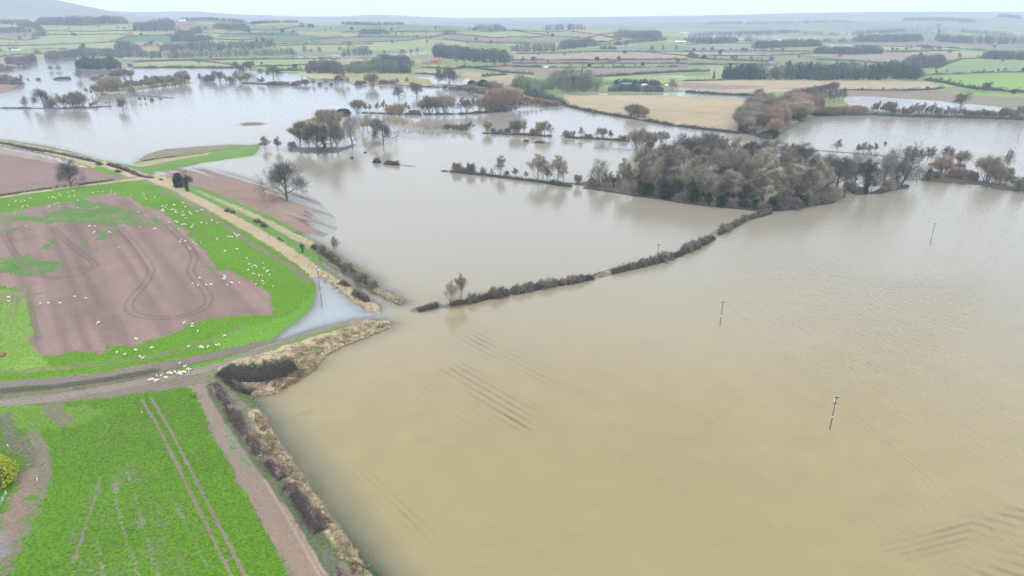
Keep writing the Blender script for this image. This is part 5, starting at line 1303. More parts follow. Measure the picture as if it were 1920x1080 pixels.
for pts_, h_, lab_ in (([(905, 250), (965, 253), (1035, 256)], 2.2, 'low drowned hedge under the broken row of trees in the open flood'), ([(1058, 258), (1120, 261), (1180, 265)], 2.0, 'low drowned hedge under the second broken group of trees'),
                       ([(678, 212), (730, 213), (790, 216)], 1.8, 'low drowned hedge under the small trees left of the willow row'), ([(796, 215), (870, 214), (960, 208)], 2.2, 'low drowned brush at the feet of the tall flooded willows'),
                       ([(1740, 308), (1810, 313)], 1.6, 'low brush under the pale grey trees at the right'), ([(1600, 364), (1650, 362), (1700, 350)], 2.2, 'low brush at the waterline right of the wood'), ([(100, 204), (160, 203), (210, 199)], 1.5, 'drowned brush under the flooded willows at the far left')):
    hedge(pts_, 3.5, h_, lab_, 16, tl=1.4, tw=.16, step=2.5, mats=('hedge_core', 'twig_grey', 'twig_dark'), tips=.4, gaps=.28, hvar=.5)
# drowned osier strips seen as brown bands
hedge([(722, 224), (745, 229), (770, 235), (795, 241), (812, 243), (832, 243)], 9, 4.5, 'broad orange brown osier band in the water right of the clump', 34, tl=1.8, tw=.2, step=3, mats=('hedge_core', 'twig_brown', 'twig_willow'), tips=.35, name='osier_band', cat='osiers', core=False, gaps=.1)
hedge([(742, 250), (765, 252), (800, 254), (838, 254)], 4, 3.6, 'row of drowned saplings below the orange brown osier band', 16, tl=2.2, tw=.14, step=3, mats=('hedge_core', 'twig_dark', 'twig_brown'), core=False, gaps=.25, name='sapling_row', cat='saplings')
hedge([(845, 256), (858, 256)], 3, 1.6, 'tiny island of twigs right of the drowned saplings', 14, tl=1.2, tw=.2, step=2, mats=('hedge_core', 'reed_red'), core=False, name='twig_island', cat='scrub')
hedge([(1003, 267), (1022, 268)], 6, 1.8, 'small reddish mound of reeds in open water', 30, tl=1.0, tw=.2, step=2, mats=('hedge_core', 'reed_red', 'reed'), name='reed_mound', cat='reeds')
hedge([(828, 321), (839, 321)], 2.5, 1.0, 'little brown tuft of reeds left of the flooded hedge', 30, tl=.7, tw=.12, step=1, mats=('hedge_core', 'reed_red', 'reed'), name='reed_tuft', cat='reeds')
hedge([(1050, 269), (1070, 271), (1090, 273)], 2, 2.0, 'thin line of drowned twigs right of the reed mound', 12, tl=1.6, tw=.12, step=2, mats=('hedge_core', 'twig_dark'), core=False, gaps=.3, name='drowned_twigs', cat='twigs')
hedge([(1112, 278), (1150, 281), (1190, 284)], 2.5, 1.2, 'thin broken line of brush in the water behind the wood', 12, tl=1.2, tw=.14, step=2, mats=('hedge_core', 'twig_dark'), core=False, gaps=.3, name='drowned_brush', cat='brush')
hedge([(1215, 287), (1270, 288), (1330, 290), (1400, 295)], 5, 3.2, 'reddish hedge behind the back row of the wood', 24, tl=1.5, tw=.2, step=3, mats=('hedge_core', 'twig_brown'), gaps=.1)
hedge([(0, 203), (30, 203), (60, 203.5), (100, 203), (160, 202)], 3, 1.6, 'thin broken hedge of twigs under the flooded willow clump', 14, tl=1.0, tw=.2, step=3, mats=('far_hedge', 'twig_dark'), gaps=.4)
hedge([(250, 180), (285, 182), (325, 184)], 2.5, 1.4, 'low dark line of brush before the left grove', 12, tl=1.2, tw=.2, step=3, mats=('far_hedge', 'twig_dark'), core=False, gaps=.3, name='low_brush', cat='brush')
for a, b, lab in [((702, 306), (712, 304), 'round dark bush in the water, left of two'), ((722, 307), (748, 310), 'long dark bush trailing off to the right in the water')]:
    hedge([a, b], 4.5, 3.8 if a[0] < 710 else 3.0, lab, 120, tl=1.0, tw=.12, step=1.0, mats=('hedge_core', 'twig_dark', 'twig_willow'), tips=.25, name='bush', cat='bush')
hedge([(745, 309.5), (775, 312.5)], 1.2, .4, 'thin line of wrack trailing from the long dark bush', 20, tl=.5, tw=.1, step=1, mats=('hedge_core', 'reed_red'), core=False, name='wrack_line', cat='wrack')
hedge([(658, 298), (662, 297)], 1.6, 2.2, 'small dark post like stump of bush left of two bushes in water', 80, tl=.5, tw=.12, step=.6, mats=('hedge_core', 'twig_dark'), name='bush_stump', cat='bush')
hedge([(682, 287), (687, 286)], 2.0, 1.2, 'tiny dark tuft in the water near the dark round topped oak', 60, tl=.5, tw=.12, step=.6, mats=('hedge_core', 'twig_dark'), name='twig_tuft', cat='tuft')
hedge([(486, 270), (500, 271)], 3, 1.4, 'reddish low hedge at the tip of the green field', 50, tl=.8, tw=.14, step=1, mats=('hedge_core', 'reed_red'), name='hedge')
hedge([(845, 322.5), (880, 326), (930, 331.5), (1000, 340.5), (1062, 347.5)], 3.0, 1.9, 'low dark hedge on the flooded bank left of the wood', 60, tl=.8, tw=.12, step=1.5, mats=('hedge_core', 'twig_dark', 'twig_olive'), tips=.3)
hedge([(1030, 344), (1050, 348), (1072, 350)], 4.5, 2.6, 'dark evergreen scrub at the right tip of the flooded bank', 90, tl=.8, tw=.16, step=1.2, mats=('far_hedge', 'ivy'), name='scrub', cat='bushes')
hedge([(1095, 352), (1140, 359), (1200, 368), (1300, 383), (1400, 393), (1440, 397)], 3.0, .9, 'dark muddy fringe of scrub along the front of the wood', 40, tl=.6, tw=.14, step=1.5, mats=('hedge_core', 'hedge_purple'), name='fringe_scrub', cat='scrub')

# ------------------------------------------------------------ near hedges
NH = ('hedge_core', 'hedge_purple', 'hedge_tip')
hedge([(397, 722), (420, 752), (450, 800), (475, 838), (505, 872), (530, 900)], 2.9, 2.2, 'near brown twiggy hedge with pale tips, from the track to the gap', 420, mats=NH, tl=.55, tw=.05, step=.7, tips=.40, up=.5, sides=11)
hedge([(540, 915), (558, 938), (580, 968), (600, 1000)], 3.2, 2.6, 'tall purple brown stretch of near hedge below the gap', 420, mats=NH, tl=.65, tw=.05, step=.7, tips=.22, up=.7, sides=11)
hedge([(632, 1068), (645, 1090), (672, 1120)], 2.6, 2.0, 'pale frosted looking bush at the bottom edge beside the reeds', 700, mats=('hedge_core', 'hedge_tip', 'hedge_tip'), tl=.6, tw=.05, step=.6, name='bush', cat='bush')
hedge([(587, 464), (610, 478), (640, 500), (670, 520), (703, 541)], 3.4, 2.5, 'dark hedge with pale lower twigs between ditch and open water', 260, mats=NH, tl=.6, tw=.06, step=.8, tips=.32, sides=11)
hedge([(-300, 232), (-100, 256), (0, 270), (60, 281), (120, 292), (178, 305)], 3.2, 2.6, 'long thick dark hedge along the left edge of the flood', 90, mats=NH, tl=.7, tw=.09, step=1.2, tips=.15)
hedge([(182, 309), (191, 311)], 3.4, 2.8, 'round dark bush at the end of the long left hedge', 260, mats=NH, tl=.7, tw=.08, step=.8, tips=.15, name='bush', cat='bush')
hedge([(203, 310), (225, 318), (245, 325), (266, 333)], 3.0, 2.6, 'dark leaning hedge running down to the crossing of the tracks', 200, mats=NH, tl=.7, tw=.08, step=.8, tips=.12)
hedge([(218, 323), (226, 326)], 2.6, 2.0, 'small dark bush in front of the leaning hedge', 260, mats=NH, tl=.6, tw=.08, step=.6, tips=.1, name='bush', cat='bush')
hedge([(262, 332), (275, 335), (288, 336)], 2.6, 1.6, 'low brown hedge stub at the crossing of the tracks', 200, mats=NH, tl=.5, tw=.08, step=.6, tips=.15)
hedge([(268, 303), (300, 299), (330, 296)], 2.2, 1.4, 'short thin hedge at the left end of the green field', 110, mats=NH, tl=.6, tw=.09, step=1, tips=.1)
hedge([(330, 295), (390, 287), (450, 278)], 2.0, .9, 'low thin hedge along the back of the green field', 80, mats=NH, tl=.5, tw=.09, step=1, tips=.15, gaps=.2)
hedge([(-300, 392), (-100, 378), (0, 370), (50, 362), (100, 355)], 2.6, 1.8, 'trimmed dark hedge between ploughland and the sheep field', 160, mats=NH, tl=.5, tw=.08, step=.8, tips=.05, hvar=.12)
hedge([(103, 354), (110, 353)], 2.4, 1.8, 'dark bush at the end of the trimmed hedge', 240, mats=NH, tl=.5, tw=.08, step=.6, tips=.05, name='bush', cat='bush')
hedge([(117, 353), (126, 352)], 2.4, 1.7, 'round dark bush at the foot of the gnarled oak', 240, mats=NH, tl=.5, tw=.08, step=.6, tips=.05, name='bush', cat='bush')
hedge([(147, 350), (180, 345), (214, 340)], 2.6, 1.9, 'trimmed dark hedge right of the gnarled oak', 180, mats=NH, tl=.5, tw=.08, step=.8, tips=.05, hvar=.12)
LH = ('hedge_core', 'hedge_purple', 'twig_dark')
hedge([(1446, 400), (1400, 412), (1348, 440)], 2.6999999999999997, 2.25, 'far stretch of the long flooded hedge, next to the wood', 150, mats=LH, tl=.8, tw=.07, step=1, tips=.4, hvar=.4)
hedge([(1338, 448), (1310, 462), (1265, 482), (1238, 490)], 2.9, 2.35, 'middle stretch of the long flooded hedge, beyond the pole', 150, mats=LH, tl=.8, tw=.07, step=1, tips=.4, hvar=.4)
hedge([(1240, 491), (1215, 497), (1180, 505), (1147, 513)], 2.9, 2.35, 'stretch of the long flooded hedge at the power pole', 160, mats=LH, tl=.6, tw=.08, step=1, tips=.5, hvar=.4)
hedge([(1112, 523), (1070, 531), (1010, 541), (960, 551)], 2.9, 2.45, 'dark stretch of the long flooded hedge, nearer than the reed gap', 170, mats=LH, tl=.6, tw=.07, step=1, tips=.5, hvar=.4)
hedge([(955, 552), (915, 560), (870, 570), (843, 574)], 2.8, 2.15, 'near low stretch of the long flooded hedge by the pale trees', 170, mats=LH, tl=.6, tw=.07, step=.9, tips=.4, hvar=.4)
hedge([(783, 583), (803, 579), (822, 575)], 2.8, 1.8, 'short island of hedge cut off at the end of the flooded hedge', 220, mats=NH, tl=.6, tw=.06, step=.7, tips=.2)
for pts, hh, lab in [([(423, 398), (431, 400)], 2.4, 'left dark bush of the upper pair on the bank'), ([(434, 401), (441, 403)], 2.2, 'right dark bush of the upper pair on the bank'),
                     ([(478, 417), (488, 421)], 2.5, 'left dark bush of the lower pair on the bank'), ([(491, 426), (500, 429)], 2.5, 'right dark bush of the lower pair on the bank'),
                     ([(639, 531), (655, 538)], 2.4, 'round twiggy bush on the reed strip, nearer the bank'), ([(664, 551), (690, 567)], 2.6, 'larger twiggy bush at the lower end of the reed strip'),
                     ([(300, 339), (305, 341)], 1.6, 'small bush on the bank left of the round tree'), ([(522, 450), (532, 456)], 1.2, 'thin brown scrub on the bank below the lower pair')]:
    hedge(pts, hh * 1.1, hh, lab, 420, mats=NH, tl=.55, tw=.055, step=.5, tips=.22, name='bush', cat='bush', sides=11)
for a_, b_, n_, lab, grp in (((1440, 399), (1350, 437), 7, 'small bush standing up from the far stretch of the long flooded hedge', 'bushes of the far hedge stretch'), ((1335, 450), (1180, 506), 12, 'small bush standing up from the long flooded hedge near the power pole', 'bushes of the hedge near the power pole'),
                     ((1105, 525), (880, 568), 15, 'small bush standing up from the nearest stretch of the long flooded hedge', 'bushes of the nearest flooded hedge stretch'), ((592, 466), (700, 541), 7, 'small bush standing up from the ditch hedge', 'bushes of the ditch hedge')):
    path_ = [(1446, 400), (1400, 412), (1348, 439), (1310, 462), (1265, 482), (1215, 497), (1150, 512), (1112, 523), (1010, 541), (955, 552), (870, 570), (845, 574)]
    for i in range(n_):
        u = a_[0] + (b_[0] - a_[0]) * (i + fr.random()) / n_
        v = (np.interp(u, [p[0] for p in path_[::-1]], [p[1] for p in path_[::-1]]) if u > 800 else a_[1] + (b_[1] - a_[1]) * (u - a_[0]) / (b_[0] - a_[0]))
        x, y, z = hit(u, v); tree_at(x, y, fr.uniform(2.1, 3.4), fr.choice(['thorn', 'thorn', 'sapling']), lab, grp, fr.uniform(1.1, 1.7), name='hedge_shrub', z=0.1)
# the dark thicket beside the track
hedge([(418, 702), (440, 706), (470, 712), (500, 708), (530, 698), (550, 690)], 9.0, 4.4, 'big dark thicket where track, hedge and reed bank meet', 900, mats=('hedge_core', 'evergreen_olive', 'twig_dark'), tl=.7, tw=.06, step=.8, tips=.62, name='thicket', cat='bushes', sides=13, hvar=.22)
hedge([(425, 716), (450, 732), (475, 738)], 3.0, 1.8, 'brown bramble skirt along the near side of the dark thicket', 420, mats=NH, tl=.5, tw=.05, step=.6, tips=.45, name='brambles', cat='bushes')
# reeds
tufts([(478, 770), (497, 782), (514, 818), (552, 877), (594, 937), (629, 990), (674, 1043), (704, 1092), (668, 1100), (628, 1030), (600, 985), (565, 930), (530, 885), (495, 840), (478, 800)], 2400, 'straw coloured reeds along the water side of the near hedge', seed=1, hgt=.85)
tufts([(455, 735), (480, 745), (520, 737), (560, 712), (590, 692), (608, 668), (570, 672), (545, 690), (500, 715)], 1500, 'straw coloured reeds between the dark thicket and the open water', seed=2, hgt=.9)
tufts([(550, 690), (600, 670), (640, 650), (690, 630), (732, 613), (734, 605), (690, 603), (640, 620), (590, 640), (530, 660), (520, 672)], 3200, 'reeds and rough grass on the long bank south of the track', seed=3, hgt=.8)
tufts([(600, 506), (640, 534), (690, 572), (708, 584), (700, 590), (660, 566), (630, 546), (590, 515), (560, 490), (520, 462), (480, 440), (400, 396), (330, 358), (290, 340), (300, 338), (400, 388), (480, 430), (560, 478)], 2600, 'pale dead grass along the bank between field and ditch', seed=4, hgt=.7)
tufts([(705, 541), (735, 556), (757, 566), (750, 572), (725, 560), (700, 546)], 500, 'tongue of dead reeds at the end of the ditch hedge', seed=5, hgt=.8)
tufts([(1104, 518), (1150, 504), (1160, 508), (1112, 523)], 320, 'straw reeds in the gap of the long flooded hedge', seed=6, hgt=.8)
tufts([(340, 352), (430, 388), (500, 418), (585, 458), (575, 460), (490, 424), (420, 394), (335, 357)], 900, 'second pale line of dead grass on the bank beside the ploughland', seed=7, hgt=.5)
tufts([(0, 268), (60, 279), (140, 298), (200, 312), (260, 334), (255, 336), (190, 318), (130, 304), (60, 284), (0, 273)], 900, 'pale rough grass under the long left hedge', seed=8, hgt=.6)
tufts([(560, 232), (575, 225), (600, 221), (620, 219), (610, 226), (585, 230)], 400, 'orange reeds behind the dense clump', seed=9, hgt=1.6)
tufts([(0, 372), (100, 358), (215, 343), (270, 338), (270, 341), (215, 347), (100, 362), (0, 377)], 700, 'pale grass strip at the foot of the trimmed hedge', seed=10, hgt=.45)

tufts([(560, 690), (600, 668), (640, 648), (690, 628), (728, 610), (700, 606), (640, 622), (590, 642), (530, 664)], 1500, 'green brambles and rough grass among the reeds of the long bank', mat='grass_green', mat2='hedge_purple', seed=21, hgt=.75, name='rough_grass')
tufts([(500, 805), (540, 860), (590, 930), (625, 990), (670, 1050), (690, 1090), (640, 1060), (600, 985), (555, 910), (500, 840)], 700, 'green and brown weeds among the reeds beside the near hedge', mat='grass_green', mat2='hedge_purple', seed=22, hgt=.6, name='rough_weeds')
# conifer bush, fence and rusty trough at the left edge
x, y, z = hit(-4, 915)
yb = empty('conifer_bush', (x, y, z), 0, 1.4); tag(yb, 'yellow green clipped conifer at the left edge of the photo', 'bush')
rng = np.random.default_rng(8)
V = leaf_cloud(rng, (0, 0, 0), (1, 1, 1), 9000, .11); V3 = V.reshape(-1, 3, 3); c3 = V3.mean(1)
rr_ = np.linalg.norm(c3, axis=1); keep = rr_ > .62
V3 = V3[keep]; c3 = c3[keep]
lump = 1 + .25 * (vnoise(c3[:, 0] * 2.6, c3[:, 2] * 2.6, 4) - .5)
V3 = (V3 - c3[:, None]) * 1.7 + (c3 * lump[:, None] * np.array((3.0, 3.0, 2.6)))[:, None]
V3[:, :, 2] += 2.4
lit = c3[:, 0] > -.15  # side shading painted in: leaves away from the sun coloured darker olive
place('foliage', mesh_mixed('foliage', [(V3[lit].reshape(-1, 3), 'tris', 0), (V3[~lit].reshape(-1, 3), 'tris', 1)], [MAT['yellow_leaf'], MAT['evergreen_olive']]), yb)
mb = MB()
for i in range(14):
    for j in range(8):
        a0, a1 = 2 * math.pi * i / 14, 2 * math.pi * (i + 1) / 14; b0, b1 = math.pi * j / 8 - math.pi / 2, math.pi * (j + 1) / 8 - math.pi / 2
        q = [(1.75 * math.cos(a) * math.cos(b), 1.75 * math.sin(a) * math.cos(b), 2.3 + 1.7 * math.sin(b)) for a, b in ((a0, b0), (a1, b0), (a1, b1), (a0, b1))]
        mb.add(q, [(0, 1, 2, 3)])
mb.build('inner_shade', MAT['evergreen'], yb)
mb = MB(); mb.tube((0, 0, -.3), (0, 0, 2), .22, .14, 7); mb.build('trunk', MAT['bark'], yb)
# ------------------------------------------------------------ fences, poles, wires
def fence(pts, n, hgt, label, wires=2, mat='post_wood', r=.06, mesh=False):
    P, L = resample([hit(u, v)[:2] for u, v in pts], .5)
    o = empty('wire_fence', (P[0][0], P[0][1], 0)); tag(o, label, 'fence')
    idx = np.linspace(0, len(P) - 1, n).astype(int); tops = []
    for i in idx:
        x, y = P[i]; z0 = max(0.0, float(hill(x, y))) + .3
        m = MB(); m.tube((x - P[0][0], y - P[0][1], z0 - .6), (x - P[0][0] + TR.gauss(0, .03), y - P[0][1], z0 + hgt), r, r * .85, 6)
        m.build('post', MAT[mat], o); tops.append((x - P[0][0], y - P[0][1], z0))
    m = MB()
    for k in range(wires):
        zz = hgt * (.35 + .6 * k / max(1, wires - 1))
        for a, b in zip(tops[:-1], tops[1:]): m.tube((a[0], a[1], a[2] + zz), (b[0], b[1], b[2] + zz), .012, .012, 3, cap=False)
    if mesh:
        for a, b in zip(tops[:-1], tops[1:]):
            for t in np.linspace(0, 1, 9)[1:-1]:
                q = [a[i] * (1 - t) + b[i] * t for i in range(3)]; m.tube((q[0], q[1], q[2]), (q[0], q[1], q[2] + hgt), .012, .012, 3, cap=False)
    m.build('wire', MAT['metal'], o)
    return o
fence([(-40, 1010), (-20, 985), (0, 958), (14, 932)], 7, 1.3, 'pale wire fence beside the yellow conifer', 5, 'white_paint', .05, True)
fence([(310, 343), (370, 364), (430, 390), (500, 425), (570, 462)], 26, 1.0, 'post and wire fence along the grassy bank above the ploughland')
fence([(560, 478), (600, 500), (650, 536), (695, 575)], 12, 1.1, 'post and wire fence along the reed strip of the ditch')
fence([(430, 672), (500, 652), (580, 626), (640, 610), (715, 590)], 10, .9, 'sparse low posts beside the track into the water', 1)

def single_post(u, v, h, label, mat='post_wood', r=.09):
    x, y, z = hit(u, v); o = empty('marker_post', (x, y, z)); tag(o, label, 'post')
    m = MB(); m.tube((0, 0, -.5), (0, 0, h), r, r * .9, 7); m.build('post', MAT[mat], o)
    m = MB(); m.box((0, 0, h + .03), (r * 2.4, r * 2.4, .06)); m.build('post_cap', MAT[mat], o)
single_post(715, 584, 1.6, 'dark gatepost standing in water past the end of the reed strip', r=.16)
single_post(355, 702, 1.5, 'white marker post beside the huddled sheep', 'white_paint')
single_post(345, 713, 1.2, 'short pale marker post by the track', 'reed_grey')
single_post(267, 778, 1.1, 'small white post in the kale field', 'white_paint', .06)
single_post(72, 906, 1.3, 'white stake at the left edge of the kale', 'white_paint', .06)
single_post(17, 842, 1.2, 'white stake behind the yellow conifer', 'white_paint', .06)
single_post(780, 584, 1.4, 'dark gatepost at the left end of the hedge island', r=.14)
single_post(630, 513, 1.5, 'dark post in the ditch water beside the near hedge', r=.1)

def pole(u, v, vtop, label, double=False, band=True, rz=0.0, arm=1.6):
    x, y = flat(u, v); h = metres(y, vtop, 0)
    o = empty('power_pole', (x, y, 0), rz); tag(o, label, 'utility pole')
    m = MB(); m.tube((0, 0, -1.5), (0, 0, h), .125, .08, 10); m.build('pole_shaft', MAT['pole_wood'], o)
    if band:
        m = MB(); m.tube((0, 0, h * .38), (0, 0, h * .38 + .22), .13, .128, 10); m.build('marker_band', MAT['pole_band'], o)
    m = MB(); m.box((0, 0, h - .35), (arm, .12, .12)); m.tube((-arm * .3, 0, h - .35), (0, 0, h - 1.0), .03, .03, 4); m.tube((arm * .3, 0, h - .35), (0, 0, h - 1.0), .03, .03, 4)
    m.build('cross_arm', MAT['pole_wood'], o)
    for k in (-1, 0, 1):
        m = MB(); zz = h - .28 if k else h
        m.tube((k * arm * .44, 0, zz), (k * arm * .44, 0, zz + .18), .04, .04, 6); m.tube((k * arm * .44, 0, zz + .1), (k * arm * .44, 0, zz + .2), .09, .06, 8)
        m.build('insulator', MAT['insulator'], o)
    if double:
        m = MB(); m.box((.1, -.2, h - 1.0), (.35, .3, .5)); m.box((.1, -.2, h - .72), (.42, .36, .06)); m.build('switch_box', MAT['metal'], o)
        m = MB(); m.box((0, 0, h - 1.9), (arm * .8, .1, .1)); m.build('lower_arm', MAT['pole_wood'], o)
    return np.array((x, y, h)), rz
A0 = np.array(flat(1556, 805)); B0 = np.array(flat(1350, 610)); dv = B0 - A0; rz0 = math.atan2(dv[1], dv[0]) + math.pi / 2
pA = pole(1556, 805, 743, 'nearest power pole in open water with a pale band', True, rz=rz0)
pB = pole(1350, 610, 564, 'slim power pole in open water between the nearest pole and the hedge', rz=rz0)
pC = pole(1232, 493, 457, 'power pole standing in the long flooded hedge', band=False, rz=rz0)
pD = pole(1744, 458, 418, 'distant slim power pole in open water below the right hand trees', rz=.4)
pE = pole(604, 578, 500, 'power pole standing in the pool beside the sheep field', True, rz=1.2)
pF = pole(1908, 262, 237, 'far power pole near the right edge of the flood', band=False, rz=.4)
pG = pole(1775, 243, 226, 'small far power pole in the upper right flood', band=False, rz=.4)
def wires(a, b, label, offs=(-.7, 0, .7)):
    (pa, rz), (pb, rz2) = a, b
    o = empty('power_line', tuple(pa)); tag(o, label, 'power line')
    d = np.array((math.cos(rz), math.sin(rz), 0)); L = np.linalg.norm(pb - pa)
    for k in offs:
        m = MB(); n = 16; prev = None
        for i in range(n + 1):
            t = i / n; q = pa * (1 - t) + pb * t + d * k - pa
            q[2] += (-.15 if k else .2) - L * .018 * 4 * t * (1 - t)
            if prev is not None: m.tube(prev, q, .008, .008, 4, cap=False)
            prev = tuple(q)
        m.build('wire', MAT['wire'], o)
wires(pA, pB, 'three thin wires between the nearest pole and the slim pole')
wires(pB, pC, 'three thin wires from the slim pole to the pole in the hedge')
dd = (pA[0] - pB[0]); pZ = (pA[0] + dd * 1.0, rz0); pZ[0][2] = pA[0][2]
wires(pA, pZ, 'three thin wires running from the nearest pole out of the lower right corner')
# the pole that carries them, just out of the picture
zx = pZ[0]
o = empty('power_pole', (zx[0], zx[1], 0), rz0); tag(o, 'power pole beyond the lower right corner', 'utility pole')
m = MB(); m.tube((0, 0, -1.5), (0, 0, zx[2]), .17, .11, 10); m.build('pole_shaft', MAT['pole_wood'], o)
m = MB(); m.box((0, 0, zx[2] - .35), (1.6, .12, .12)); m.build('cross_arm', MAT['pole_wood'], o)

# rusty trough with a worn ring of mud
x, y, z = hit(-2, 672)
o = empty('feed_trough', (x, y, .3), .3); tag(o, 'rusty red feed trough at the left edge of the sheep field', 'trough')
m = MB(); m.box((0, 0, .55), (3.2, 1.7, .5), taper=1.0); m.build('trough_body', MAT['rust'], o)
m = MB()
for sx in (-1.3, 1.3):
    for sy in (-.6, .6): m.box((sx, sy, .15), (.12, .12, .34))
m.build('leg', MAT['rust'], o)
m = MB()
for c, d in (((0, .88, .85), (3.3, .08, .14)), ((0, -.88, .85), (3.3, .08, .14)), ((1.66, 0, .85), (.08, 1.7, .14)), ((-1.66, 0, .85), (.08, 1.7, .14))): m.box(c, d)
m.build('rim', MAT['rust'], o)

# ------------------------------------------------------------ sheep
def sheep_mesh(pose, seed):
    R = random.Random(seed); m = MB()
    xs = [-.56, -.52, -.40, -.2, 0, .2, .36, .46, .52]; rad = [.03, .15, .235, .27, .28, .265, .22, .15, .06]
    zc = .66 if pose != 'lie' else .30
    n = 12; V = []
    for x, r in zip(xs, rad):
        for k in range(n):
            a = 2 * math.pi * k / n; b = 1 + R.uniform(-.05, .05)
            V.append((x, r * .98 * b * math.cos(a), zc + r * 1.08 * b * math.sin(a) - (.03 if abs(x) < .25 else 0)))
    F = [(i * n + k, i * n + (k + 1) % n, (i + 1) * n + (k + 1) % n, (i + 1) * n + k) for i in range(len(xs) - 1) for k in range(n)]
    F += [tuple(range(n - 1, -1, -1)), tuple((len(xs) - 1) * n + k for k in range(n))]
    m.add(V, F)
    if pose == 'graze': neck = [(.40, 0, zc + .05, .16), (.58, 0, zc - .14, .115), (.70, 0, zc - .36, .085)]; head = [(.70, 0, zc - .36, .085), (.76, 0, zc - .46, .09), (.84, 0, zc - .58, .05)]
    elif pose == 'lie': neck = [(.36, 0, zc + .1, .16), (.52, 0, zc + .26, .11), (.58, 0, zc + .36, .09)]; head = [(.56, 0, zc + .36, .09), (.66, 0, zc + .36, .09), (.80, 0, zc + .28, .05)]
    else: neck = [(.38, 0, zc + .08, .17), (.55, 0, zc + .26, .115), (.62, 0, zc + .36, .09)]; head = [(.60, 0, zc + .37, .09), (.70, 0, zc + .38, .092), (.86, 0, zc + .28, .05)]
    for seq in (neck, head):
        for a, b in zip(seq[:-1], seq[1:]): m.tube(a[:3], b[:3], a[3], b[3], 8)
    hx, hz = head[1][0], head[1][2]
    for s in (-1, 1): m.tube((hx - .03, s * .07, hz + .04), (hx - .07, s * .19, hz + .02), .035, .012, 4)
    if pose != 'lie':
        for x in (-.34, .30):
            for s in (-1, 1):
                kx = x + (.05 if x < 0 else -.02)
                m.tube((x, s * .13, zc - .12), (kx, s * .12, zc - .38), .065, .036, 6); m.tube((kx, s * .12, zc - .38), (x + .0, s * .12, 0), .036, .032, 6)
    m.tube((-.54, 0, zc + .1), (-.60, 0, zc - .12), .05, .03, 5)
    return m.build('sheep', MAT['wool'], link=False, smooth_=True)
SHEEP = [sheep_mesh(p, i) for i, p in enumerate(['graze', 'graze', 'stand', 'lie'])]
SR = random.Random(9)
def flock(pts, label, group, poses=(0, 0, 0, 1, 2, 3)):
    for u, v in pts:
        x, y = flat(u, v + 2.2, .7)
        o = place('sheep', SHEEP[SR.choice(poses)]); o.location = (x, y, .66); o.rotation_euler = (0, 0, SR.uniform(0, 6.28)); s = SR.uniform(.74, .9); o.scale = (s, s, s)
        tag(o, label, 'sheep', group if len(pts) > 1 else None)
def z1(L, ox, oy, k=4.5): return [(ox + a / k, oy + b / k) for a, b in L]
flock(z1([(135, 255), (180, 255), (210, 250), (260, 230), (195, 298), (232, 292), (75, 290), (140, 330), (128, 350)], 0, 320), 'white sheep on the green strip at the far left of the sheep field', 'sheep on the far left strip')
flock(z1([(410, 222), (448, 220), (470, 225), (500, 185), (510, 205), (575, 178), (585, 215), (610, 165), (630, 210), (625, 165), (661, 245), (462, 280), (492, 272), (418, 300)], 0, 320), 'white sheep on the green strip near the gnarled oak', 'sheep near the gnarled oak')
flock(z1([(788, 178), (830, 173), (870, 172), (945, 167), (938, 190), (972, 190), (912, 206), (1112, 205), (1202, 182), (1217, 198), (1222, 222), (1236, 240), (1310, 222)], 0, 320), 'white sheep at the top corner of the sheep field', 'sheep at the top corner')
flock(z1([(655, 312), (822, 308), (220, 465), (1157, 412), (1177, 472), (1170, 346)], 0, 320), 'white sheep alone on the thin regrowth in the upper bare ground', 'scattered sheep on the upper bare ground')
flock(z1([(758, 465), (804, 470), (798, 517), (923, 518), (1003, 645)], 0, 320), 'white sheep in the loose five in the middle of the bare ground', 'loose five in the middle of the bare ground')
flock(z1([(1348, 392), (1427, 435), (1309, 489), (1442, 487), (1510, 493), (1532, 580), (1523, 597), (1567, 592), (1633, 598), (1655, 618), (1696, 607), (1593, 640), (1607, 655)], 0, 320), 'white sheep along the right border of the bare ground', 'sheep along the right border of the bare ground')
flock(z1([(1372, 295), (1395, 305), (1410, 290), (1365, 332), (1383, 338), (1375, 325), (1450, 322), (1466, 320), (1482, 330), (1482, 346), (1495, 352), (1545, 343), (1600, 340), (1610, 360), (1540, 373), (1553, 375), (1560, 396), (1577, 398), (1665, 343), (1700, 325), (1712, 328),
    (1470, 285), (1565, 302), (1537, 262), (1545, 270)], 0, 320), 'white sheep in the upper crowd on the bright green strip', 'upper crowd on the bright strip')
flock(z1([(1485, 425), (1496, 432), (1538, 447), (1550, 443), (1567, 450), (1612, 475), (1625, 470), (1633, 450), (1703, 436), (1747, 443), (1787, 414)], 0, 320), 'white sheep in the lower crowd on the bright green strip', 'lower crowd on the bright strip')
flock(z1([(628, 525), (638, 538), (665, 540), (650, 552), (570, 550), (592, 556), (612, 554), (436, 415), (489, 436), (485, 571)], 300, 320), 'white sheep in the small bunch midway down the bright strip', 'small bunch midway down the strip')
flock(z1([(548, 672), (653, 660), (733, 731), (870, 777), (757, 782), (777, 808), (803, 800), (818, 812), (747, 838), (788, 868), (878, 822), (905, 850), (914, 842), (838, 878), (863, 880), (924, 877), (866, 930), (876, 947), (955, 978), (811, 955)], 300, 320), 'white sheep at the lower right end of the bright strip', 'sheep at the lower right end of the strip')
flock(z1([(335, 906), (276, 953), (323, 963), (390, 960), (432, 960), (545, 882), (552, 892), (540, 912), (549, 912), (607, 944), (569, 964), (672, 944)], 300, 320), 'white sheep strung out on the bare ground near the lower wheel marks', 'sheep strung out near the lower wheel marks')
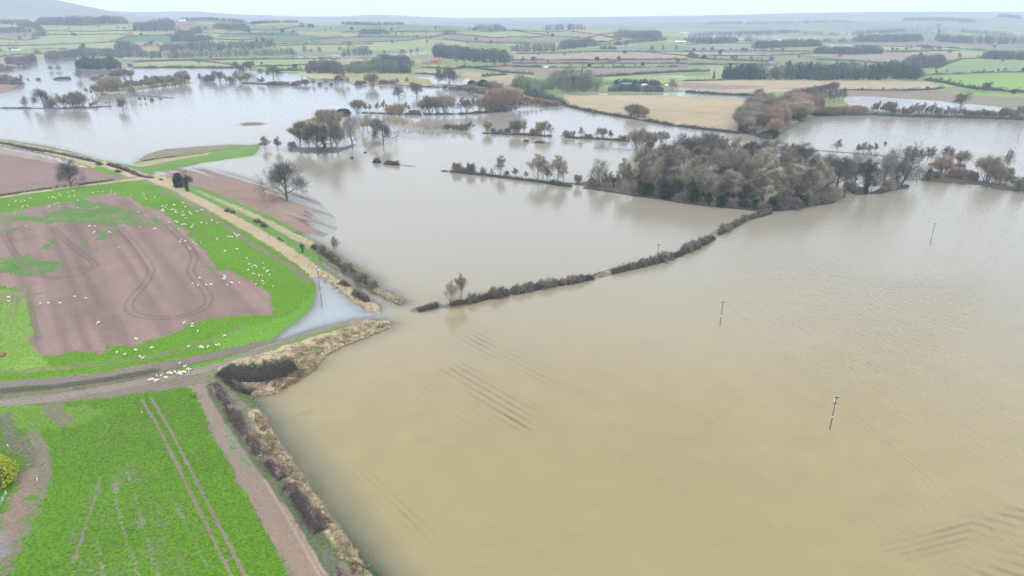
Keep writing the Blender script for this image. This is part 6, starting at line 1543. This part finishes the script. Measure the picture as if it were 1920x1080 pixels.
flock(z1([(631, 65), (727, 84), (342, 132), (410, 124), (510, 127), (834, 292)], 0, 540), 'white sheep dotted over the lower left bare ground', 'sheep dotted over the lower left bare ground')
flock(z1([(75, 78), (80, 110)], 0, 540), 'white sheep on the mown grass at the left edge', 'two sheep at the left edge')
flock(z1([(1145, 428), (1160, 430), (1147, 525), (989, 545), (1056, 563), (1185, 580), (1207, 592), (1281, 503)], 0, 540), 'white sheep on the lower green border, left half', 'sheep on the left half of the lower border')
flock(z1([(1554, 287), (1625, 295), (1624, 322), (1672, 367), (1593, 493), (1698, 492), (1717, 502), (1758, 492), (1521, 633)], 0, 540), 'white sheep on the lower green border, right half', 'sheep on the right half of the lower border')
flock([(406, 646), (411, 645), (422, 629), (377, 650)], 'white sheep at the right tip of the lower green border', 'sheep at the right tip of the lower border')
flock(z1([(1267, 778), (1292, 762), (1310, 775), (1322, 782), (1338, 778), (1326, 742), (1361, 733), (1403, 750), (1420, 718), (1440, 722), (1450, 720), (1480, 710), (1505, 712), (1515, 705), (1512, 722), (1527, 716), (1537, 720), (1545, 708), (1558, 712), (1530, 728), (1583, 684), (1603, 686), (1562, 664)], 0, 540),
      'white sheep huddled in the mob on the mud beside the track', 'mob of sheep beside the track')

# ------------------------------------------------------------ far houses and barns
def house(u, v, w, d, hw, hr, rz, wall, roof, label, cat='house', name='house', chimneys=1, wins=2, wing=False, z_off=0):
    x, y, z = hit(u, v); o = empty(name, (x, y, z - .2), rz); tag(o, label, cat)
    m = MB()
    m.add([(-w / 2, -d / 2, 0), (w / 2, -d / 2, 0), (w / 2, d / 2, 0), (-w / 2, d / 2, 0), (-w / 2, -d / 2, hw), (w / 2, -d / 2, hw), (w / 2, d / 2, hw), (-w / 2, d / 2, hw), (-w / 2, 0, hw + hr), (w / 2, 0, hw + hr)],
          [(0, 1, 5, 4), (1, 2, 6, 9, 5), (2, 3, 7, 6), (3, 0, 4, 8, 7)])
    if wing:
        m.add([(w * .1, -d * .95, 0), (w * .42, -d * .95, 0), (w * .42, -d / 2, 0), (w * .1, -d / 2, 0), (w * .1, -d * .95, hw), (w * .42, -d * .95, hw), (w * .42, -d / 2, hw), (w * .1, -d / 2, hw), (w * .26, -d * .95, hw + hr * .8)],
              [(0, 1, 5, 8, 4), (1, 2, 6, 5), (3, 0, 4, 7)])
    m.build('wall', MAT[wall], o)
    m = MB(); e = .35; sl = hr / (d / 2)
    for s in (-1, 1):
        y1 = s * (d / 2 + e); z1_ = hw - e * sl + .05
        m.add([(-w / 2 - e, y1, z1_), (w / 2 + e, y1, z1_), (w / 2 + e, 0, hw + hr + .08), (-w / 2 - e, 0, hw + hr + .08), (-w / 2 - e, y1, z1_ + .15), (w / 2 + e, y1, z1_ + .15), (w / 2 + e, 0, hw + hr + .25), (-w / 2 - e, 0, hw + hr + .25)],
              [(0, 1, 2, 3), (4, 5, 6, 7), (0, 1, 5, 4), (1, 2, 6, 5), (0, 3, 7, 4)])
    if wing:
        for s in (-1, 1):
            xm = w * .26; xe = xm + s * (w * .16 + .3)
            m.add([(xm, -d * .95 - .3, hw + hr * .8 + .1), (xm, 0, hw + hr * .8 + .1), (xe, 0, hw - .1), (xe, -d * .95 - .3, hw - .1)], [(0, 1, 2, 3)])
    rf = m.build('roof', MAT[roof], o)
    for k in range(chimneys):
        m = MB(); cx = (-w * .38, w * .38, 0)[k % 3]; m.box((cx, 0, hw + hr + .5), (.9, .7, 1.8)); m.box((cx, 0, hw + hr + 1.5), (1.05, .85, .2)); m.tube((cx, 0, hw + hr + 1.6), (cx, 0, hw + hr + 2.0), .16, .13, 6)
        m.build('chimney', MAT['brick'], rf)
    for k in range(wins):
        cx = (-.5 + (k + .5) / wins) * w
        for zz in ((hw * .3, hw * .75) if hw > 4 else (hw * .5,)):
            m = MB(); m.box((cx, -d / 2 - .04, zz), (1.1, .1, 1.1)); m.build('window', MAT['window_glass'], o)
    m = MB(); m.box((w * .04, -d / 2 - .05, 1.0), (1.0, .12, 2.0)); m.build('door', MAT['post_wood'], o)
    return o
house(818, 119, 22, 9, 6, 4.2, .15, 'brick', 'roof_red', 'large gabled brick farmhouse before the dark wood', chimneys=3, wins=5, wing=True)
house(800, 121, 14, 7, 3.6, 2.6, .1, 'brick', 'roof_slate', 'brick outbuilding left of the large farmhouse', 'farm building', 'outbuilding', 0, 3)
house(402, 93.5, 14, 9, 5.5, 4.5, .2, 'white_paint', 'roof_slate', 'white gabled house among the village trees', chimneys=2, wins=3, wing=True)
house(490, 86, 16, 9, 5.5, 4.5, -.3, 'white_paint', 'roof_red', 'white house with a reddish roof and two dark conifers', chimneys=1, wins=3)
house(503, 84.5, 12, 9, 5.5, 4, .6, 'brick', 'roof_red', 'brick house just right of the white house with a reddish roof', chimneys=1, wins=3)
house(337, 88, 20, 10, 5.5, 5, .1, 'brick', 'roof_red', 'low brick house with wide red roofs at the left of the village', chimneys=2, wins=4, wing=True)
house(342, 40, 20, 10, 6, 4, .2, 'white_paint', 'roof_slate', 'white farmhouse high on the left ridge', chimneys=1, wins=3)
house(27, 95, 26, 10, 4.5, 4, .05, 'white_paint', 'rust', 'long barn with a red roof at the far left', 'barn', 'barn', 0, 2)
house(245, 67, 12, 8, 5, 3.5, .1, 'brick', 'roof_red', 'small red brick cottage by the hedge corner on the left', chimneys=1, wins=2)
house(1307, 80, 12, 8, 5.5, 5, 1.2, 'white_paint', 'white_paint', 'white gabled cottage by the flooded river on the right', chimneys=1, wins=2)
house(1275, 81, 34, 12, 4, 2.5, .05, 'roof_slate', 'roof_pale', 'long barn with a pale roof left of the white cottage', 'barn', 'barn', 0, 3)
house(1378, 142, 34, 14, 6, 2.4, .03, 'barn_black', 'barn_black', 'big black barn at the left of the dark tree belt', 'barn', 'barn', 0, 3)
house(1445, 125, 14, 9, 5.5, 4, .3, 'roof_slate', 'roof_slate', 'grey farmhouse behind the dark tree belt', chimneys=2, wins=3)
house(1174, 162, 13, 7, 3, 1.8, .2, 'shed_green', 'shed_green', 'green shed among bushes beyond the flood', 'shed', 'shed', 0, 1)
house(1846, 108.5, 26, 9, 3.5, 2.5, .0, 'brick', 'roof_red', 'long low brick building above the green fields at the right', 'farm building', 'farm_building', 0, 4)
house(912, 117, 12, 7, 3, 2.2, .1, 'brick', 'roof_slate', 'low brick shed at the right end of the farm wood', 'shed', 'shed', 0, 1)
house(1762, 45, 11, 7, 4, 3, .3, 'white_paint', 'roof_pale', 'pale farmhouse below the far right hill', chimneys=1, wins=2)
def caravan(u, v, rz, label, w=8, s=1.0):
    x, y, z = hit(u, v); o = empty('caravan', (x, y, z), rz, s); tag(o, label, 'caravan')
    m = MB(); m.box((0, 0, 1.65), (w, 2.6, 2.1), taper=.94); m.box((0, 0, 2.75), (w * .8, 2.2, .16)); m.build('body', MAT['white_paint'], o)
    for cx in (-w * .28, w * .22): 
        m = MB(); m.box((cx, -1.3, 1.8), (1.6, .08, .8)); m.build('window', MAT['window_glass'], o)
    for cx in (-.5, .5):
        m = MB(); m.tube((cx, -1.25, .35), (cx, 1.25, .35), .35, .35, 10); m.build('wheel', MAT['barn_black'], o)
for i, (u, lab) in enumerate([(187, 'left white caravan of the row beside the dark conifers'), (192, 'second white caravan of the row beside the dark conifers'), (198, 'third white caravan of the row beside the dark conifers'), (204, 'right white caravan of the row beside the dark conifers')]):
    caravan(u, 103, .3 * i, lab, 9, 1.2)
caravan(1208, 162, .2, 'white caravan right of the green shed', 7, 1.1)
caravan(1024, 127.5, .1, 'white caravan at the edge of the long brown field', 7, 1.1)
caravan(1250, 161.5, .5, 'pale caravan parked at the corner of the bright pasture', 6, .9)

# ------------------------------------------------------------ far woods
FW = far_wood
FW([(68, 50), (150, 49.5), (240, 46)], 120, 21, 'dark wood along the crest at the top left', dens=1.2, mix=.8)
FW([(250, 58), (290, 60), (330, 60)], 220, 18, 'straggling wood right of the crest wood at the top left', mats=('far_wood_dark', 'far_wood_brown'), mix=.6)
FW([(-60, 62.5), (10, 62), (60, 61)], 40, 14, 'low dark belt at the far left below the crest')
FW([(35, 50), (62, 53), (75, 60), (85, 68), (60, 72)], 30, 16, 'trees running down the slope at the top left', dens=1.2)
FW([(-60, 48), (10, 46), (60, 44)], 60, 14, 'thin wood on the skyline at the far left')
FW([(145, 103.5), (165, 104), (184, 103.5)], 40, 22, 'dark clump of conifers left of the caravans', 'conifer', mats=('evergreen', 'evergreen'))
FW([(216, 97), (240, 98), (267, 97)], 90, 22, 'broad dark clump right of the caravans', mats=('far_wood_dark', 'evergreen'), mix=.6)
FW([(84, 113), (110, 110), (145, 107), (200, 107), (232, 110)], 60, 14, 'brown bare wood above the left inlet', mats=('far_wood_brown', 'far_wood_dark'), mix=.75)
FW([(12, 120), (40, 122), (68, 115)], 40, 12, 'brown scrub wood at the top left shore', mats=('far_wood_brown', 'far_wood_dark'), mix=.75)
FW([(146, 131), (170, 132), (200, 131.5), (228, 129)], 75, 17, 'dense blue green copse standing in the left flood', dens=1.6, mats=('far_wood_dark', 'evergreen'), mix=.5)
FW([(210, 107), (260, 109), (330, 110), (420, 108), (520, 105), (560, 104)], 60, 13, 'long bare belt of trees along the narrow flooded strip', dens=1.0, mats=('far_wood_brown', 'far_wood_dark'), mix=.6)
FW([(300, 98), (350, 97), (420, 97), (480, 94), (520, 92)], 160, 16, 'village trees around the white houses', dens=.8)
FW([(320, 78), (360, 80), (400, 76)], 60, 14, 'clump of trees above the village')
FW([(400, 56), (450, 58), (470, 62)], 120, 12, 'scattered copse on the middle slope')
FW([(330, 68), (350, 70), (380, 62)], 80, 12, 'bushy copse on the left slope')
FW([(560, 52), (575, 53), (590, 52)], 25, 12, 'small copse high on the green slope')
FW([(470, 47), (500, 44), (540, 43), (560, 43)], 30, 9, 'row of trees on the left skyline')
FW([(340, 39), (400, 38.5), (460, 42)], 30, 10, 'skyline trees by the white ridge farmhouse')
FW([(575, 137), (610, 139), (650, 141)], 60, 17, 'bare copse at the shore in the middle', mats=('far_wood_brown', 'far_wood_dark'), mix=.65, dens=1.3)
FW([(650, 138), (700, 138), (740, 138), (770, 139)], 70, 17, 'long dark copse above the yellow meadow', mats=('far_wood_dark', 'far_wood_olive'), mix=.6, dens=1.2)
FW([(700, 120), (740, 122), (770, 128)], 60, 15, 'bare trees left of the brick farmhouse', mats=('far_wood_brown', 'far_wood_dark'))
FW([(812, 106), (850, 112), (900, 118), (962, 118)], 170, 19, 'big dark wood behind the brick farmhouse', dens=1.1, mats=('far_wood_dark', 'far_wood_brown'), mix=.65)
FW([(815, 110), (830, 111), (840, 111)], 14, 18, 'row of dark conifers beside the brick farmhouse', 'conifer', mats=('evergreen', 'evergreen'), dens=2)
FW([(958, 97), (1000, 98), (1048, 96)], 30, 20, 'row of tall thin poplars above the green field', mats=('far_wood_brown', 'far_wood_brown'), dens=1.4)
FW([(1048, 95), (1080, 91), (1116, 88)], 100, 18, 'grey bare wood right of the poplar row', mats=('far_wood_brown', 'far_wood_dark'), mix=.7)
FW([(660, 101), (690, 103), (640, 104)], 20, 17, 'bare trees by the flooded strip in the middle')
FW([(1022, 173), (1060, 174), (1128, 173.5)], 110, 17, 'grey green plantation behind the straw meadow', dens=1.0, mats=('far_wood_olive', 'far_wood_dark'), mix=.7)
FW([(962, 166), (990, 172), (1020, 174)], 60, 13, 'low olive scrub left of the plantation', mats=('far_wood_olive', 'far_wood_dark'), mix=.7)
FW([(1140, 173.5), (1180, 173.5), (1245, 173)], 14, 7, 'dark belt of bushes right of the plantation', dens=2)
FW([(1150, 160), (1200, 160), (1240, 162)], 14, 7, 'thin belt of bushes behind the green shed', dens=1.6)
FW([(1338, 149.5), (1400, 150), (1440, 150)], 30, 18, 'dark green conifer row in the long tree belt', 'conifer', mats=('evergreen', 'far_wood_dark'), mix=.7, dens=1.4)
FW([(1375, 138), (1400, 139), (1440, 138)], 40, 13, 'brown trees behind the black barn', mats=('far_wood_brown', 'far_wood_dark'))
FW([(1440, 151), (1500, 151), (1580, 152), (1660, 151.5), (1730, 150)], 85, 20, 'long dark tree belt behind the straw meadow on the right', dens=1.1, mats=('far_wood_dark', 'far_wood_brown'), mix=.65)
FW([(1692, 127), (1730, 129), (1770, 126)], 110, 16, 'rounded purple brown copse between the right hand fields', dens=1.6, mats=('far_wood_brown', 'far_wood_dark'), mix=.6)
FW([(1525, 101), (1580, 102), (1655, 101.5)], 60, 15, 'low long dark wood in the right middle distance', dens=1.6)
FW([(1410, 92), (1470, 90), (1540, 88)], 110, 17, 'mixed wood beyond the flooded fields on the right', mats=('far_wood_dark', 'evergreen'), mix=.6)
FW([(1598, 79.5), (1660, 80), (1730, 79)], 160, 20, 'large dark wood below the far right hills', dens=1.4, mats=('far_wood_dark', 'far_wood_dark'))
FW([(1752, 78), (1820, 84), (1930, 84), (2050, 84)], 220, 20, 'broad wood at the right edge below the hills', dens=1.0, mats=('far_wood_dark', 'evergreen'), mix=.6)
FW([(1543, 80), (1560, 80.5)], 30, 15, 'left of two dark square copses in the haze')
FW([(1571, 80), (1590, 80.5)], 30, 15, 'right of two dark square copses in the haze')
FW([(1840, 111), (1880, 113), (1960, 113)], 70, 14, 'brown wood at the right edge above the pale green field', mats=('far_wood_brown', 'far_wood_dark'), mix=.6)
FW([(1151, 70), (1190, 73), (1240, 72)], 110, 20, 'dark wood at the end of the low ridge', dens=1.3)
FW([(1018, 57), (1060, 56), (1098, 56.5)], 14, 20, 'row of tall trees on the skyline of the low ridge', dens=1.6)
FW([(890, 56.5), (920, 57), (948, 58)], 50, 17, 'dark wood on the middle skyline')
FW([(1280, 80), (1330, 82), (1384, 80)], 60, 16, 'wood behind the white cottage by the river')
FW([(1395, 78), (1420, 79)], 30, 16, 'tree clump between the flooded meadows')
FW([(675, 64), (690, 65), (730, 65)], 60, 13, 'copse on the far side of the middle fields')
FW([(832, 66), (855, 66)], 50, 13, 'copse on the slope above the farm wood')
FW([(1125, 93), (1140, 94), (1158, 94)], 25, 8, 'small round clump in the green field')
FW([(1290, 71), (1400, 66), (1500, 62)], 60, 14, 'hazy belt of trees beyond the flooded river')
FW([(1500, 66), (1600, 68), (1700, 60), (1800, 62), (1900, 70)], 200, 16, 'hazy woods at the foot of the far right hills', dens=.5)
FW([(1690, 41), (1740, 40), (1800, 42), (1830, 44)], 120, 20, 'wood on the shoulder of the far right hill', dens=.8)
FW([(1868, 33), (1890, 33), (1915, 36)], 120, 16, 'wooded knob on the far right hill', dens=.8)
FW([(1320, 47), (1420, 46), (1500, 45), (1600, 44)], 150, 16, 'faint woods on the distant skyline at the right', dens=.3)
FW([(640, 46), (700, 48), (760, 46.5)], 20, 10, 'small trees on the middle skyline')
FW([(1100, 88), (1160, 86), (1200, 80), (1230, 78), (1250, 76)], 30, 9, 'bushes lining the flooded meadow beyond the ridge', dens=.7)
FW([(1290, 108), (1300, 110), (1310, 110)], 20, 10, 'dark clump left of the hedged fields')

# far single trees
ft = random.Random(21)
FT = [(130, 57, 5), (140, 67, 5), (123, 59, 4), (104, 65, 4), (185, 52, 5), (222, 55, 6), (233, 56, 6), (254, 57, 6), (265, 67, 5), (276, 67, 4), (38, 75, 8), (62, 72, 7), (70, 70, 9), (24, 49, 5), (275, 90, 10), (285, 88, 12), (296, 90, 9), (456, 80, 6), (482, 80, 8), (493, 79, 7),
      (575, 86, 9), (365, 60, 7), (386, 58, 9), (370, 56, 7), (447, 55, 6), (513, 55, 5), (530, 61, 6), (550, 63, 7), (498, 63, 5), (490, 66, 4), (511, 66, 4), (564, 46, 5), (610, 58, 6), (620, 57, 5), (652, 88, 9), (656, 87, 8), (675, 70, 7), (712, 55, 5), (734, 57, 4), (754, 65, 4), (776, 73, 6), (799, 64, 4), (801, 83, 9), (807, 74, 5),
      (817, 55, 6), (824, 55, 6), (880, 57, 5), (889, 57, 5), (957, 72, 5), (660, 56, 5), (572, 101, 14), (600, 102, 14), (583, 99, 8), (644, 108, 9), (672, 105, 10), (682, 105, 11), (694, 104, 10), (755, 104, 12), (771, 100, 8), (783, 99, 10), (856, 118, 10), (870, 118, 9), (893, 78, 9), (875, 83, 8), (980, 119, 12), (1000, 117, 11), (1004, 120, 12), (1027, 120, 8), (1139, 114, 6), (1160, 112, 6),
      (1222, 96, 10), (1243, 97, 12), (1268, 96, 10), (1087, 100, 5), (1270, 119, 10), (1217, 115, 6), (1239, 113, 5), (1110, 122, 5), (1092, 125, 9), (1070, 125, 7), (1105, 126, 6), (1130, 126, 7), (1150, 126, 5), (1168, 126, 6), (1190, 125, 6), (1205, 123, 6), (1301, 96, 5), (1318, 96, 6), (1335, 97, 9), (1354, 96, 5), (1369, 96, 7), (1380, 96, 5), (1392, 97, 8), (1399, 97, 7), (1415, 96, 6), (1431, 96, 12), (1447, 95, 6), (1320, 111, 8), (1340, 111, 6), (1373, 113, 10), (1380, 112, 8), (1408, 113, 7), (1445, 113, 10), (1447, 119, 13), (1420, 114, 6),
      (1653, 96, 7), (1673, 96, 8), (1682, 96, 6), (1698, 96, 9), (1732, 95, 11), (1740, 95, 10), (1748, 95, 7), (1760, 96, 10), (1798, 111, 12), (1780, 100, 7), (1620, 126, 11), (1597, 148, 18), (1755, 139, 8), (1775, 137, 7), (1822, 136, 5), (1844, 135, 6), (1871, 135, 7), (1884, 135, 8), (1919, 134, 7), (1764, 152, 7), (1780, 155, 8), (1798, 162, 9), (1815, 166, 7), (1848, 172, 18), (1866, 172, 6), (1900, 176, 8),
      (1421, 188, 22), (1615, 170, 6), (1655, 170, 7), (1692, 169, 4), (1738, 170, 8), (1748, 168, 5), (1310, 176, 6), (1332, 177, 4), (1345, 177, 4), (1389, 178, 4), (1260, 171, 22), (1225, 166, 13), (1157, 143, 6), (1177, 143, 6), (1200, 140, 5), (500, 129, 8), (517, 130, 9), (553, 129, 8), (245, 129, 10), (1830, 170, 6), (1888, 108, 7), (1759, 55, 12), (1748, 66, 7), (927, 125, 9), (946, 126, 9)]
for k in range(105):
    u, v = ft.uniform(-20, 1940), 44 + 84 * ft.random() ** 1.1
    if u > 1180 and v < 64: continue
    if 1000 < u < 1300 and v < 60: continue
    x_, y_, z_ = hit(u, v)
    FT.append((u, v, ft.uniform(6, 11) * FPX / y_ * 1.05))
for u, v, hp in FT:
    tall = hp / max(1, (v - 20)) * 60
    key = ft.choice(['oak', 'oak_open', 'oak', 'ash', 'round_evergreen', 'ivy_tree']) if hp < 9 else ft.choice(['oak', 'ash', 'oak_open'])
    region = 'on the hedges left of the village' if u < 300 else 'on the slopes around the village' if u < 640 else 'on the middle fields below the skyline' if (u < 960 and v < 92) else 'around the brick farmhouse and its wood' if u < 960 else \
        'on the hedges of the long brown fields' if (u < 1290 and v < 130) else 'around the green shed' if u < 1290 else 'in the hedged fields behind the black barn' if (u < 1460 and v < 125) else 'at the edges of the straw meadow on the right' if (v > 140 and u < 1760) else 'on the hedges of the green fields at the right'
    tree_px(u, v, hp, key, 'small dark hedgerow tree ' + region, 'hedgerow trees ' + region, ft.uniform(.9, 1.25), name='hedgerow_tree', whole=True)
tree_px(1759, 64, 10, 'conifer', 'tall pointed conifer rising from the hazy woods at the right', wide=.9)
tree_px(482, 81, 9, 'conifer', 'left of two dark conifers behind the white house', wide=1.0)
tree_px(492, 81, 9, 'conifer', 'right of two dark conifers behind the white house', wide=1.0)

# far hedges
HL = [
    ([(-60, 53), (48, 52.5)], 'at the far left top'), ([(80, 59.5), (130, 59.5), (190, 59.3), (275, 59)], 'below the wide crest pasture'), ([(85, 66), (190, 65), (250, 66.5)], 'across the left middle slope'),
    ([(-60, 89), (0, 87), (100, 84.5), (180, 81), (225, 79)], 'long one curving up from the left edge'), ([(205, 77), (225, 74), (240, 68.5), (280, 66.5), (330, 66)], 'climbing to the red cottage'),
    ([(60, 92.5), (140, 93), (215, 93)], 'below the pale strip on the left'), ([(0, 107), (40, 103), (100, 101), (145, 99)], 'along the bright pasture at the left'), ([(-60, 73), (0, 74), (50, 76), (75, 72)], 'in the brown corner at the left'),
    ([(320, 79), (400, 74), (440, 75.5), (480, 74)], 'above the village'), ([(430, 80.5), (480, 85), (540, 82), (600, 81)], 'right of the village'), ([(520, 87), (560, 85), (640, 84), (700, 83)], 'below the dark green slope'),
    ([(320, 63.5), (400, 63), (480, 65), (560, 66)], 'along the pale track of the left slope'), ([(590, 75), (640, 71), (690, 69.5), (770, 71)], 'above the purple strip'), ([(455, 56), (520, 57), (570, 50)], 'up the green slope'),
    ([(640, 80), (700, 79), (760, 77), (790, 73)], 'between purple strip and pale meadow'), ([(640, 61), (760, 60), (860, 59.5)], 'far one under the skyline in the middle'), ([(790, 73), (830, 66.5), (856, 61)], 'running up to the skyline copse'),
    ([(830, 74), (880, 79), (940, 81), (1000, 82)], 'under the wide brown field'), ([(855, 65), (900, 69), (930, 72), (960, 70), (1018, 69)], 'over the wide brown field'), ([(900, 59.5), (980, 58.5), (1060, 60)], 'along the back of the ridge'),
    ([(960, 57), (1020, 66), (1100, 73)], 'slanting across the ridge'), ([(1100, 73), (1125, 66), (1150, 63)], 'at the nose of the ridge'), ([(1060, 58), (1110, 64), (1165, 74)], 'down the nose of the ridge'), ([(1105, 79), (1140, 78), (1165, 74)], 'at the foot of the ridge'),
    ([(965, 101.5), (1040, 100), (1060, 99)], 'below the poplar row'), ([(1060, 99), (1120, 98), (1200, 97.5), (1300, 98)], 'along the top of the long brown field'), ([(1190, 97), (1240, 101), (1290, 106)], 'cutting the corner behind the long brown field'),
    ([(960, 113.5), (1060, 113.5), (1130, 113.5), (1200, 112.5), (1290, 112)], 'through the middle of the brown fields'), ([(960, 119.5), (1060, 120), (1135, 120), (1160, 116), (1165, 113)], 'below the middle of the brown fields'), ([(1135, 120), (1200, 120), (1290, 120)], 'right part below the middle of the brown fields'),
    ([(960, 126), (1018, 127)], 'left thick one above the pink field'), ([(1022, 127.5), (1120, 128), (1200, 127.5), (1290, 126)], 'broken one above the pink field'), ([(860, 126), (900, 130), (950, 137), (1000, 140)], 'left thick one below the pink field'),
    ([(1115, 145), (1160, 143), (1200, 140), (1250, 137), (1330, 134)], 'thick one right below the pink field'), ([(905, 144), (925, 142), (950, 141)], 'short thick one beside the tan fields'), ([(780, 139), (820, 141), (850, 146)], 'dark one below the farmhouse lawn'),
    ([(790, 127), (850, 130), (880, 128), (960, 124)], 'in front of the brick farmhouse'), ([(250, 116), (290, 115), (320, 114.5), (440, 112.5), (560, 111.5), (640, 110)], 'long one between the narrow flooded strip and the pasture'), ([(360, 115), (400, 118), (440, 123)], 'slanting one across the green pasture'),
    ([(250, 127.5), (330, 126.5), (430, 127.5), (455, 126)], 'along the water below the yellow pasture'), ([(480, 125), (540, 124), (600, 121)], 'short one above the puddled pasture'), ([(490, 133), (530, 133.5), (570, 133)], 'broken one above the puddles'),
    ([(1285, 84), (1340, 82.5), (1440, 82), (1500, 84)], 'behind the hedged fields at the river'), ([(1280, 97), (1360, 96.6), (1440, 96.8), (1530, 97)], 'straight one above the long flooded field'), ([(1330, 105), (1430, 105), (1500, 103), (1530, 100)], 'below the long flooded field'),
    ([(1290, 108), (1330, 112), (1400, 115), (1450, 117)], 'thick one above the narrow tan field'), ([(1290, 121.5), (1360, 121.5), (1460, 121.5)], 'below the narrow tan field'), ([(1525, 113), (1600, 115), (1650, 119), (1692, 121)], 'dark one above the grassy strip on the right'),
    ([(1640, 97), (1720, 96), (1800, 96)], 'behind the pinkish field on the right'), ([(1660, 99), (1740, 98)], 'short one behind the pinkish field'), ([(1755, 130), (1775, 121), (1800, 112), (1840, 110), (1920, 111)], 'climbing right above the pale green field'),
    ([(1725, 142), (1780, 140), (1850, 137), (1920, 136), (2050, 138)], 'between the pale and the bright green fields'), ([(1735, 151), (1770, 156), (1800, 163), (1830, 168), (1880, 172), (1940, 176), (2050, 182)], 'broad one below the bright green field'),
    ([(1570, 170), (1620, 170.5), (1700, 171), (1750, 169), (1768, 166)], 'along the lower edge of the straw meadow at the right'), ([(1285, 173), (1340, 177), (1420, 181)], 'dark one standing in the water strip'), ([(1280, 153), (1330, 152), (1390, 150)], 'thin one above the straw meadow at the right'),
    ([(1600, 86), (1700, 88), (1800, 90)], 'across the purple fields at the right'), ([(1720, 86), (1800, 92), (1850, 95)], 'down to the wood at the right'), ([(455, 156), (520, 159), (560, 160)], 'low scrubby one along the middle shore'), ([(700, 159), (760, 162), (830, 164)], 'low reddish one below the yellow meadow'),
]
for pts, lab in HL:
    thick = 'thick' in lab or 'broad' in lab
    wet_ = 'scrubby' in lab or 'reddish' in lab
    hedge(pts, 8 if thick else 4.5, 5.5 if thick else (2.2 if wet_ else 4.0), 'far field hedge, ' + lab, 2.2 if not thick else 5, tl=2.0, tw=.7, step=8, mats=('far_hedge', 'twig_brown' if wet_ else 'far_hedge'), sides=6, hvar=.4, gaps=.35 if 'broken' in lab else 0)
# ------------------------------------------------------------ haze
hb = MB()
hb.box((0, 4300, 215), (19000, 10500, 434))
hz = hb.build('haze', [bpy.data.materials.new('haze')])
hm = hz.data.materials[0]; hm.use_nodes = True
hn = hm.node_tree; hn.nodes.clear()
ho = hn.nodes.new("ShaderNodeOutputMaterial"); hv = hn.nodes.new("ShaderNodeVolumePrincipled")
hv.inputs['Color'].default_value = HAZE_COLOR
hv.inputs['Absorption Color'].default_value = (0, 0, 0, 1)
hv.inputs['Density'].default_value = HAZE_DENSITY
hv.inputs['Anisotropy'].default_value = 0.2
hn.links.new(hv.outputs[0], ho.inputs['Volume'])
tag(hz, 'pale blue winter haze over the flooded valley', 'haze', kind='stuff')
